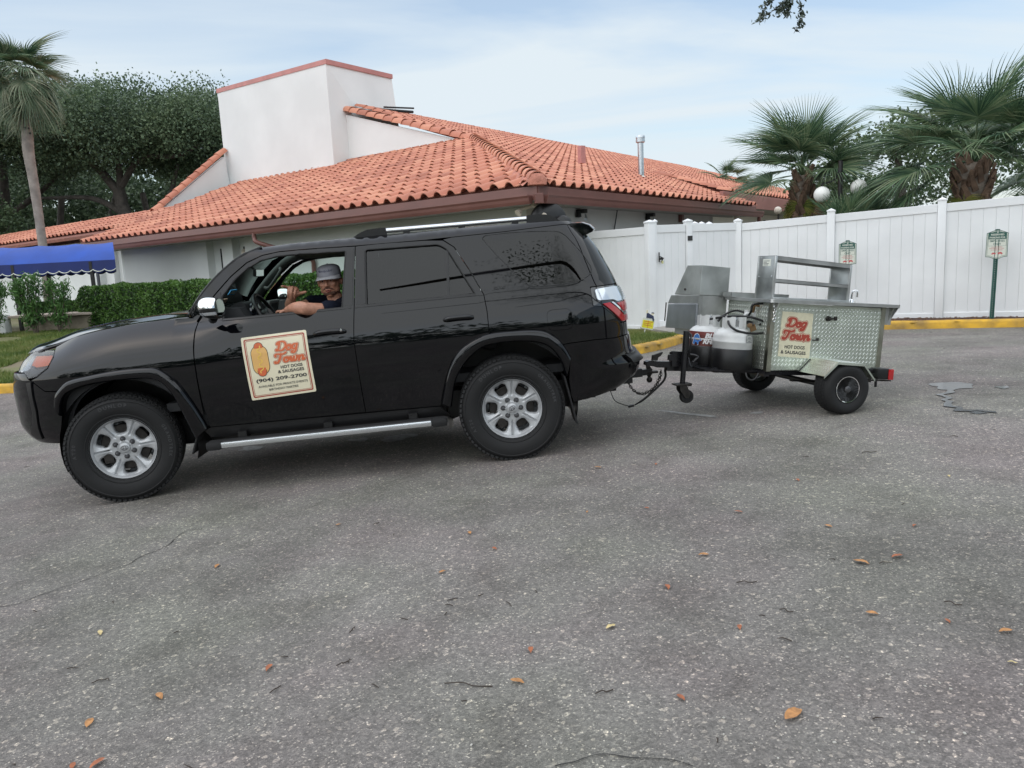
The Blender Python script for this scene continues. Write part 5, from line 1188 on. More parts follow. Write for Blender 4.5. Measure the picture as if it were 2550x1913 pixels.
for side in (1, -1):
    near = side > 0
    panel('front_fender', fender, m_paint, car, side, res=.035)
    d1 = panel('front_door', door_f, m_paint, car, side, holes=[hole_f], res=.038)
    d2 = panel('rear_door', door_r, m_paint, car, side, holes=[hole_r], res=.038)
    panel('quarter_panel', quarter, m_paint, car, side, holes=[qglass, fuel] if near else [qglass], res=.035)
    if near: panel('fuel_door', [(a*.985-.006, .981+(b-.981)*.97) for a, b in fuel], m_paint, car, side, off=.001)
    panel('rocker_panel', rocker, m_matte, car, side, off=-.004)
    panel('roof_side', rail_side, m_paint, car, side, res=.035)
    panel('rear_bumper_side', bump_r, m_paint, car, side, off=.004, res=.035, thick=.03)
    panel('front_bumper_side', bump_f, m_paint, car, side, off=.002, res=.035, thick=.03)
    sweep_flare('wheel_arch_flare', flF_o, flF_i, side); sweep_flare('wheel_arch_flare', flR_o, flR_i, side)
    # glass
    panel('door_glass', [(a, b) for a, b in hole_r], m_tint, d2, side, off=-.014, thick=0, res=.05)
    if not near: panel('door_glass', hole_f, m_clear, d1, side, off=-.014, thick=0, res=.05)
    gq = panel('quarter_glass', [((a+.3)*.992-.3, 1.42+(b-1.42)*.985) for a, b in qglass], m_tint, car, side, off=-.001, thick=.004, res=.05)
    # rubber seals along the openings
    def seal(parent, poly_, w, off, name='window_seal', m=m_seal):
        b = MB(); P = [Vector(P3(a, c, off, side)) for a, c in resamp(poly_, .03)]; b.tube(P+[P[0]], w, 6, cap=False); return b.build(name, m, parent, smooth=60, local=True)
    seal(d1, hole_f, .007, -.006); seal(d2, hole_r, .007, -.006); seal(gq, qglass, .004, -.004)
    # satin B-pillar covers and division bar
    panel('pillar_cover', [(1.050, 1.598), (1.002, 1.616), (1.036, 1.222), (1.100, 1.222)], m_matte, d1, side, off=.0025, thick=.003)
    panel('pillar_cover', [(.974, 1.616), (.926, 1.596), (.944, 1.222), (1.008, 1.222)], m_matte, d2, side, off=.0025, thick=.003)
    panel('division_bar', [(.345, 1.562), (.331, 1.545), (.352, 1.216), (.372, 1.216)], m_matte, d2, side, off=-.002, thick=.01)
    panel('belt_moulding', [(1.935, 1.213), (1.10, 1.212), (1.045, 1.212), (1.048, 1.200), (1.95, 1.200)], m_matte, d1, side, off=.005, thick=.012)
    panel('belt_moulding', [(1.015, 1.213), (.17, 1.216), (.163, 1.203), (1.017, 1.200)], m_matte, d2, side, off=.005, thick=.012)
    panel('sail_trim', [(2.118, 1.203), (1.992, 1.370), (1.952, 1.400), (1.950, 1.205)], m_matte, d1, side, off=.003, thick=.006)
    # handles
    for par, s0, s1, zc in ((d1, 1.075, 1.334, 1.049), (d2, .182, .432, 1.056)):
        cup = panel('handle_recess', fillet([(s1, zc-.004), (s1-.03, zc+.044), (s0+.02, zc+.044), (s0, zc+.02), (s0, zc-.02), (s0+.03, zc-.042), (s1-.04, zc-.036)], .03), m_seal, par, side, off=.0012, thick=.001, res=.03) 
        cup.data.materials[0] = m_paint
        b = MB(); P = [Vector(P3(s1-.025-(s1-s0-.05)*t, zc+.004*math.sin(PI*t), .010+.026*min(1, math.sin(PI*t)*2.2), side)) for t in [i/12 for i in range(13)]]
        b.tube(P, [.012]+[.0165]*11+[.014], 10, flat=1.0); b.build('door_handle', m_paint, par, smooth=60, local=True)
        if near and par is d1:
            b = MB(); q = Vector(P3(1.118, zc+.004, .053)); b.lathe([(0, .004), (.009, .003), (.010, -.004)], Matrix.Translation(q) @ Matrix.Rotation(-PI/2, 4, 'X'), 14); b.build('lock_cylinder', m_chrome, par, local=True)
    # lamps
    hd = panel('headlight', headl, m_lens_dark, car, side, off=-.014, thick=.03)
    panel('amber_reflector', [(3.225, 1.079), (3.215, 1.015), (3.36, 1.006), (3.444, 1.022), (3.448, 1.080)], m_lens_amber, hd, side, off=-.006, thick=.008)
    panel('reflector_bowl', [(3.46, 1.085), (3.55, 1.085), (3.60, 1.04), (3.60, .99), (3.50, .985), (3.455, 1.0)], m_lens_clear, hd, side, off=-.008, thick=.008)
    panel('reflector_bowl', [(3.36, .995), (3.445, 1.01), (3.45, .945), (3.345, .955), (3.26, .995)], m_alloyd, hd, side, off=-.009, thick=.008)
    panel('lens', headl, glass('lens_glass'+str(side), (.92, .94, .95), fres=1.5), hd, side, off=.001, thick=.012)
    seal(hd, headl, .003, -.002, 'lamp_gasket', m_seal)
    tl = panel('tail_lamp', tail, m_lens_dark, car, side, off=-.008, thick=.03)
    panel('clear_section', fillet([(-.688, 1.163), (-.86, 1.168), RS(1.33, 1.158), RS(1.33, 1.065), (-.90, 1.060), (-.86, 1.078), (-.70, 1.084)], .02), m_lens_clear, tl, side, off=.006, thick=.014, res=.03)
    panel('red_section', [(-.745, 1.058), (-.815, 1.060), (-.985, .955), RS(1.33, .948), RS(1.33, .905), (-.95, .912)], m_lens_red, tl, side, off=.004, thick=.012, res=.03)
    panel('chrome_strip', [(-.830, 1.060), (-.850, 1.062), (-1.0, .970), RS(1.33, .966), RS(1.33, .955), (-.99, .958)], m_chrome, tl, side, off=.006, thick=.012, res=.03)
    panel('red_section', [(-.90, 1.050), RS(1.33, 1.055), RS(1.33, .985), (-.985, .982)], m_lens_red, tl, side, off=.003, thick=.01, res=.03)
    for i in range(5): panel('lens_rib', [RS(1.12, 1.150-.016*i), RS(1.32, 1.148-.016*i), RS(1.32, 1.141-.016*i), RS(1.12, 1.143-.016*i)], m_lens_clear, tl, side, off=.009, thick=.004, res=.03)
    # bumper garnish, reflector, black step corner
    panel('bumper_blade', [(3.400, .905), (3.462, .90), (3.450, .80), (3.455, .69), (3.50, .60), (3.59, .53), (3.52, .485), (3.44, .49), (3.425, .60), (3.405, .70), (3.408, .80)], m_matte, car, side, off=.014, thick=.02, res=.03)
    panel('bumper_step', [RS(.85, .665), RS(1.57, .665), RS(1.57, .60), RS(.9, .60)], m_matte, car, side, off=.030, thick=.05)
    # mud flap and arch liners
    b = MB(); b.box((-.43, .83*side, .40), (.012, .20, .36), Matrix.Rotation(R(10), 3, 'Y'), ch=.004); b.build('mud_flap', m_rubber, car, local=True)
    b = MB(); b.box((2.225, .86*side, .40), (.012, .14, .22), Matrix.Rotation(R(-22), 3, 'Y'), ch=.004); b.build('mud_flap', m_rubber, car, local=True)
    for cx in (2.70, -.01):
        b = MB(); v = []; f = []; n = 26
        for i in range(n+1):
            a = R(-18)+R(216)*i/n; rr = .475
            for yy in (.90, .42): v.append((cx+rr*math.cos(a), yy*side, .40+rr*math.sin(a)))
        for i in range(n): f.append((2*i, 2*i+1, 2*i+3, 2*i+2))
        v += [(cx, .42*side, .4)]; f += [(2*i+1, 2*i+3, len(v)-1) for i in range(n)]
        b.add(v, f); b.build('arch_liner', m_matte, car, smooth=60, local=True)
    circ = lambda cx, r_: [(cx+r_*math.cos(2*PI*i/28), .40+r_*math.sin(2*PI*i/28)) for i in range(28)]
    shell_ = [(3.30, .70), (3.25, 1.08), (2.3, 1.19), (2.0, 1.185), (.1, 1.185), (-.6, 1.185), (-.95, 1.12), (-.95, .50), (-.55, .46)]+[( -.01+.47*math.cos(t), .40+.47*math.sin(t)) for t in [PI-.05-(PI-.1)*i/14 for i in range(15)]]+[(.52, .47), (2.18, .47)]+[(2.70+.47*math.cos(t), .40+.47*math.sin(t)) for t in [PI-.05-(PI-.3)*i/14 for i in range(15)]]
    panel('inner_panel', shell_, m_int, car, side, off=-.045, thick=.01, res=.09)
    # side step
    b = MB(); b.tube([(2.10, .945*side, .352), (.49, .945*side, .352)], .052, 12, flat=.62, up=(0, 0, 1)); st = b.build('side_step', m_rubber, car, smooth=50, local=True)
    b = MB(); b.box((1.32, .985*side, .352), (1.50, .05, .042), ch=.012); b.build('aluminium_strip', m_satin, st, local=True, smooth=40)
    for uu in (2.085, .515): b = MB(); b.box((uu, .965*side, .352), (.11, .11, .062), ch=.022); b.build('step_end', m_rubber, st, local=True, smooth=50)
    for uu in (1.9, 1.3, .7): b = MB(); b.box((uu, .86*side, .40), (.06, .16, .05)); b.build('step_bracket', m_matte, st, local=True)
    # roof rail
    zr = lambda u: 1.690+.006*math.sin(max(0, min(1, (u+.5)/1.5))*PI)
    b = MB(); vv = .60*side; P = [(.77-(1.03)*i/10, vv, 1.722-.0-.010*(i/10)) for i in range(11)]; b.tube(P, .020, 10, flat=.85, up=(0, 0, 1)); rl = b.build('roof_rail', m_satin, car, smooth=60, local=True)
    for sgn, pts in ((1, [(1.025, 1.685), (.96, 1.722), (.90, 1.742), (.765, 1.746), (.765, 1.684)]), (-1, [(-.255, 1.736), (-.255, 1.662), (-.525, 1.655), (-.455, 1.705), (-.41, 1.727), (-.35, 1.735)])):
        b = MB(); pp = fillet(pts, .012, 3); b.prism(pp, lambda x, z: (x, vv-.026, z), lambda x, z: (x, vv+.026, z)); o = b.build('rail_foot', m_matte, rl, smooth=40, local=True)
    for uu in (.62, .22, -.17): b = MB(); b.box((uu, vv, 1.697), (.05, .03, .03), ch=.006); b.build('rail_stanchion', m_matte, rl, local=True)
    # mirrors
    mk = thing('door_mirror', None, None); mk.name = 'door_mirror'; mk.parent = car
    b = MB(); b.tube(catmull([(2.00, .88*side, 1.225), (1.975, .95*side, 1.222), (1.95, 1.0*side, 1.238)], 4), .030, 10); b.build('mirror_arm', m_matte, mk, smooth=60, local=True)
    def shellm(name, m, z0, z1, sc, cap=False):
        bm = bmesh.new(); bmesh.ops.create_uvsphere(bm, u_segments=28, v_segments=20, radius=1); v = []; f = []
        for q in bm.verts:
            x, y, z = q.co; x = math.copysign(abs(x)**.75, x); z2 = math.copysign(abs(z)**.8, z); y2 = math.copysign(abs(y)**.85, y)
            if x < -.55: x = -.55
            q.co = Vector((1.935+x*.085*sc, (1.04+y2*.115*sc)*side, 1.300+z2*.073*sc+.012*x))
        g = bmesh.ops.bisect_plane(bm, geom=bm.verts[:]+bm.edges[:]+bm.faces[:], plane_co=(0, 0, z0), plane_no=(0, 0, 1), clear_inner=True); bmesh.ops.bisect_plane(bm, geom=bm.verts[:]+bm.edges[:]+bm.faces[:], plane_co=(0, 0, z1), plane_no=(0, 0, 1), clear_outer=True)
        bm.verts.index_update(); me = bpy.data.meshes.new(name); bmesh.ops.recalc_face_normals(bm, faces=bm.faces[:]); bm.to_mesh(me); bm.free(); me.polygons.foreach_set('use_smooth', [True]*len(me.polygons)); return link(name, me, m, mk, local=True)
    shellm('mirror_housing', m_black, 1.2, 1.4, .985); shellm('mirror_cap', m_chrome, 1.302, 1.4, 1.0); shellm('signal_strip', m_lens_clear, 1.255, 1.276, 1.012)
    b = MB(); b.add([(1.887, (1.04+.100*math.cos(a)*1.0)*side, 1.298+.060*math.sin(a)) for a in [2*PI*i/24 for i in range(24)]], [tuple(range(24))]); b.build('mirror_glass', m_mirror, mk, local=True)
# hood, windscreen, roof, rear -------------------------------------------------
def gridmesh(name, fn, nu, nv, m, parent, thick=0, label=None, sm=True):
    v = [fn(i/nu, j/nv*2-1) for i in range(nu+1) for j in range(nv+1)]; k = nv+1; f = [(i*k+j, (i+1)*k+j, (i+1)*k+j+1, i*k+j+1) for i in range(nu) for j in range(nv)]
    b = MB(); b.add(v, f); o = b.build(name, m, parent, smooth=70, local=True, label=label)
    if thick: md = o.modifiers.new('Solidify', 'SOLIDIFY'); md.thickness = thick; md.offset = -1
    return o
def ufr(v):      # plan curve of the nose at bonnet height
    lo, hi = 2.62, 4.2
    for _ in range(30):
        mi = (lo+hi)/2
        if body(mi, 1.09)[1] > abs(v): lo = mi
        else: hi = mi
    return body(lo, 1.09)[0]
def hoodf(t, w):
    vmax = .742-.10*t**3; v = w*vmax; u0 = 2.19+.12*(1-w*w); u1 = ufr(v)-.005; u = u0+(u1-u0)*t
    uu = 2.19+(3.34-2.19)*t*(1 if abs(w) > 0 else 1); ze = _zt(min(3.42, u if abs(w) > .98 else 2.19+(u-u0)/(u1-u0+1e-6)*(1.2)))
    bulge = .018*math.exp(-((abs(w)-.62)/.16)**2)*(1-t)**.4*min(1, t*6)
    return (u, v, ze-.003+.036*(1-w*w)*(1-.5*t**4)+bulge-.03*max(0, (t-.93)/.07)**2)
gridmesh('hood', hoodf, 30, 30, m_paint, car, .02)
b = MB(); b.prism([(3.05, .85), (3.40, .85), (3.40, 1.06), (3.05, 1.06)], lambda x, z: (x, -.60, z), lambda x, z: (x, .60, z)); b.build('grille', m_matte, car, local=True)
b = MB(); b.box((2.18, 0, 1.225), (.20, 1.40, .03)); cw = b.build('cowl', m_black, car, local=True)
b = MB()
for y in (.35, -.25): b.tube([(2.24, y+.32, 1.262), (2.19, y, 1.285), (2.16, y-.25, 1.30)], .008, 6)
b.tube([(2.25, .64, 1.262), (2.20, .60, 1.272), (2.20, .3, 1.285)], .009, 6); b.build('wiper', m_black, cw, local=True)
_ue = pchip([1.25, 1.29, 1.42, 1.555, 1.64, 1.685], [2.215, 2.185, 2.075, 1.922, 1.79, 1.66])
def wsf(t, w): z = 1.262+(1.684-1.262)*t; ve = Wd(_ue(z), z)-.008; return (_ue(z)-.012+.20*(1-w*w), ve*w, z)
gridmesh('windscreen', wsf, 14, 20, m_green, car)
for sd in (1, -1): b = MB(); b.tube([Vector(wsf(t, sd))+Vector((.004, 0, .004)) for t in [i/10 for i in range(11)]], .010, 6); b.build('windscreen_trim', m_seal, car, local=True)
def rooff(t, w): u = 1.67-2.28*t; z0 = 1.686 if u > 1.2 else 1.690; ue = u+.17*(1-w*w)*max(0, 1-t*6)-.05*(1-w*w)*max(0, t*6-5); zz = 1.690-.045*max(0, (u-1.35)/.32)**2*.3-.035*max(0, (.1-u)/.7)**1.5; return (ue, w*.612, zz-.004*w**8+.022*(1-w*w))
gridmesh('roof', rooff, 24, 16, m_paint, car, .015)
gridmesh('headliner', lambda t, w: (1.60-2.1*t, w*.60, 1.640-.03*w*w-.02*t), 6, 6, m_intg, car)
# spoiler
sp = [(-.545, 1.655), (-.62, 1.664), (-.705, 1.662), (-.765, 1.640), (-.800, 1.605), (-.785, 1.588), (-.70, 1.560), (-.655, 1.536), (-.60, 1.545)]
v = []; f = []; n = len(sp)
for w in [i/10 for i in range(-10, 11)]:
    for x, z in sp:
        k = abs(w)**4; v.append((x+.035*k+(x+.55)*-.10*k, w*(.655-(-.55-x)*.16), z-.015*k))
for i in range(20):
    for j in range(n): f.append((i*n+j, i*n+(j+1) % n, (i+1)*n+(j+1) % n, (i+1)*n+j))
f += [tuple(range(n)), tuple(20*n+j for j in range(n))]; b = MB(); b.add(v, f); bevelmod(b.build('rear_spoiler', m_paint, car, smooth=40, local=True), .004)
for side in (1, -1):
    SP = lambda ph, z, off=0, sd=1: P3(SR-ph*aR(z), z, off, sd)
    panel('tailgate', [(1.17, .895), (1.575, .895), (1.575, 1.20), (1.17, 1.20)], m_paint, car, side, surf=SP, res=.05, off=-.004)
    panel('tailgate', [(1.17, .81), (1.575, .81), (1.575, .89), (1.17, .89)], m_paint, car, side, surf=SP, res=.05, off=-.006)
    panel('rear_glass', [(1.17, 1.205), (1.575, 1.205), (1.575, 1.56), (1.17, 1.56)], m_winglass, car, side, surf=SP, res=.05, off=-.002)
# under body, axles, exhaust
b = MB(); b.box((1.2, 0, .43), (3.7, 1.30, .16)); b.box((1.25, .55, .37), (2.6, .09, .12)); b.box((1.25, -.55, .37), (2.6, .09, .12)); b.box((-.70, 0, .50), (.5, 1.2, .16)); b.tube([(0, -.7, .38), (0, .7, .38)], .05, 10); b.lathe([(0, -.11), (.12, -.08), (.14, 0), (.12, .08), (0, .11)], Matrix.Translation((0, 0, .38)) @ Matrix.Rotation(PI/2, 4, 'X'), 14); b.tube([(2.7, -.7, .38), (2.7, .7, .38)], .04, 8); b.tube([(.6, .30, .36), (-.5, .34, .36), (-.86, .36, .36)], .03, 8); b.build('underbody', m_matte, car, local=True)
# cabin -------------------------------------------------------------------------
b = MB(); b.box((1.0, 0, .62), (2.9, 1.55, .06)); b.build('cabin_floor', m_int, car, local=True)
dash = MB(); dp = [(2.16, 1.18), (2.10, 1.262), (1.98, 1.285), (1.86, 1.275), (1.84, 1.23), (1.80, 1.16), (1.85, .95), (2.16, .95)]
dash.prism(dp, lambda x, z: (x, -.70, z), lambda x, z: (x, .70, z)); do = dash.build('dashboard', m_int, car, local=True, smooth=40)
b = MB(); b.prism(fillet([(2.02, 1.27), (1.90, 1.315), (1.86, 1.30), (1.845, 1.23), (1.95, 1.20)], .02), lambda x, z: (x, .22, z), lambda x, z: (x, .56, z)); b.build('instrument_hood', m_int, do, local=True, smooth=40)
b = MB(); b.box((1.815, .0, 1.20), (.03, .30, .20), Matrix.Rotation(R(-14), 3, 'Y'), ch=.01); cs = b.build('centre_console', m_intg, car, local=True)
b = MB(); b.box((1.797, .0, 1.225), (.01, .20, .10), Matrix.Rotation(R(-14), 3, 'Y')); b.build('screen', m_winglass, cs, local=True)
b = MB(); b.tube([(1.838, .33, 1.24), (1.825, .33, 1.24)], .06, 16); b.tube([(1.838, .47, 1.24), (1.825, .47, 1.24)], .06, 16); b.build('gauge', m_winglass, do, local=True)
MW = Matrix.Translation((1.74, .40, 1.185)) @ Matrix.Rotation(R(-64), 4, 'Y')
b = MB(); b.tube([MW @ Vector((.185*math.cos(a), .185*math.sin(a), 0)) for a in [2*PI*i/32 for i in range(33)]], .015, 8, cap=False); sw = b.build('steering_wheel', m_black, car, smooth=60, local=True)
b = MB(); b.lathe([(0, .03), (.055, .028), (.07, .005), (.06, -.03), (0, -.03)], MW, 16); 
for a in (0, PI, -PI/2): b.tube([MW @ Vector((.06*math.cos(a+PI/2), .06*math.sin(a+PI/2), 0)), MW @ Vector((.18*math.cos(a+PI/2), .18*math.sin(a+PI/2), 0))], .014, 6)
b.tube([MW @ Vector((0, 0, -.02)), MW @ Vector((0, 0, -.25))], .03, 8); b.build('hub_and_spokes', m_black, sw, smooth=50, local=True)
b = MB(); b.box((1.880, 0.0, 1.522), (.022, .24, .062), Matrix.Rotation(R(-8), 3, 'Y'), ch=.012); rv = b.build('rear_view_mirror', m_black, car, local=True, smooth=50)
b = MB(); b.box((1.866, 0, 1.520), (.004, .22, .05), Matrix.Rotation(R(-8), 3, 'Y')); b.build('mirror_glass', m_mirror, rv, local=True); b = MB(); b.tube([(1.89, 0, 1.53), (1.93, 0, 1.575)], .010, 6); b.build('mirror_stalk', m_black, rv, local=True)
for side in (1, -1):        # A-pillar trims with grab handles, inner door tops
    b = MB(); P = [(2.14, .665*side, 1.285), (2.03, .645*side, 1.40), (1.88, .615*side, 1.535), (1.76, .595*side, 1.615), (1.60, .58*side, 1.645), (1.0, .575*side, 1.638)]; b.tube(catmull(P, 4), .036, 8); pt_ = b.build('pillar_trim', m_intg, car, smooth=60, local=True)
    if side < 0: b = MB(); b.tube(catmull([(2.00, -.60, 1.40), (1.95, -.565, 1.40), (1.84, -.55, 1.52), (1.84, -.575, 1.555)], 4), .014, 8); b.build('grab_handle', m_intg, pt_, smooth=60, local=True)
    b = MB(); b.box((1.50, .80*side, 1.10), (.90, .06, .18), ch=.02); b.build('door_card', m_intg if side < 0 else m_int, car, local=True)
for y in (.40, -.40):
    st_ = MB(); st_.box((1.18, y, .86), (.52, .50, .16), ch=.05); st_.box((.955, y, 1.12), (.15, .48, .62), Matrix.Rotation(R(-14), 3, 'Y'), ch=.06); se = st_.build('seat', m_int, car, local=True, smooth=50)
    b = MB(); b.box((.875, y, 1.46), (.10, .26, .17), Matrix.Rotation(R(-8), 3, 'Y'), ch=.04); b.build('headrest', m_int, se, local=True, smooth=50)
b = MB(); b.box((.05, 0, 1.08), (.15, 1.3, .60), Matrix.Rotation(R(-14), 3, 'Y'), ch=.05); b.build('rear_seat', m_int, car, local=True, smooth=50)
b = MB(); b.box((.93, .66, 1.28), (.07, .03, .66), ch=.01); b.build('belt_pillar', m_int, car, local=True)
# stickers on the windscreen (far side)
def wsp(z, w, off=-.004): p = Vector(wsf((z-1.262)/(.422), w)); p.x += off; return p
def wquad(z0, z1, w0, w1, off=-.004): return [wsp(z0, w0, off), wsp(z0, w1, off), wsp(z1, w1, off), wsp(z1, w0, off)]
b = MB(); b.add(wquad(1.365, 1.405, -.50, -.62), [(0, 1, 2, 3)]); sk = b.build('windscreen_sticker', mat('sticker_blue', (.10, .35, .62), .5), car, local=True)
b = MB(); b.add(wquad(1.373, 1.397, -.525, -.60, -.007), [(0, 1, 2, 3)]); b.build('sticker_field', m_swhite, sk, local=True)
b = MB(); b.add(wquad(1.305, 1.335, -.42, -.55), [(0, 1, 2, 3)]); b.build('windscreen_sticker', mat('sticker_pink', (.65, .45, .36), .5), car, local=True)
# wheels ------------------------------------------------------------------------
def rim_mesh():
    Ro = .222; ang = [i*PI/3 for i in range(6)]
    def win(a):     # noqa     # window between spokes, centred on a+30deg
        c = a+PI/6; pts = [(.104, -.022), (.120, -.040), (.172, -.045), (.188, -.033), (.190, 0), (.188, .033), (.172, .045), (.120, .040), (.104, .022)]
        q = [(r_*math.cos(c)-t*math.sin(c), r_*math.sin(c)+t*math.cos(c)) for r_, t in pts]; return fillet(q, .012, 3)
    holes = [win(a) for a in ang]; outl = [(Ro*math.cos(2*PI*i/72), Ro*math.sin(2*PI*i/72)) for i in range(72)]
    def dist(p, poly_):
        d = 9
        for i in range(len(poly_)):
            a = Vector(poly_[i]); b_ = Vector(poly_[(i+1) % len(poly_)]); ab = b_-a; t = max(0, min(1, (Vector(p)-a).dot(ab)/max(1e-9, ab.length_squared))); d = min(d, (a+ab*t-Vector(p)).length)
        return d
    V = list(outl); E_ = [(i, (i+1) % 72) for i in range(72)]
    for h in holes:
        h2 = resamp(h, .008); b0 = len(V); V += h2; E_ += [(b0+i, b0+(i+1) % len(h2)) for i in range(len(h2))]
        # inner bevel ring
        cx = sum(p[0] for p in h)/len(h); cy = sum(p[1] for p in h)/len(h); V += [(cx+(x-cx)*1.17, cy+(y-cy)*1.17) for x, y in h2]
    for a in ang:
        for r_ in [.075+.0065*i for i in range(23)]:
            if r_ < .218:
                for t in (-.011, -.0045, 0, .0045, .011): V.append((r_*math.cos(a)-t*math.sin(a), r_*math.sin(a)+t*math.cos(a)))
    for r_ in (.215, .208, .200): V += [(r_*math.cos(2*PI*(i+.5)/96), r_*math.sin(2*PI*(i+.5)/96)) for i in range(96)]
    for r_ in (.012, .03, .045, .052, .060, .075, .088): k = int(r_*400)+6; V += [(r_*math.cos(2*PI*i/k), r_*math.sin(2*PI*i/k)) for i in range(k)]
    r = geometry.delaunay_2d_cdt([Vector(p) for p in V], E_, [], 0, 1e-5, True); v2 = [tuple(p) for p in r[0]]; F = [tuple(f) for f in r[2] if not any(inpoly(sum(v2[i][0] for i in f)/3, sum(v2[i][1] for i in f)/3, h) for h in holes)]
    def hgt(p):
        rr = math.hypot(*p); h = -.012-.020*(1-min(1, rr/.21)**2); d = min(dist(p, q) for q in holes); h -= .017*max(0, 1-d/.012)
        a = math.atan2(p[1], p[0]); k = round(a/(PI/3))*PI/3; t = abs(-p[0]*math.sin(k)+p[1]*math.cos(k)); along = p[0]*math.cos(k)+p[1]*math.sin(k)
        if .085 < along: h -= .015*max(0, 1-t/.0095)*min(1, (along-.085)/.02)
        if rr < .052: h += .006
        if rr > .212: h += .005
        return h
    top = [(x, y, hgt((x, y))) for x, y in v2]; be = {}
    for f in F:
        for i in range(3): be[(f[i], f[(i+1) % 3])] = 1
    bd = [(a, b_) for a, b_ in be if (b_, a) not in be]; n = len(top); VV = list(top); FF = list(F); mp_ = {}
    for a in {q for e in bd for q in e}: mp_[a] = len(VV); x, y, z = top[a]; VV.append((x, y, z-.035))
    for a, b_ in bd: FF.append((b_, a, mp_[a], mp_[b_]))
    return VV, FF
RV, RF = rim_mesh(); rimme = mkmesh('spoke_disc', RV, RF, 28); rimme.materials.append(m_alloy)
tread = MB()
for row, (y0, w_) in enumerate(((-.100, .034), (-.058, .034), (-.014, .034), (.030, .034), (.074, .034), (.108, .020))):
    nblk = 66
    for i in range(nblk):
        a = 2*PI*(i+.5*(row % 2))/nblk; rr = .3785-.010*(abs(y0+w_/2)/.12)**3; M = Matrix.Rotation(-a, 3, 'Z')
        c = Vector((rr*math.cos(a), rr*math.sin(a), y0+w_/2)); Mx = Matrix.Rotation(a, 3, 'Z') @ Matrix.Rotation(.35 if row % 2 else -.35, 3, 'X'); tread.box(c, (.014, 2*PI*.378/nblk*.74, w_*.9), Mx)
trme = mkmesh('tread_blocks', tread.v, tread.f); trme.materials.append(m_rubber)
tp = [(.222, .085), (.226, .108), (.232, .112), (.240, .1155), (.243, .1205), (.248, .1185), (.262, .126), (.285, .1325), (.310, .134), (.335, .130), (.339, .1335), (.345, .1315), (.352, .124), (.366, .114), (.374, .100), (.374, -.100), (.366, -.114), (.352, -.124), (.310, -.134), (.262, -.126), (.222, -.10), (.210, -.09), (.210, .085)]
tb = MB(); tb.lathe(tp, None, 96, closed=True); tb.fixn(); tyme = mkmesh('tyre', tb.v, tb.f, 35); tyme.materials.append(m_rubber)
bb = MB(); bb.lathe([(.2225, .104), (.226, .098), (.222, .075), (.205, .06), (.20, -.08), (.215, -.10)], None, 64); brme = mkmesh('rim_barrel', bb.v, bb.f, 40); brme.materials.append(m_alloy)
def raised_text(s, rad, a0, size, side_y, m, spread=1.0):
    """lettering moulded on the sidewall, returns mesh"""
    b_ = MB(); tot = 0; glyph = []
    for ch_ in s:
        if ch_ == ' ': glyph.append((None, .5)); continue
        v_, f_, w_, h_ = text2d(ch_, 1, .03); glyph.append(((v_, f_), w_+.16))
    W_ = sum(g[1] for g in glyph)*size*spread; a = a0+W_/rad/2
    for g, w_ in glyph:
        da = w_*size*spread/rad
        if g:
            ac = a-da/2; b_.add([((rad+y*size)*math.cos(ac-x*size/rad), (rad+y*size)*math.sin(ac-x*size/rad), side_y(rad+y*size)) for x, y in g[0]], g[1])
        a -= da
    me = mkmesh('lettering', b_.v, b_.f); me.materials.append(m); return me
def sidey(r_):
    xs = [.245, .262, .285, .310, .335, .352]; ys_ = [.118, .126, .1325, .134, .130, .124]
    return float(np.interp(r_, xs, ys_))+.0012
m_ltr = mat('moulded_lettering', (.035, .035, .037), .55)
let_me = [raised_text('GRANDTREK', .310, PI, .030, sidey, m_ltr, 1.15), raised_text('AT20', .310, -.15, .032, sidey, m_ltr, 1.15), raised_text('DUNLOP', .312, -PI/2, .034, sidey, m_ltr, 1.2)]
def wheel(u, v, z, side, steer, spin):
    M = Matrix.Translation((u, v*side, z)) @ Matrix.Rotation(steer, 4, 'Z') @ Matrix.Rotation(-PI/2*side, 4, 'X') @ Matrix.Rotation(spin, 4, 'Z')
    w = thing('wheel', None, None, M); w.parent = car; w.matrix_parent_inverse = Matrix.Identity(4); w.matrix_basis = M
    def put(me, nm): o = bpy.data.objects.new(nm, me); COL.objects.link(o); o.parent = w; return o
    put(tyme, 'tyre'); t_ = put(trme, 'tread_blocks'); t_['kind'] = 'stuff'; put(brme, 'rim_barrel'); o = put(rimme, 'spoke_disc'); o.location = (0, 0, .092)
    if side > 0:
        for me in let_me: put(me, 'sidewall_lettering')
    for i in range(6):
        a = PI/6+i*PI/3; b = MB(); b.lathe([(0, .022), (.009, .020), (.0115, .012), (.0125, .002), (.0185, .0015), (.0185, -.02)], Matrix.Translation((.064*math.cos(a), .064*math.sin(a), .065)), 14); b.build('lug_nut', m_alloyd, w, smooth=50, local=True)  # wide dark ring round each nut paints in the shade of a recess
    b = MB(); b.lathe([(0, .012), (.030, .011), (.036, .006), (.040, -.004), (.041, -.02)], Matrix.Translation((0, 0, .070)), 28); cp = b.build('centre_cap', m_alloy, w, smooth=50, local=True)
    b = MB(); 
    for rx, ry, cy in ((.024, .016, 0), (.009, .0155, 0), (.015, .006, .0075)): b.tube([(rx*math.cos(t), cy+ry*math.sin(t), .083) for t in [2*PI*i/24 for i in range(25)]], .0016, 5, cap=False)
    b.build('emblem', m_alloyd, w, local=True)
    b = MB(); b.lathe([(0, .02), (.16, .02), (.165, .01), (.16, 0), (0, 0)], None, 32); b.box((.12, .03, .02), (.06, .12, .07)); b.build('brake_disc', m_iron, w, smooth=50, local=True)
    return w
ang0 = R(19)
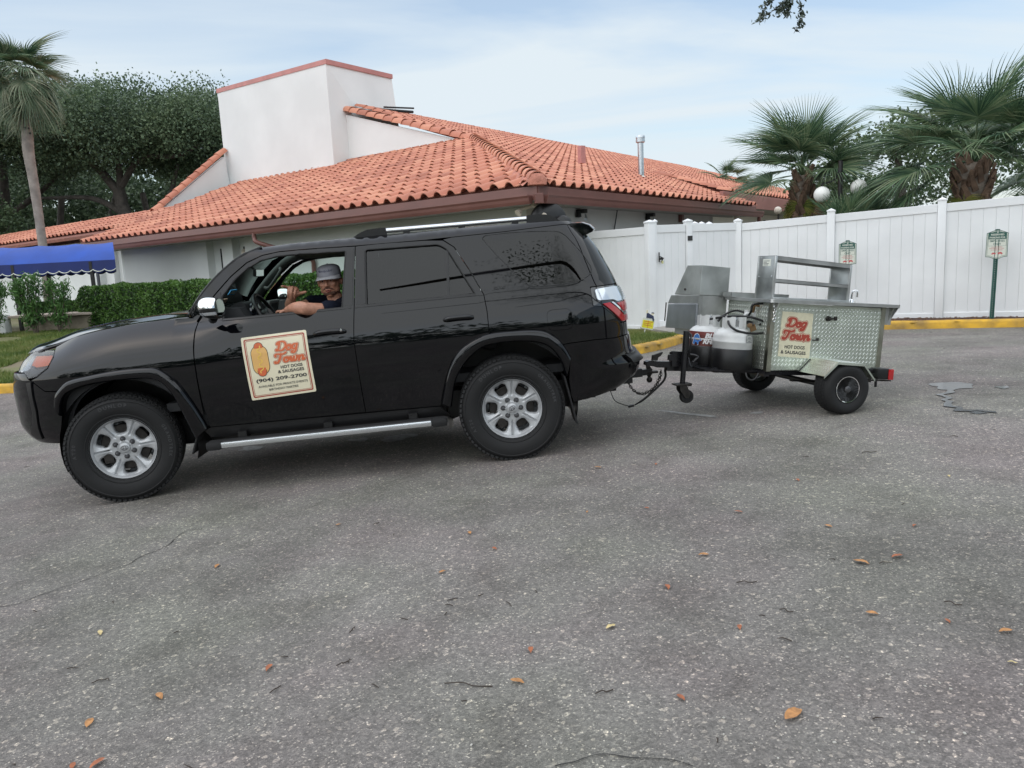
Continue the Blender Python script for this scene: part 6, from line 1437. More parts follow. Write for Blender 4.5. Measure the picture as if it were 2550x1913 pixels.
wheel(2.762, .805, .384, 1, R(13), R(4)); wheel(-.007, .805, .378, 1, 0, R(26)); wheel(2.762, -.805, .384, -1, R(13), .3); wheel(-.007, -.805, .378, -1, 0, 1.2)
# badge, hitch --------------------------------------------------------------------
def ontext(s, s0, s1, z0, z1, off, m, parent, name, bold=.02, shear=0):
    v, f = text_fit(s, 1, 1, bold, shear); b = MB(); b.add([P3((s0+s1)/2-x*(s0-s1), (z0+z1)/2+y*(z1-z0), off) for x, y in v], f); return b.build(name, m, parent, local=True, fix=False)
ontext('SR5', .040, -.047, 1.233, 1.254, .004, m_black, car, 'badge', .05)
b = MB(); b.box((-.98, 0, .40), (.34, .075, .07), ch=.004); b.box((-1.155, 0, .398), (.16, .052, .05), ch=.004); b.build('tow_bar', m_black, car, local=True)
b = MB(); b.box((-1.235, 0, .392), (.10, .06, .018), ch=.004); b.lathe([(.0, -.086), (.014, -.083), (.0245, -.068), (.025, -.06), (.0245, -.052), (.012, -.036), (.016, -.03), (.022, -.01), (.022, .0)], at(-1.212, 0, .39), 20); b.tube([(-1.212, 0, .40), (-1.212, 0, .425)], .016, 10); b.prism([(-1.195, .41), (-1.245, .41), (-1.215, .455), (-1.19, .455)], lambda x, z: (x, -.012, z), lambda x, z: (x, .012, z)); b.build('ball_mount', m_iron, car, local=True, smooth=50)
# magnetic door sign ---------------------------------------------------------------
SC = [(1.800, .633), (1.349, .653), (1.366, 1.086), (1.816, 1.073)]    # bl, br, tr, tl in (s,z)
def smap(x, y, off):
    """x,y in 0..1 of the sign"""
    a, b, c, d = SC; s = (a[0]*(1-x)+b[0]*x)*(1-y)+(d[0]*(1-x)+c[0]*x)*y; z = (a[1]*(1-x)+b[1]*x)*(1-y)+(d[1]*(1-x)+c[1]*x)*y; return P3(s, z, off)
so = panel('door_sign', fillet(SC, .012), m_cream, car, 1, off=.0045, thick=.004, res=.03, label='cream magnetic sign reading Dog Town on the front door', edge=0)
def rrect(i, r_=.03):
    o = []
    q = fillet([(i, i), (1-i, i), (1-i, 1-i), (i, 1-i)], r_, 6)
    for k_ in range(len(q)):
        a, b_ = q[k_], q[(k_+1) % len(q)]; n_ = 24 if math.hypot(b_[0]-a[0], b_[1]-a[1]) > .3 else 1
        o += [(a[0]+(b_[0]-a[0])*j/n_, a[1]+(b_[1]-a[1])*j/n_) for j in range(n_)]
    return o
def SM(off): return lambda x, y: smap(x, y, off)
def rs_frame(a, b_): A = resamp(a, .04); 
flat('border', [frame2d(rrect(.035), rrect(.052))], SM(.0056), m_red, so, True); flat('border', [frame2d(rrect(.062, .025), rrect(.068, .025))], SM(.0056), m_red, so, True)
# script lettering drawn with a brush stroke; unit box about 1 high
def script(word):
    """returns list of strokes"""
    G = {
     'D': (1.05, [[(.30, .86), (.27, .55), (.20, .22), (.10, .06), (.02, .10), (.06, .20), (.20, .12), (.42, .04), (.68, .12), (.88, .38), (.90, .68), (.74, .92), (.46, 1.0), (.20, .96), (.06, .82), (.10, .70), (.18, .74)]]),
     'o': (.60, [[(.30, .56), (.12, .50), (.05, .28), (.14, .06), (.32, .04), (.47, .20), (.48, .42), (.36, .56), (.26, .50), (.30, .40), (.44, .38), (.60, .46)]]),
     'g': (.62, [[(.46, .50), (.28, .58), (.10, .46), (.06, .22), (.18, .05), (.34, .10), (.46, .30), (.50, .54)], [(.50, .54), (.45, .20), (.38, -.16), (.22, -.34), (.04, -.30), (.02, -.18), (.14, -.14)]]),
     'T': (.85, [[(.06, .74), (.02, .86), (.12, .98), (.36, .95), (.62, .90), (.90, .98), (.98, 1.06)], [(.54, .93), (.48, .60), (.38, .22), (.24, .02), (.06, .02), (.02, .14), (.12, .18)]]),
     'w': (.82, [[(.02, .46), (.12, .54), (.16, .40), (.14, .16), (.22, .04), (.34, .12), (.42, .50)], [(.42, .50), (.40, .20), (.48, .04), (.62, .12), (.70, .40), (.66, .56)], [(.66, .56), (.72, .44), (.86, .46)]]),
     'n': (.72, [[(.04, .46), (.14, .54), (.18, .40), (.12, .04)], [(.14, .20), (.26, .46), (.40, .56), (.50, .46), (.46, .22), (.46, .08), (.56, .04), (.68, .18)]])}
    x = 0; out_ = []
    for c in word: w, st = G[c]; out_ += [[(px_+x+.16*py_, py_) for px_, py_ in s_] for s_ in st]; x += w*.92
    return out_, x
def script_parts(word, cx, cy, w, h, lw, dx=0, dy=0):
    st, W_ = script(word); sc = w/W_; P = []
    for s_ in st: P.append(strip2d([(cx-w/2+a*sc+dx, cy-h/2+b_*h+dy) for a, b_ in s_], lw, n=5))
    return P
def logo(mp, parent, cx, cy1, cy2, w1, w2, h, lw, offs, local, cream):
    for k, (m, l_) in enumerate(((m_red, lw*2.1), (m_cream, lw*1.6), (m_orange if cream else m_red, lw*1.22))):
        b_ = MB()
        for q, (v, f) in enumerate(script_parts('Dog', cx-.015, cy1, w1, h, l_)+script_parts('Town', cx, cy2, w2, h, l_)):
            b_.add([mp(offs+.0009*k+.00007*(q % 6)+.00025*i/len(v))(x, y) for i, (x, y) in enumerate(v)], f)
        b_.build('script_lettering', m, parent, local=local, fix=False)
logo(SM, so, .685, .795, .61, .33, .46, .145, .0125, .0056, True, True)
TX = lambda s, cx, cy, w, h, bold=.025: mv(text_fit(s, w, h, bold), cx, cy)
flat('block_lettering', [TX('HOT DOGS', .70, .468, .335, .050), TX('& SAUSAGES', .68, .398, .40, .050), TX('(904) 209-2700', .515, .290, .78, .072), TX('AVAILABLE FOR PRIVATE EVENTS', .52, .200, .76, .036, .01), TX('BIRTHDAY PARTIES', .52, .135, .45, .036, .01)], SM(.0066), m_ink, so, True)
# plain hot dog drawing on the sign
def capsule(cx, cy, w, h, n=10): 
    r_ = w/2; return poly([(cx+r_*math.cos(PI*i/n), cy+h/2-r_+r_*math.sin(PI*i/n)) for i in range(n+1)]+[(cx-r_*math.cos(PI*i/n), cy-h/2+r_-r_*math.sin(PI*i/n)) for i in range(n+1)])
flat('bun_outline', [capsule(.245, .62, .262, .472)], SM(.0058), m_ink, so, True); flat('bun_print', [capsule(.245, .62, .245, .455)], SM(.0064), m_bun, so, True)
flat('sausage_outline', [capsule(.245, .63, .142, .545)], SM(.0069), m_ink, so, True); flat('sausage_print', [capsule(.245, .63, .128, .53)], SM(.0074), m_orange, so, True)
flat('mustard_print', [strip2d([(.245+.030*math.sin(i*PI/2+.8), .84-.028*i) for i in range(16)], .0075, taper=1)], SM(.0080), m_yellow, so, True)
# ------------------------------------------------------------------ the driver
person = thing('person', 'driver in a grey cap and black T-shirt leaning on the open SUV window and pointing', 'person', CARM @ at(1.15, .40, .9))
INV = (CARM @ at(1.15, .40, .9)).inverted()
class Blob:
    def __init__(s): s.bm = bmesh.new()
    def ell(s, c, r, M=None, sub=3):
        g = bmesh.ops.create_icosphere(s.bm, subdivisions=sub, radius=1); M = M or Matrix.Identity(3); c = Vector(c)
        for v in g['verts']: v.co = c + M @ Vector((v.co.x*r[0], v.co.y*r[1], v.co.z*r[2]))
    def cap(s, pts, rad, n=16, fl=1.0):
        b = MB(); P = catmull(pts, 5); k = len(P); rr = []
        for i in range(k): t = i/(k-1)*(len(rad)-1); j = min(int(t), len(rad)-2); rr.append(rad[j]+(rad[j+1]-rad[j])*(t-j))
        b.tube(P, rr, n, flat=fl); vs = [s.bm.verts.new(p) for p in b.v]
        for f in b.f: s.bm.faces.new([vs[i] for i in f])
        s.ell(P[0], (rr[0],)*3, sub=2); s.ell(P[-1], (rr[-1],)*3, sub=2)
    def build(s, name, m, vox, parent, smooth=6, fac=.5):
        me = bpy.data.meshes.new(name); bmesh.ops.recalc_face_normals(s.bm, faces=s.bm.faces[:]); s.bm.to_mesh(me); s.bm.free(); o = bpy.data.objects.new(name, me); COL.objects.link(o)
        a = o.modifiers.new('r', 'REMESH'); a.mode = 'VOXEL'; a.voxel_size = vox; a.use_smooth_shade = True
        b = o.modifiers.new('s', 'SMOOTH'); b.iterations = smooth; b.factor = fac
        bpy.context.view_layer.update(); m2 = bpy.data.meshes.new_from_object(o.evaluated_get(bpy.context.evaluated_depsgraph_get())); bpy.data.objects.remove(o); m2.name = name
        m2.polygons.foreach_set('use_smooth', [True]*len(m2.polygons)); m2.materials.clear(); m2.materials.append(m)
        T = at(-1.15, -.40, -.9)
        m2.transform(T); return link(name, m2, None, parent, local=True)
# head frame: F facing, S person's left (image right), U up
F_ = Vector((.10, 1, -.06)).normalized(); U_ = Vector((.03, .05, 1)); U_ = (U_-F_*U_.dot(F_)).normalized(); S_ = F_.cross(U_)*-1
if S_.x > 0: S_ = -S_
HM = Matrix((S_, F_, U_)).transposed(); HC_ = Vector((1.235, .500, 1.405))
def H(s, f, u): return HC_ + HM @ Vector((s, f, u))
bd = Blob()
bd.ell(H(0, -.012, .026), (.083, .096, .080), HM); bd.ell(H(0, .012, -.03), (.073, .078, .080), HM); bd.ell(H(0, .032, -.080), (.052, .046, .030), HM); bd.ell(H(0, .048, -.100), (.026, .024, .018), HM, 2)
bd.ell(H(.0, .072, .025), (.055, .018, .016), HM, 2)                                   # brow
for s_ in (-1, 1): bd.ell(H(.040*s_, .060, -.022), (.024, .022, .022), HM, 2); bd.ell(H(.052*s_, .015, -.065), (.020, .045, .028), HM, 2); bd.ell(H(.085*s_, -.008, -.012), (.009, .020, .031), HM, 2); bd.ell(H(.091*s_, -.016, -.004), (.007, .016, .020), HM, 2)
bd.cap([H(0, .078, .020), H(0, .092, .0), H(0, .106, -.026)], [.009, .010, .013], 10); bd.ell(H(.012, .092, -.031), (.010, .011, .009), HM, 2); bd.ell(H(-.012, .092, -.031), (.010, .011, .009), HM, 2)
bd.ell(H(0, .080, -.060), (.024, .011, .0065), HM, 2); bd.ell(H(0, .079, -.073), (.020, .011, .007), HM, 2)   # lips
bd.cap([(1.20, .46, 1.17), (1.215, .475, 1.27), H(0, -.02, -.07)], [.062, .057, .055])
# torso and shoulders under the shirt, arms
bd.ell((1.16, .42, 1.02), (.12, .19, .26)); bd.cap([(1.16, .22, 1.19), (1.17, .42, 1.215), (1.17, .60, 1.19)], [.06, .07, .06])
bd.cap([(1.18, .60, 1.19), (1.25, .76, 1.200), (1.365, .895, 1.232)], [.058, .053, .043]); bd.cap([(1.365, .895, 1.235), (1.40, .875, 1.240), (1.455, .815, 1.240), (1.515, .745, 1.228)], [.044, .046, .037, .026])
bd.ell((1.37, .905, 1.226), (.036, .030, .034))
bd.ell((1.545, .718, 1.222), (.034, .026, .014), Matrix.Rotation(.7, 3, 'Z'))
for i, (dx, dy, l_) in enumerate(((.022, -.030, .045), (.030, -.018, .052), (.036, -.004, .050), (.036, .012, .040))):
    q = Vector((1.558+dx*.5, .705+dy*.8, 1.222)); bd.cap([q, q+Vector((.022, -.012, .001)), q+Vector((.030, -.022, -.018)), q+Vector((.026, -.022, -.034))], [.0095, .009, .0085, .0075], 8)
bd.cap([(1.530, .735, 1.226), (1.548, .752, 1.222), (1.565, .752, 1.212)], [.011, .010, .009], 8)
# right arm, raised and pointing
bd.cap([(1.20, .25, 1.20), (1.36, .30, 1.245), (1.548, .405, 1.222)], [.058, .052, .041]); bd.cap([(1.55, .405, 1.225), (1.558, .44, 1.25), (1.540, .49, 1.285), (1.512, .522, 1.318)], [.042, .044, .036, .026])
bd.ell((1.497, .535, 1.350), (.040, .019, .042), Matrix.Rotation(-.35, 3, 'Y')); 
bd.cap([(1.525, .545, 1.372), (1.540, .585, 1.392), (1.548, .622, 1.397), (1.552, .650, 1.398)], [.0125, .0105, .0095, .0085], 10)                       # index finger
bd.cap([(1.510, .548, 1.380), (1.516, .588, 1.386), (1.524, .606, 1.350), (1.530, .590, 1.312)], [.0125, .0108, .0100, .0088], 10)
bd.cap([(1.490, .546, 1.378), (1.494, .585, 1.383), (1.504, .604, 1.345), (1.514, .588, 1.302)], [.0120, .0105, .0098, .0086], 10)
bd.cap([(1.470, .542, 1.366), (1.472, .578, 1.370), (1.482, .594, 1.336), (1.492, .578, 1.304)], [.0112, .0096, .0090, .0078], 10)
bd.cap([(1.482, .532, 1.325), (1.455, .548, 1.334), (1.430, .560, 1.338), (1.408, .566, 1.341)], [.016, .0135, .0118, .0105], 10)                     # thumb
# legs resting on the seat, shins to the pedals
bd.cap([(1.15, .50, .95), (1.45, .52, .93), (1.62, .50, .92)], [.085, .075, .06]); bd.cap([(1.15, .30, .95), (1.45, .28, .93), (1.62, .28, .92)], [.085, .075, .06])
bd.cap([(1.62, .50, .92), (1.72, .50, .70)], [.055, .04]); bd.cap([(1.62, .28, .92), (1.74, .28, .70)], [.055, .04])
skin = bd.build('body', m_skin, .0042, person, 4, .4)
# face details
m_eye = mat('eye_white', (.45, .42, .38), .3); m_iris = mat('iris', (.03, .02, .015), .2); m_hair = mat('dark_hair', (.022, .014, .010), .8, bump=(200, .6, .003), coords='obj'); m_stub = mat('beard_stubble', (.15, .075, .052), .8, var=(260, .5), coords='obj'); m_lip = mat('lips', (.30, .095, .075), .5)
LO = at(-1.15, -.40, -.9)
def small(name, m, fn): b = MB(); b.T = LO; fn(b); return b.build(name, m, person, smooth=60, local=True)
def ballf(c, r, n=12): return [(max(1e-4, r*math.sin(PI*i/8)), r*math.cos(PI*i/8)) for i in range(9)]
for s_ in (-1, 1):
    small('eye', m_eye, lambda b: b.lathe(ballf(0, .0115), Matrix.Translation(H(.031*s_, .0665, .004)), 14)); small('iris', m_iris, lambda b: b.lathe(ballf(0, .0065), Matrix.Translation(H(.031*s_-.001, .0735, .004)), 12))
    small('eyelid', m_skinf, lambda b: b.tube(catmull([H(.017*s_, .072, .005), H(.031*s_, .0785, .0125), H(.046*s_, .068, .005)], 4), .0042, 6)); small('eyelid', m_skinf, lambda b: b.tube(catmull([H(.018*s_, .071, .0), H(.031*s_, .076, -.0075), H(.045*s_, .067, .0)], 4), .0036, 6))
    small('eyebrow', m_hair, lambda b: b.tube(catmull([H(.013*s_, .087, .024), H(.030*s_, .0875, .031), H(.052*s_, .071, .026)], 4), [.0035]*3+[.0042]*3+[.0035]*2+[.002], 6, flat=.6))
small('moustache', m_stub, lambda b: b.tube(catmull([H(-.040, .066, -.062), H(-.022, .0845, -.049), H(0, .0905, -.046), H(.022, .0845, -.049), H(.040, .066, -.062)], 5), [.003]*4+[.0055]*14+[.003]*3, 8, flat=.9))
small('lip', m_lip, lambda b: b.tube(catmull([H(-.021, .082, -.064), H(0, .0905, -.0605), H(.021, .082, -.064)], 5), [.0015]*2+[.0035]*8+[.0015], 6)); small('lip', m_lip, lambda b: b.tube(catmull([H(-.019, .082, -.069), H(0, .0895, -.0735), H(.019, .082, -.069)], 5), [.0015]*2+[.0042]*8+[.0015], 6)); small('mouth_line', m_iris, lambda b: b.tube(catmull([H(-.018, .0850, -.0665), H(0, .0920, -.0668), H(.018, .0850, -.0665)], 5), .0018, 5))
bb_ = Blob(); bb_.ell(H(0, .0330, -.0815), (.0525, .0465, .0300), HM)
bmesh.ops.bisect_plane(bb_.bm, geom=bb_.bm.verts[:]+bb_.bm.edges[:]+bb_.bm.faces[:], plane_co=H(0, 0, -.084), plane_no=U_-F_*.55, clear_outer=True); 
me = bpy.data.meshes.new('beard'); bb_.bm.to_mesh(me); bb_.bm.free(); me.transform(LO); me.polygons.foreach_set('use_smooth', [True]*len(me.polygons)); link('beard', me, m_stub, person, local=True)
small('hair', m_hair, lambda b: b.lathe([(max(1e-4, .0865*math.sin(PI*i/12)), .086*math.cos(PI*i/12)) for i in range(3, 9)], Matrix.Translation(H(0, -.030, .020)) @ HM.to_4x4(), 24))
# shirt
sh = Blob(); sh.ell((1.155, .42, 1.02), (.150, .225, .26)); sh.cap([(1.15, .20, 1.185), (1.165, .42, 1.205), (1.16, .62, 1.175)], [.078, .085, .075]); sh.cap([(1.16, .60, 1.175), (1.19, .70, 1.192), (1.228, .765, 1.205)], [.076, .072, .068]); sh.cap([(1.17, .24, 1.18), (1.28, .28, 1.225), (1.42, .325, 1.245)], [.078, .072, .066]); sh.cap([(1.19, .45, 1.19), (1.20, .46, 1.235)], [.085, .068])
sh.build('t_shirt', m_shirt, .007, person, 3, .5)
# cap
cp_ = MB(); cp_.T = LO; CM = Matrix.Translation(H(0, -.014, .056)) @ HM.to_4x4() @ Matrix.Rotation(R(-4), 4, 'X')
prof_ = [(.0915, -.014), (.0925, .008), (.0900, .028), (.082, .044), (.065, .056), (.042, .063), (.018, .066), (.0001, .0665)]
v = []; n = 36
for r_, h in prof_:
    for j in range(n): a = 2*PI*j/n; v.append(CM @ Vector((r_*math.cos(a)*.95, r_*math.sin(a)*1.13, h*(1+.02*math.sin(a)))))
f = [(i*n+j, i*n+(j+1) % n, (i+1)*n+(j+1) % n, (i+1)*n+j) for i in range(len(prof_)-1) for j in range(n)]; cp_.add(v, f); cap_o = cp_.build('cap', m_cap, person, smooth=70, local=True)
br = MB(); br.T = LO; v = []; f = []; kx, ky = 20, 6
for i in range(kx+1):
    a = PI*(.5-.46)+PI*.92*i/kx
    for j in range(ky+1):
        t = j/ky; rx = .0880*math.cos(a); ry = .1035*math.sin(a); ext = .062*math.sin(a)**.7*t; v.append(CM @ Vector((rx*(1+.10*t), ry+ext, -.012-.010*t-.020*(abs(math.cos(a))**2)*t+.0)))
k = ky+1; f = [(i*k+j, (i+1)*k+j, (i+1)*k+j+1, i*k+j+1) for i in range(kx) for j in range(ky)]; br.add(v, f); bo = br.build('cap_brim', mat('brim_cloth', (.40, .40, .42), .8, var=(14, .1), coords='obj'), cap_o, smooth=70, local=True); md = bo.modifiers.new('Solidify', 'SOLIDIFY'); md.thickness = .004
sc_ = MB(); sc_.T = LO
P = []
for i in range(26):
    t = i/25; a = PI/2+.62-1.24*t; rr = .0940; h = .026+.006*math.sin(i*2.1); hr = 1-.0; P.append(CM @ Vector((rr*.93*math.cos(a), rr*1.10*math.sin(a)-.002, h)))
sc_.tube(P, .0022, 5); 
for i in (3, 12, 19): q = P[i]; sc_.tube([q-U_*.009, q+U_*.009], .0018, 5)
sc_.build('cap_embroidery', m_navy, cap_o, local=True)
small('cap_button', m_cap, lambda b: b.lathe([(0, .004), (.006, .002), (.006, -.002)], Matrix.Translation(CM @ Vector((0, 0, .068))), 10))
# ------------------------------------------------------------------ the hot dog cart
ax_, bx_, cx_ = basis(13.141, -5.629)
TM = frame_m((2.4329, 6.5148, .1163), ax_, bx_, cx_)
cart = thing('food_cart', 'small stainless diamond-plate hot dog cart on two wheels hitched behind the SUV', 'cart', TM)
L_ = dict(local=True)
def diamond_mat():
    m = mat('diamond_plate', (.60, .65, .57), .36, metal=.85, var=(6, .12, 6), bump=(12, .08, .004), coords='obj'); return m
m_dia = diamond_mat(); m_lug = mat('lug_metal', (.85, .87, .84), .22, metal=.9, var=(6, .08), coords='obj')
def pl(pts, mapf, th, name, m, parent, bev=.002, label=None):
    b = MB(); b.prism(pts, lambda x, y: mapf(x, y, 0), lambda x, y: mapf(x, y, -th)); o = b.build(name, m, parent, label=label, **L_); 
    if bev: bevelmod(o, bev)
    return o
side_n = lambda a, c, o=0: (a, .338+o, c)
front_n = lambda b_, c, o=0: (.520+o, b_, c)
# inner carcass then skins
b = MB(); b.box((-.003, 0, .565), (1.03, .66, .51)); body_o = b.build('carcass', m_steelw, cart, **L_)
def lugs(region, mapf, parent, pitch=.034, ln=.029, w=.0046, hgt=.0026, holes=()):
    b = MB(); x0 = min(p[0] for p in region); x1 = max(p[0] for p in region); y0 = min(p[1] for p in region); y1 = max(p[1] for p in region); j = 0; y = y0+.008
    while y < y1:
        x = x0+.008+(pitch/2 if j % 2 else 0)
        while x < x1:
            if inpoly(x, y, region) and not any(inpoly(x, y, h) for h in holes):
                a = R(52) if j % 2 else R(-52+90+90) ; a = R(50) if (j % 2 == 0) else R(-50); d = (math.cos(a)*ln/2, math.sin(a)*ln/2); n = (-math.sin(a)*w/2, math.cos(a)*w/2)
                hh = hgt if j % 2 == 0 else hgt*.35; v = [mapf(x-d[0], y-d[1], 0), mapf(x+n[0], y+n[1], 0), mapf(x+d[0], y+d[1], 0), mapf(x-n[0], y-n[1], 0), mapf(x-d[0]*.6, y-d[1]*.6, hh), mapf(x+d[0]*.6, y+d[1]*.6, hh)]
                b.add(v, [(0, 1, 4), (1, 5, 4), (1, 2, 5), (2, 3, 5), (3, 4, 5), (3, 0, 4)])
            x += pitch
        y += pitch*.5; j += 1
    o = b.build('tread_lugs', m_lug, parent, fix=False, kind='stuff', **L_); return o
side_poly = [(.520, .290), (.520, .832), (-.525, .825), (-.525, .325)]
sp_ = pl(side_poly, side_n, .008, 'side_plate', m_dia, cart); 
doorp = [(.492, .318), (.492, .812), (-.492, .806), (-.492, .350)]
dp_ = pl(doorp, lambda a, c, o: (a, .3405+o, c), .003, 'side_door', m_dia, cart, bev=.001)
stick = [(.424, .767), (.143, .757), (.143, .397), (.429, .408)]
lugs(doorp, lambda a, c, o: (a, .3406+o, c), dp_, holes=[stick]); lugs([(.51, .293), (.51, .312), (-.0, .312), (0, .293)], lambda a, c, o: (a, .3381+o, c), sp_)
fp = pl([(.338, .290), (.338, .832), (-.338, .832), (-.338, .290)], front_n, .008, 'front_plate', m_dia, cart); lugs([(.33, .295), (.33, .825), (-.33, .825), (-.33, .295)], lambda b_, c, o: (.5201+o, b_, c), fp)
pl([(.338, .290), (.338, .832), (-.338, .832), (-.338, .290)], lambda b_, c, o: (-.525-o, b_, c), .006, 'rear_plate', m_dia, cart)
# corner angles and seams
m_ang = mat('brushed_angle', (.40, .40, .33), .33, metal=1, var=(8, .2), coords='obj')
for a_, c0_ in ((.520, .284), (-.526, .322)):
    b = MB(); sg = 1 if a_ > 0 else -1; b.box((a_-.016*sg, .3425, (c0_+.832)/2), (.040, .003, .832-c0_)); b.box((a_+.003*sg, .324, (c0_+.832)/2), (.003, .040, .832-c0_)); b.build('corner_angle', m_ang, cart, **L_)
# counter
b = MB(); cpts = fillet([(.565, -.345), (.565, .375), (.545, .402), (-.605, .412), (-.622, .39), (-.622, -.345)], .012); b.prism(cpts, lambda a, y: (a, y, .858), lambda a, y: (a, y, .832)); ct = bevelmod(b.build('counter', m_steel, cart, **L_), .004)
b = MB(); 
for a_ in (.500, -.560):
    b.prism([(.340, .832), (.402, .832), (.340, .715)], lambda y, c: (a_, y, c), lambda y, c: (a_-.004, y, c))
b.prism([(.30, .832), (.40, .832), (.285, .690)], lambda y, c: (-.600, y, c), lambda y, c: (-.604, y, c)); b.box((-.57, .32, .76), (.06, .02, .14)); b.build('counter_bracket', m_steel, cart, **L_)
pl([(.515, .832), (.515, .79), (.47, .832)], lambda a, c, o: (a, .345+o, c), .003, 'gusset', m_steel, cart, 0)
# shelf unit
def plate_ab(name, a0, a1, y0, y1, c0_, c1_, m=m_steel, parent=None, ch=.003): b = MB(); b.box(((a0+a1)/2, (y0+y1)/2, (c0_+c1_)/2), (abs(a1-a0), abs(y1-y0), abs(c1_-c0_)), ch=ch); return b.build(name, m, parent or cart, smooth=40, **L_)
sh_t = bpy.data.objects.new('shelf_unit', None); COL.objects.link(sh_t); sh_t.parent = cart
m_sh = mat('dull_shelf_steel', (.38, .40, .40), .34, metal=.9, var=(6, .3, 6), bump=(10, .1, .004), coords='obj')
plate_ab('end_panel', .372, .358, -.165, .098, .858, 1.214, m_sh, sh_t); plate_ab('end_panel', -.338, -.352, -.165, .098, .858, 1.172, m_sh, sh_t)
for nm, z0, z1, lip in (('top_shelf', 1.212, 1.176, .034), ('middle_shelf', 1.026, 1.004, .026)):
    b = MB(); 
    for yy0, yy1, th in ((-.165, .098, .004),): b.add([(.372, yy0, z0), (.372, yy1, z0), (-.352, yy1, z1), (-.352, yy0, z1), (.372, yy0, z0-th), (.372, yy1, z0-th), (-.352, yy1, z1-th), (-.352, yy0, z1-th)], [(0, 1, 2, 3), (7, 6, 5, 4), (0, 4, 5, 1), (1, 5, 6, 2), (2, 6, 7, 3), (3, 7, 4, 0)])
    for yy in (.098, -.165): b.add([(.372, yy, z0), (-.352, yy, z1), (-.352, yy, z1-lip), (.372, yy, z0-lip), (.372, yy-.004, z0), (-.352, yy-.004, z1), (-.352, yy-.004, z1-lip), (.372, yy-.004, z0-lip)], [(0, 1, 2, 3), (7, 6, 5, 4), (0, 4, 5, 1), (1, 5, 6, 2), (2, 6, 7, 3), (3, 7, 4, 0)])
    b.build(nm, m_steelw, sh_t, **L_)
for a_ in (.366, -.345):
    for yy in (.092, -.16): plate_ab('corner_post', a_+.010, a_-.010, yy-.006, yy+.010, .858, 1.21 if a_ > 0 else 1.168, m_steel, sh_t)
plate_ab('bottom_flange', .372, -.352, .06, .108, .858, .874, m_steel, sh_t)
b = MB(); b.add([(.3735, -.085, 1.185), (.3735, .035, 1.185), (.3735, .035, 1.128), (.3735, -.085, 1.128)], [(0, 1, 2, 3)]); lb = b.build('inspection_label', m_swhite, sh_t, **L_)
b = MB()
for i, w_ in enumerate((.09, .05, .08, .07)): b.add([(.3745, -.075, 1.172-.011*i), (.3745, -.075+w_, 1.172-.011*i), (.3745, -.075+w_, 1.168-.011*i), (.3745, -.075, 1.168-.011*i)], [(0, 1, 2, 3)])
lb2 = b.build('label_print', m_ink, sh_t, **L_)
b = MB()
for yy, cc in ((-.13, 1.04), (.06, 1.045), (-.12, 1.20)): b.lathe([(0, .003), (.005, .002), (.006, 0)], Matrix.Translation((.373, yy, cc)) @ Matrix.Rotation(PI/2, 4, 'Y'), 8)
b.build('rivet', m_satin, sh_t, **L_)
# pan rim, faucet
b = MB(); 
for (a0, a1, y0, y1) in ((.60, .05, -.31, -.306), (.60, .05, -.165, -.161), (.60, .596, -.31, -.161), (.33, .326, -.31, -.161), (.05, .054, -.31, -.161)): b.box(((a0+a1)/2, (y0+y1)/2, .879), (abs(a0-a1), abs(y1-y0), .042))
b.build('steam_pan_rim', m_steel, cart, **L_)
b = MB(); b.tube(catmull([(-.50, -.06, .858), (-.50, -.06, .93), (-.508, -.055, .955), (-.525, -.05, .962), (-.540, -.045, .950), (-.543, -.045, .905)], 5), .0085, 10); b.lathe([(.02, 0), (.018, .02), (.008, .03)], at(-.50, -.06, .858), 14); b.build('faucet', m_chrome, cart, smooth=60, **L_)
# griddle box with hood, cantilevered in front on the far side
gb = bpy.data.objects.new('griddle_box', None); COL.objects.link(gb); gb.parent = cart
def loft(name, q0, q1, m, par=gb): b = MB(); n = len(q0); b.add(list(q0)+list(q1), [tuple(range(n)), tuple(range(2*n-1, n-1, -1))]+[(i, i+n, (i+1) % n+n, (i+1) % n) for i in range(n)]); return bevelmod(b.build(name, m, par, **L_), .003)
A0, A1 = .802, .532
hp = [(-.335, 1.119), (-.612, 1.119), (-.838, .856), (-.335, .862)]
loft('hood', [(A0, y, c) for y, c in hp], [(A1, y, c-.009*(c > 1)) for y, c in hp], mat('hood_steel', (.46, .48, .465), .40, metal=.85, var=(4, .25, 6), bump=(8, .12, .005), coords='obj'))
loft('griddle_body', [(A0-.004, y, c) for y, c in [(-.348, .860), (-.835, .853), (-.835, .55), (-.348, .572)]], [(A1, y, c) for y, c in [(-.348, .872), (-.835, .865), (-.835, .60), (-.348, .60)]], m_steelw)
loft('front_apron', [(A0+.006, y, c) for y, c in [(-.345, .862), (-.893, .847), (-.955, .766), (-.345, .788)]], [(A0-.012, y, c) for y, c in [(-.345, .862), (-.88, .847), (-.93, .766), (-.345, .788)]], m_steel)
loft('drop_door', [(A0+.020, y, c) for y, c in [(-.348, .785), (-.915, .764), (-.94, .538), (-.338, .565)]], [(A0-.0, y, c) for y, c in [(-.348, .785), (-.915, .764), (-.94, .538), (-.338, .565)]], mat('polished_steel', (.52, .54, .58), .30, metal=.9, var=(3, .25, 5), bump=(6, .12, .006), coords='obj'))
loft('lower_skirt', [(A0-.01, y, c) for y, c in [(-.36, .575), (-.80, .56), (-.80, .50), (-.36, .48)]], [(A1, y, c) for y, c in [(-.36, .60), (-.80, .60), (-.80, .52), (-.36, .50)]], m_steelw)
b = MB(); b.tube([(A0+.026, -.945, .775), (A0+.026, -.95, .60)], .006, 6); b.lathe([(0, .012), (.010, .008), (.010, 0)], Matrix.Translation((A0+.001, -.62, .905)) @ Matrix.Rotation(PI/2, 4, 'Y'), 10); b.build('handle_and_knob', m_iron, gb, **L_)
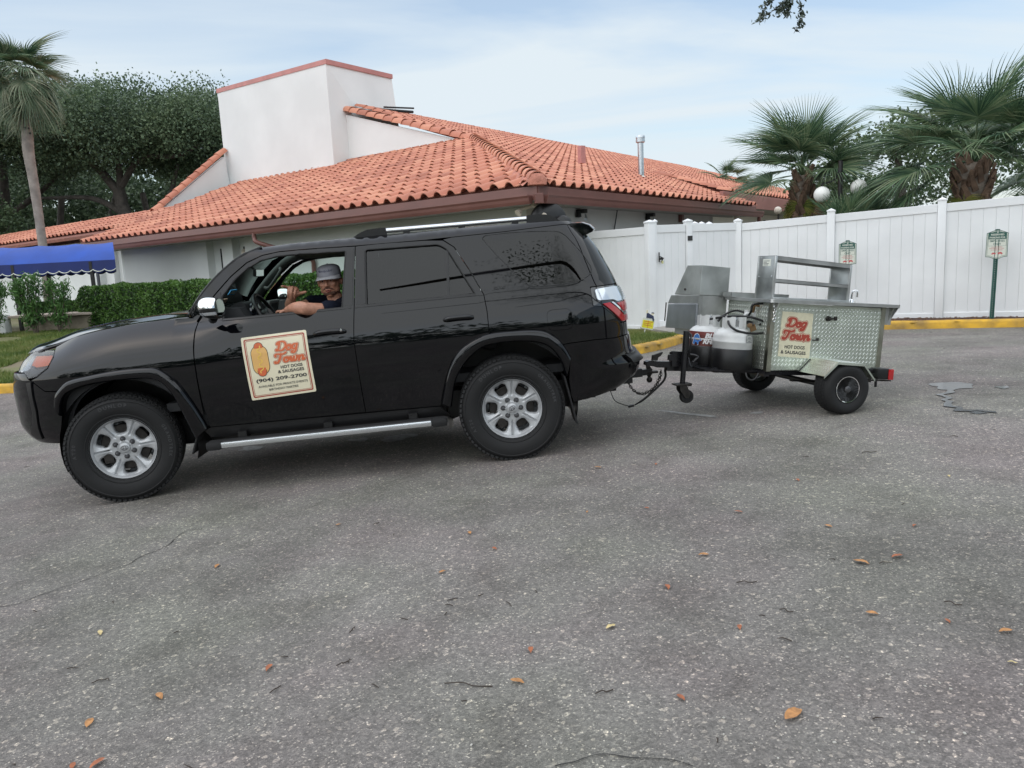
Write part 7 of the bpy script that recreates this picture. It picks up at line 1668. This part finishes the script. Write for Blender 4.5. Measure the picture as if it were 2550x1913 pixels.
b = MB(); b.add([(A0-.008, -.3475, .862), (A1, -.3475, .872), (A1, -.3475, .868), (A0-.008, -.3475, .857)], [(0, 1, 2, 3)]); b.box((.67, -.345, .72), (.20, .004, .27), ch=.001); b.build('side_panel', m_steelw, gb, **L_)
b = MB(); b.tube([(.60, -.42, .50), (.60, -.30, .30)], .015, 6); b.tube([(.72, -.42, .50), (.70, -.10, .28)], .015, 6); b.build('support_strut', m_black, gb, **L_)
# frame, tongue, coupler
b = MB(); b.box((.58, 0, .262), (1.30, .055, .05)); b.box((1.14, 0, .288), (.36, .05, .05)); b.box((.0, .30, .275), (1.04, .04, .04)); b.box((.0, -.30, .275), (1.04, .04, .04)); b.box((.50, 0, .262), (.05, .64, .045)); b.box((-.50, 0, .285), (.05, .64, .045)); b.box((.58, .16, .268), (.62, .05, .04)); b.box((.72, .0, .272), (.56, .46, .012)); b.build('chassis', m_blackgloss, cart, **L_)
b = MB(); b.prism(fillet([(1.415, .278), (1.415, .308), (1.385, .319), (1.32, .314), (1.19, .314), (1.19, .268), (1.31, .268)], .006), lambda a, c: (a, -.032, c), lambda a, c: (a, .032, c)); bevelmod(b.build('coupler', m_blackgloss, cart, **L_), .005)
b = MB(); b.prism([(1.358, .318), (1.312, .318), (1.306, .345), (1.285, .358), (1.268, .384), (1.275, .389), (1.355, .360)], lambda a, c: (a, -.012, c), lambda a, c: (a, .012, c)); b.build('coupler_latch', m_iron, cart, **L_)
b = MB(); b.prism([(1.236, .328), (1.234, .372), (1.206, .375), (1.206, .402), (1.117, .400), (1.110, .278), (1.199, .277), (1.205, .328)], lambda a, c: (a, .03, c), lambda a, c: (a, .055, c)); b.box((1.16, .0, .34), (.06, .07, .10)); bkt = b.build('jack_bracket', m_blackgloss, cart, **L_)
b = MB(); b.tube([(1.115, .095, .255), (1.115, .095, .572)], .0255, 14); b.tube([(1.118, .095, .257), (1.118, .095, .140)], .0215, 14); b.tube([(1.095, .095, .36), (1.085, .12, .40), (1.085, .12, .545), (1.10, .10, .56)], .008, 6); jk = b.build('tongue_jack', m_blackgloss, cart, smooth=50, **L_)
b = MB(); b.box((1.123, .095, .140), (.135, .10, .012), Matrix.Rotation(R(6), 3, 'Y'), ch=.003); b.box((1.055, .10, .135), (.03, .02, .02)); b.build('swivel_plate', m_iron, jk, **L_)
b = MB(); 
for yy in (.060, .130): b.prism([(1.155, .136), (1.095, .136), (1.055, .055), (1.075, .030), (1.10, .030), (1.15, .09)], lambda a, c: (a, yy, c), lambda a, c: (a, yy+.005, c))
b.build('caster_fork', m_iron, jk, **L_)
b = MB(); b.lathe([(0, -.014), (.030, -.016), (.034, -.024), (.053, -.022), (.056, -.012), (.056, .012), (.053, .022), (.034, .024), (.030, .016), (0, .014)], Matrix.Translation((1.075, .097, .040)) @ Matrix.Rotation(PI/2, 4, 'X'), 28); b.build('caster_wheel', m_rubber, jk, smooth=40, **L_)
b = MB(); b.tube(catmull([(1.085, .125, .385), (1.04, .135, .378), (1.02, .14, .365), (1.04, .14, .345), (1.06, .14, .325)], 4), .010, 8); b.tube(catmull([(1.095, .12, .36), (1.085, .14, .30), (1.065, .14, .295), (1.055, .14, .35)], 4), .006, 6); b.build('crank_handle', m_blackgloss, jk, smooth=50, **L_)
# axle, hangers
b = MB(); b.tube([(.035, -.55, .192), (.035, .55, .192)], .021, 10)
for s_ in (-1, 1): b.box((.035, .36*s_, .235), (.06, .045, .07)); b.box((.035, .30*s_, .21), (.46, .035, .014)); b.box((.035, .535*s_, .192), (.04, .06, .04))
b.build('axle', m_black, cart, **L_)
# wheels
def cwheel(s_):
    M = Matrix.Translation((.035, .628*s_, .197)) @ Matrix.Rotation(-PI/2*s_, 4, 'X')
    w = bpy.data.objects.new('wheel', None); COL.objects.link(w); w.parent = cart; w.matrix_basis = M
    b = MB(); b.lathe([(.104, .070), (.110, .082), (.130, .090), (.155, .094), (.175, .090), (.188, .078), (.1955, .060), (.197, .0), (.1955, -.060), (.188, -.078), (.155, -.094), (.115, -.088), (.10, -.06), (.10, .06)], None, 64, closed=True); b.build('tyre', m_rubber, w, smooth=40, **L_)
    b = MB()
    for i in range(44):
        for k_, y_ in enumerate((-.05, -.018, .014, .046)): a = 2*PI*(i+.5*(k_ % 2))/44; b.box((.1965*math.cos(a), .1965*math.sin(a), y_), (.005, .018, .022), Matrix.Rotation(a, 3, 'Z'))
    b.build('tread_blocks', m_rubber, w, kind='stuff', **L_)
    if s_ > 0:
        b = MB(); b.lathe([(.1035, .070), (.1055, .078), (.102, .083), (.096, .082), (.094, .074)], None, 48); hc = b.build('hubcap_ring', m_chrome, w, smooth=50, **L_)
        b = MB(); b.lathe([(.096, .070), (.06, .062), (.03, .060), (0, .06)], None, 40); b.build('hubcap_dish', m_black, w, smooth=60, **L_)
        b = MB()
        for i in range(40): a = 2*PI*i/40; a2 = a+.16; b.tube([(.022*math.cos(a2), .022*math.sin(a2), .074), (.06*math.cos((a+a2)/2), .06*math.sin((a+a2)/2), .074), (.093*math.cos(a), .093*math.sin(a), .080)], [.0016, .0021, .0028], 5)
        b.build('wire_spokes', mat('black_chrome', (.06, .062, .065), .22, metal=.9), w, kind='stuff', **L_)
        b = MB(); b.lathe([(.026, .070), (.026, .082), (.020, .087), (.008, .089), (0, .089)], None, 24); cpp = b.build('hub_medallion', m_alloyd, w, smooth=40, **L_)
    else:
        b = MB(); b.lathe([(.102, .06), (.09, .03), (.085, -.04), (.10, -.075), (.104, -.08)], None, 40); b.lathe([(0, -.02), (.085, -.02)], None, 30); b.build('rim', mat('dull_rim', (.20, .21, .20), .5, metal=.6), w, smooth=50, **L_)
cwheel(1); cwheel(-1)
# fenders
fprof = [(.262, .297), (.150, .408), (-.082, .398), (-.190, .280)]
def fender_mesh(s_):
    b = MB(); v = []; f = []
    inn = [(.235, .292), (.125, .408), (-.10, .395), (-.22, .285)]
    for (a, c), (ai, ci) in zip(fprof, inn): v += [(ai, .341*s_, ci), (a, .722*s_, c), (a-.0, .722*s_, c-.018)]
    for i in range(3): f += [(3*i, 3*i+1, 3*i+4, 3*i+3), (3*i+1, 3*i+2, 3*i+5, 3*i+4)]
    b.add(v, f); o = b.build('fender', m_dia, cart, **L_); md = o.modifiers.new('Solidify', 'SOLIDIFY'); md.thickness = .003
    for i in range(3):
        p0, p1 = fprof[i], fprof[i+1]; Lx = math.hypot(p1[0]-p0[0], p1[1]-p0[1]); nx_ = (-(p1[1]-p0[1])/Lx, (p1[0]-p0[0])/Lx); sg = 1 if nx_[1] > 0 else -1
        i0, i1 = inn[i], inn[i+1]; reg = [(.012, .012), (Lx-.012, .012), (Lx-.012, .365), (.012, .365)]
        def fm(t, y, o_): k_ = y/.381; t = t/Lx; a_ = (p0[0]+(p1[0]-p0[0])*t)*(1-k_)+(i0[0]+(i1[0]-i0[0])*t)*k_; c_ = (p0[1]+(p1[1]-p0[1])*t)*(1-k_)+(i0[1]+(i1[1]-i0[1])*t)*k_; return (a_+nx_[0]*sg*(o_+.001), (.722-y)*s_, c_+nx_[1]*sg*(o_+.001))
        if s_ > 0: lugs(reg, fm, o)
    # inner well wall (dark)
    b = MB(); b.prism([(.25, .29), (.15, .395), (-.08, .388), (-.18, .275)], lambda a, c: (a, .36*s_, c), lambda a, c: (a, .364*s_, c)); b.build('fender_liner', m_matte, o, **L_)
fender_mesh(1); fender_mesh(-1)
# tail lamps
for s_ in (1, -1):
    b = MB(); b.box((-.315, .62*s_, .318), (.13, .11, .085), ch=.012); b.box((-.25, .60*s_, .335), (.12, .05, .035), ch=.004); tlm = b.build('tail_lamp', m_black, cart, smooth=40, **L_)
    b = MB(); b.box((-.385, .62*s_, .315), (.020, .104, .088), ch=.008); b.box((-.365, .677*s_, .315), (.045, .008, .082), ch=.003); b.build('red_lens', m_lens_red, tlm, smooth=40, **L_)
    b = MB(); b.box((-.29, .62*s_, .262), (.22, .05, .008)); b.box((-.17, .63*s_, .262), (.10, .02, .03)); b.build('lamp_bracket', m_iron, tlm, **L_)
    b = MB(); b.tube([(-.245, .66*s_, .275), (-.25, .66*s_, .215)], .010, 8); b.build('bolt', m_black, tlm, **L_)
# latches, chain hooks, handle
b = MB(); b.lathe([(0, .022), (.018, .02), (.022, 0)], Matrix.Translation((.005, .342, .722)) @ Matrix.Rotation(-PI/2, 4, 'X'), 14); b.box((-.02, .366, .724), (.07, .012, .016), Matrix.Rotation(.1, 3, 'Y'), ch=.004); b.box((-.045, .368, .726), (.026, .018, .034), ch=.006); b.build('t_handle_lock', m_iron, cart, smooth=40, **L_)
b = MB(); b.tube([(.130, .344, .545), (.085, .350, .548)], .005, 6); b.box((.085, .346, .552), (.02, .010, .022), ch=.002); b.build('hasp', m_iron, cart, **L_)
b = MB()
for i in range(5): c = Vector((.50-.004*(i % 2), .352, .80-.026*i)); b.tube([c+Vector((.009*math.cos(t), .004*(i % 2), .015*math.sin(t))) for t in [2*PI*j/12 for j in range(13)]], .0028, 5, cap=False)
b.build('latch_chain', m_chrome, cart, **L_)
# sticker
m_crm2 = mat('weathered_cream_vinyl', (.66, .62, .45), .5, var=(24, .08), coords='obj')
spn = panel('cart_sign', [(a+rng.uniform(-.002, .002), c+rng.uniform(-.002, .002)) for a, c in resamp(stick, .02)], m_crm2, cart, 1, off=0, thick=.002, res=.03, surf=lambda a, c, o, s: (a, .3432+o, c), label='cream vinyl sticker reading Dog Town Hot Dogs and Sausages', edge=0, smooth_n=False)
def stm(o):
    a_, b_, c_, d_ = (.429, .408), (.143, .397), (.143, .757), (.424, .767)
    return lambda x, y: ((a_[0]*(1-x)+b_[0]*x)*(1-y)+(d_[0]*(1-x)+c_[0]*x)*y, .3432+o, (a_[1]*(1-x)+b_[1]*x)*(1-y)+(d_[1]*(1-x)+c_[1]*x)*y)
logo(stm, spn, .50, .77, .49, .62, .86, .19, .026, .0008, True, False)
flat('block_lettering', [TX('HOT DOGS', .50, .225, .64, .075), TX('& SAUSAGES', .47, .105, .80, .075)], stm(.0012), m_ink, spn, True)
# propane tanks ----------------------------------------------------------------
def tank(name, label, a, y, wrap):
    root = thing(name, label, 'propane tank', TM @ at(a, y, .278), 'propane tanks on the cart tongue'); r_ = .158
    b = MB(); b.lathe([(0, .01), (r_-.01, .01), (r_, .03), (r_, .215), (r_+.0025, .218), (r_+.0025, .228), (r_, .231), (r_-.0, .265), (r_-.010, .290), (r_-.035, .315), (.09, .333), (.05, .342), (0, .345)], None, 48); b.build('cylinder', m_tank, root, smooth=40, local=True)
    b = MB(); b.lathe([(0, .0), (.165, .0), (.170, .01), (.170, .16), (.164, .168), (.155, .166), (.155, .05)], None, 40); b.build('tray', m_black, root, smooth=40, local=True)
    b = MB(); v = []; f = []; n = 30
    for i in range(n+1):
        t = 2*PI*.78*i/n-.3; cut = .0 if 6 < i < 24 else .02
        for h in (.345-.025, .425-cut*.5): v.append((.095*math.cos(t), .095*math.sin(t), h))
    for i in range(n):
        if i in (9, 10, 19, 20): continue
        f.append((2*i, 2*i+2, 2*i+3, 2*i+1))
    b.add(v, f)
    for t in (.3, 2.2, 4.0): b.tube([(.095*math.cos(t), .095*math.sin(t), .33), (.095*math.cos(t), .095*math.sin(t), .425)], .008, 6)
    co = b.build('collar', m_tank, root, local=True); md = co.modifiers.new('Solidify', 'SOLIDIFY'); md.thickness = .004
    b = MB(); b.tube([(0, 0, .34), (0, 0, .385)], .015, 10); b.tube([(0, -.02, .37), (.03, .03, .37)], .012, 8); b.lathe([(0, .035), (.028, .032), (.030, .018), (.012, .012), (.010, 0)], at(0, 0, .385), 12); b.build('valve', m_satin, root, smooth=50, local=True)
    return root, r_
t1, r1 = tank('propane_tank', 'propane tank with red and blue rhino wrap, farther one on the tongue', .800, -.150, True)
t2, r2 = tank('propane_tank', 'plain white propane tank with a grey data label, nearest the camera', .712, .118, False)
def cyl(root, parts, ang0, z0, r_, m, name): 
    b = MB(); 
    for v, f in parts: b.add([(r_*math.cos(ang0+x/r_), r_*math.sin(ang0+x/r_), z0+y) for x, y in v], f)
    return b.build(name, m, root, local=True, fix=False)
def cylgrid(w, h, k=24): v = [(-w/2+w*i/k, y) for i in range(k+1) for y in (0, h)]; return v, [(2*i, 2*i+1, 2*i+3, 2*i+2) for i in range(k)]
ANG = R(60)   # direction towards the camera round the tank (+a is 0, +b is 90deg)
lb = cyl(t1, [cylgrid(.52, .118)], ANG, .165, r1+.0012, m_tankred, 'printed_wrap'); cyl(t1, [cylgrid(.52, .03)], ANG, .255, r1+.0016, mat('wrap_upper', (.20, .05, .045), .4), 'printed_wrap')
cyl(t1, [mv(text_fit('BLUE', .150, .042, .05, .25), .062, .088), mv(text_fit('RHINO', .175, .042, .05, .25), .060, .040)], ANG, .165, r1+.0028, m_pwhite, 'wrap_lettering')
rh = [(-.062, .012), (-.056, .055), (-.044, .085), (-.020, .096), (-.004, .085), (.006, .060), (.022, .048), (.020, .036), (.004, .034), (-.004, .022), (-.002, .004), (-.014, .002), (-.020, .022), (-.036, .024), (-.040, .004), (-.054, .002)]
cyl(t1, [mv((rh, tri2(rh)), -.058, .006, 1.05)], ANG, .165, r1+.0026, m_pwhite, 'logo_outline'); cyl(t1, [mv((rh, tri2(rh)), -.060, .010, .93)], ANG, .165, r1+.0034, m_lblue, 'logo_rhino')
cyl(t2, [cylgrid(.115, .062)], R(100)+.35, .222-.0, r2+.0012+.0025, mat('data_label', (.30, .31, .31), .5, var=(60, .3), coords='obj'), 'data_label')
b = MB()
for i in range(5): b.add([(.159*math.cos(R(100)+.35+x/.16)*1.03, .159*math.sin(R(100)+.35+x/.16)*1.03, .275-.010*i+y) for x, y in ((-.05, 0), (.0+.01*(i % 3), 0), (.0+.01*(i % 3), .003), (-.05, .003))], [(0, 1, 2, 3)])
b.build('label_print', m_swhite, t2, local=True)
# hoses and regulator
hz = thing('gas_hose', 'coiled black gas hoses and white regulator lying over the two propane tanks', 'hose', TM @ at(.62, .1, .62))
TL = at(-.62, -.1, -.62)
def hose(pts, r_=.0095, nm='hose', m=m_black): b = MB(); b.T = TL; b.tube(catmull(pts, 8), r_, 10); return b.build(nm, m, hz, smooth=60, local=True)
hose([(.80, -.13, .665), (.74, .06, .700), (.64, .20, .708), (.52, .23, .680), (.455, .20, .648), (.50, .10, .640), (.60, .08, .662)])
hose([(.475, .17, .655), (.43, .20, .62), (.50, .24, .590), (.62, .26, .578), (.74, .25, .592), (.80, .22, .628), (.78, .15, .672), (.68, .08, .69), (.56, .06, .668), (.47, .10, .65), (.44, .16, .672)])
hose([(.60, .12, .70), (.61, .19, .75), (.612, .20, .79), (.60, .21, .812), (.55, .21, .818), (.495, .20, .812), (.475, .19, .77), (.48, .20, .72), (.50, .20, .672), (.53, .20, .645)])
hose([(.78, -.02, .655), (.74, -.03, .695), (.66, -.05, .735), (.59, -.06, .748), (.55, -.02, .735), (.53, .03, .71)])
hose([(.565, .30, .262), (.59, .31, .225), (.625, .31, .208), (.66, .30, .225), (.665, .28, .262)], .008)
b = MB(); b.T = TL; b.lathe([(0, .018), (.034, .014), (.040, .002), (.034, -.012), (0, -.016)], Matrix.Translation((.585, .10, .708)) @ Matrix.Rotation(R(70), 4, 'X'), 20); b.tube([(.585, .08, .72), (.585, .08, .76)], .018, 10); b.box((.64, .10, .68), (.09, .03, .03), ch=.008); b.box((.52, .10, .72), (.012, .05, .07)); b.build('regulator', m_tank, hz, smooth=40, local=True)
b = MB(); b.T = TL; b.tube([(.545, .11, .745), (.55, .14, .80), (.50, .16, .80)], .012, 8); b.box((.60, .22, .62), (.05, .012, .05), Matrix.Rotation(.4, 3, 'Y')); b.lathe([(0, .03), (.018, .028), (.02, 0), (.012, -.01)], Matrix.Translation((.632, .215, .640)) @ Matrix.Rotation(-PI/2, 4, 'X'), 12); b.build('brass_fitting', mat('brass', (.30, .19, .10), .4, metal=.9), hz, smooth=40, local=True)
b = MB(); b.T = TL; b.tube([(.640, .21, .645), (.605, .235, .650)], .016, 10); b.build('hose_nut', m_black, hz, smooth=40, local=True)
# safety chain and plug between cart and car -----------------------------------------
C2W = CARM; chain = thing('safety_chain', 'rusty safety chain sagging between the cart coupler and the SUV bumper', 'chain', CARM @ at(-1.15, 0, .3)); CL = at(1.15, 0, -.3)
def links(pts, nm):
    P = catmull(pts, 20); acc = 0; last = P[0]; k = 0; b = MB(); b.T = CL
    for p in P[1:]:
        acc += (p-last).length
        if acc > .021:
            acc = 0; t = (p-last).normalized() if (p-last).length > 1e-6 else Vector((0, 0, 1)); t = (P[min(P.index(p)+1, len(P)-1)]-P[max(P.index(p)-1, 0)]).normalized(); side = t.cross(Vector((0, 1, 0))).normalized(); o = side if k % 2 else Vector((0, 1, 0)).cross(t).cross(t).normalized()
            if k % 2: o = side
            else: o = Vector((0, 1, 0))
            b.tube([p+t*(.016*math.cos(a))+o*(.0085*math.sin(a)) for a in [2*PI*j/12 for j in range(13)]], .0030, 5, cap=False); k += 1
        last = p
    o = b.build(nm, m_iron, chain, local=True, fix=False, kind='stuff'); return o
links([(-1.305, .03, .405), (-1.285, .02, .33), (-1.24, .0, .255), (-1.16, -.02, .215), (-1.10, 0, .228), (-1.05, .02, .28), (-1.025, .02, .345)], 'chain_links'); links([(-1.325, -.03, .405), (-1.31, -.02, .33), (-1.25, -.03, .245), (-1.17, -.04, .205), (-1.11, -.05, .222), (-1.06, -.04, .275), (-1.03, -.03, .345)], 'chain_links')
cord = thing('trailer_cord', 'black wiring cord with a small plug hanging below the tow hitch', 'cord', CARM @ at(-1.05, 0, .15)); CL2 = at(1.05, 0, -.15)
b = MB(); b.T = CL2; b.tube(catmull([(-1.35, 0, .40), (-1.35, .0, .345), (-1.32, .0, .295), (-1.22, 0, .215), (-1.15, 0, .165), (-1.09, 0, .135), (-1.06, 0, .124)], 6), [.010]*28+[.007]*5+[.003]*4, 8); b.build('cord_sleeve', m_black, cord, local=True, smooth=60)
b = MB(); b.T = CL2; b.tube(catmull([(-.86, .05, .33), (-.875, .03, .26), (-.905, .02, .185), (-.97, 0, .143), (-1.02, 0, .125)], 6), .0035, 6); b.tube([(-.862, .05, .36), (-.868, .05, .31)], .014, 8); b.build('cord_lead', m_black, cord, local=True)
b = MB(); b.T = CL2; b.box((-1.040, 0, .122), (.050, .024, .020), Matrix.Rotation(.1, 3, 'Y'), ch=.003); b.build('plug', m_black, cord, local=True)
LEAFPOS = [(-1.818, 3.109, 0.05, 2), (-1.303, 2.533, 0.055, 0), (-1.482, 2.401, 0.06, 0), (-1.329, 2.165, 0.06, 1), (-0.953, 2.665, 0.05, 1), (-1.567, 3.788, 0.05, 0), (-1.042, 4.275, 0.04, 0), (-0.265, 3.929, 0.045, 0), (-0.129, 3.663, 0.04, 1), (-0.37, 3.427, 0.04, 0), (-0.033, 2.409, 0.055, 0), (-1.406, 2.164, 0.04, 1), (0.541, 4.967, 0.055, 0), (0.921, 4.915, 0.04, 1), (1.145, 3.857, 0.05, 1), (1.485, 3.541, 0.045, 0), (1.852, 3.448, 0.035, 1), (0.833, 3.337, 0.05, 0), (1.442, 3.097, 0.07, 0), (1.609, 3.122, 0.06, 1), (0.605, 3.034, 0.05, 1), (0.327, 2.733, 0.05, 2), (0.787, 2.637, 0.04, 1), (1.277, 2.648, 0.045, 0), (0.02, 2.615, 0.045, 1), (-0.032, 2.41, 0.05, 0), (0.478, 2.227, 0.04, 1), (0.78, 2.085, 0.085, 0), (1.633, 2.44, 0.05, 0), (0.38, 4.088, 0.03, 0), (1.622, 4.297, 0.04, 1), (0.703, 4.056, 0.03, 1), (1.531, 2.248, 0.03, 2), (2.391, 4.112, 0.035, 2), (1.493, 2.543, 0.035, 1)]
TWIGS = [(2.235, 4.724, 0.1, 0.07, 'dark twig on the asphalt below the tail lamp of the cart'), (0.928, 3.009, 0, 0.06, 'straight dark twig in the right middle of the asphalt'), (0.992, 2.73, -0.5, 0.035, 'short thick dark twig right of centre'), (0.248, 2.299, 0.3, 0.045, 'dark twig near the bottom centre of the asphalt'), (-0.816, 4.236, 0.8, 0.03, 'small dark twig below the rear wheel'), (-0.675, 2.645, 0.7, 0.035, 'dark twig low in the middle of the asphalt'), (-0.882, 2.506, 1.0, 0.035, 'short twig near the lone rusty leaf at lower centre'), (-0.199, 2.417, -0.2, 0.12, 'longest pale curved twig at bottom centre'), (-0.692, 2.913, 1.3, 0.035, 'short upright twig in the centre of the asphalt'), (1.584, 2.666, -0.6, 0.04, 'short twig at the right of the asphalt')]
CRACKS = [([(-2.53, 3.533), (-2.425, 3.55), (-2.348, 3.676), (-2.267, 3.744), (-2.2, 3.849), (-2.116, 3.957), (-2.072, 4.082), (-2.007, 4.173), (-2.004, 4.425), (-1.904, 4.459)], 0.004), ([(0.067, 1.953), (0.109, 1.968), (0.187, 1.978), (0.249, 1.98), (0.315, 1.96), (0.365, 1.936), (0.438, 1.9)], 0.0035), ([(3.709, 6.789), (3.976, 6.551), (4.256, 6.29)], 0.006)]
PUDL = [(3.71, 6.431), (3.532, 6.191), (3.415, 5.949), (3.354, 5.704), (3.358, 5.549), (3.42, 5.497), (3.5, 5.463)]
PATCHES = [(3.796, 6.543, 0.161, 0.174, -0.44, 1, 0.5), (4.104, 6.321, 0.055, 0.062, -0.41, 3, 0.5), (3.391, 5.495, 0.048, 0.054, -0.41, 5, 0.4)]
PALE = [(1.989, 6.165, 0.051, 0.049, -0.47, 2), (-1.022, 6.523, 0.155, 0.12, -0.4, 4), (-1.374, 6.601, 0.076, 0.063, -0.4, 6), (-2.346, 6.686, 0.101, 0.099, -0.38, 8), (1.502, 6.347, 0.297, 0.029, -0.92, 9)]
# ------------------------------------------------------------------ litter on the asphalt
def leafm(seed):
    r = random.Random(seed); n = 9; v = []; f = []
    for i in range(n):
        t = i/(n-1); w = .24*math.sin(PI*t)**.8*(1-.25*t); c = .10*math.sin(PI*t)+.04*r.uniform(-1, 1); v += [(t-.5, w, c+.10*w), (t-.5, 0, c-.0), (t-.5, -w, c+.12*w)]
    for i in range(n-1):
        for j in (0, 1): f.append((3*i+j, 3*i+j+1, 3*i+j+4, 3*i+j+3))
    return mkmesh('fallen_leaf', v, f, 60)
LM = []
for i, m in enumerate((m_leaf_tan, m_leaf_red, m_leaf_pale)):
    me = leafm(i); me.materials.append(m); LM.append(me)
LEAF = LEAFPOS
for x, y, s, k in LEAF:   # labels below tell each leaf by colour and where it lies
    o = bpy.data.objects.new('fallen_leaf', LM[k]); COL.objects.link(o); o.matrix_basis = Matrix.Translation((x, y, gz(x, y)+.006)) @ Matrix.Rotation(rng.uniform(0, 6), 4, 'Z') @ Matrix.Rotation(rng.uniform(-.15, .15), 4, 'X') @ Matrix.Diagonal((s, s, s, 1))
    tag(o, ('small tan dry leaf lying on the asphalt', 'small rusty brown dry leaf lying on the asphalt', 'small pale yellow dry leaf lying on the asphalt')[k], 'leaf', ('tan leaves', 'rusty leaves', 'pale leaves')[k]+' scattered over the asphalt')
b = MB()
for i in range(80):
    y = 2.0+10*rng.random()**1.6; x = rng.uniform(-.75, .75)*y; a = rng.uniform(0, PI); l_ = rng.uniform(.008, .03)
    if 4.2 < y < 8.3 and -4.2 < x < 1.4: continue
    p = Vector((x, y, gz(x, y)+.004)); d = Vector((math.cos(a), math.sin(a), 0)); b.tube([p-d*l_, p+Vector((rng.uniform(-.01, .01), rng.uniform(-.01, .01), .003)), p+d*l_], [.0018, .0022, .001], 5)
b.build('twig_litter', m_twig, kind='stuff', fix=False)
b = MB()
for i in range(700):
    y = 1.9+11*rng.random()**1.5; x = rng.uniform(-.8, .8)*y; s = rng.uniform(.003, .008)*(1+.10*y)
    if 4.4 < y < 8.0 and -4.2 < x < 1.3: continue
    b.box((x, y, gz(x, y)+.002), (s, s*rng.uniform(.4, .9), .003), Matrix.Rotation(rng.uniform(0, 3), 3, 'Z'))
b.build('pale_chippings', mat('pale_chippings', (.42, .40, .36), .85, var=(30, .3)), kind='stuff', fix=False)
# twigs one can pick out
for x, y, a, l_, lb in TWIGS:
    l_ *= .7
    b = MB(); p = Vector((x, y, gz(x, y)+.006)); d = Vector((math.cos(a), math.sin(a), 0)); b.tube(catmull([p-d*l_, p-d*l_*.3+Vector((.004, .007, .002)), p+d*l_*.3-Vector((.004, .005, 0)), p+d*l_], 4), .0022, 6); tag(b.build('twig', m_twig), lb, 'twig')
# cracks, patches
for pts, w in CRACKS: ribbon('pavement_crack', pts, w, m_crack)
for q in PATCHES: blob('wet_patch', *q[:4], m_water, rot=q[4], seed=q[5], rough=q[6])
ribbon('wet_patch', PUDL, .055, m_water, dz=.007, wob=.05, sub=14)
for q in PALE: blob('pale_stain', *q[:4], mat('pale_stain', (.27, .27, .26), .8, var=(20, .3)) if 'pale_stain' not in MATS else MATS['pale_stain'], rot=q[4], seed=q[5], rough=.6)
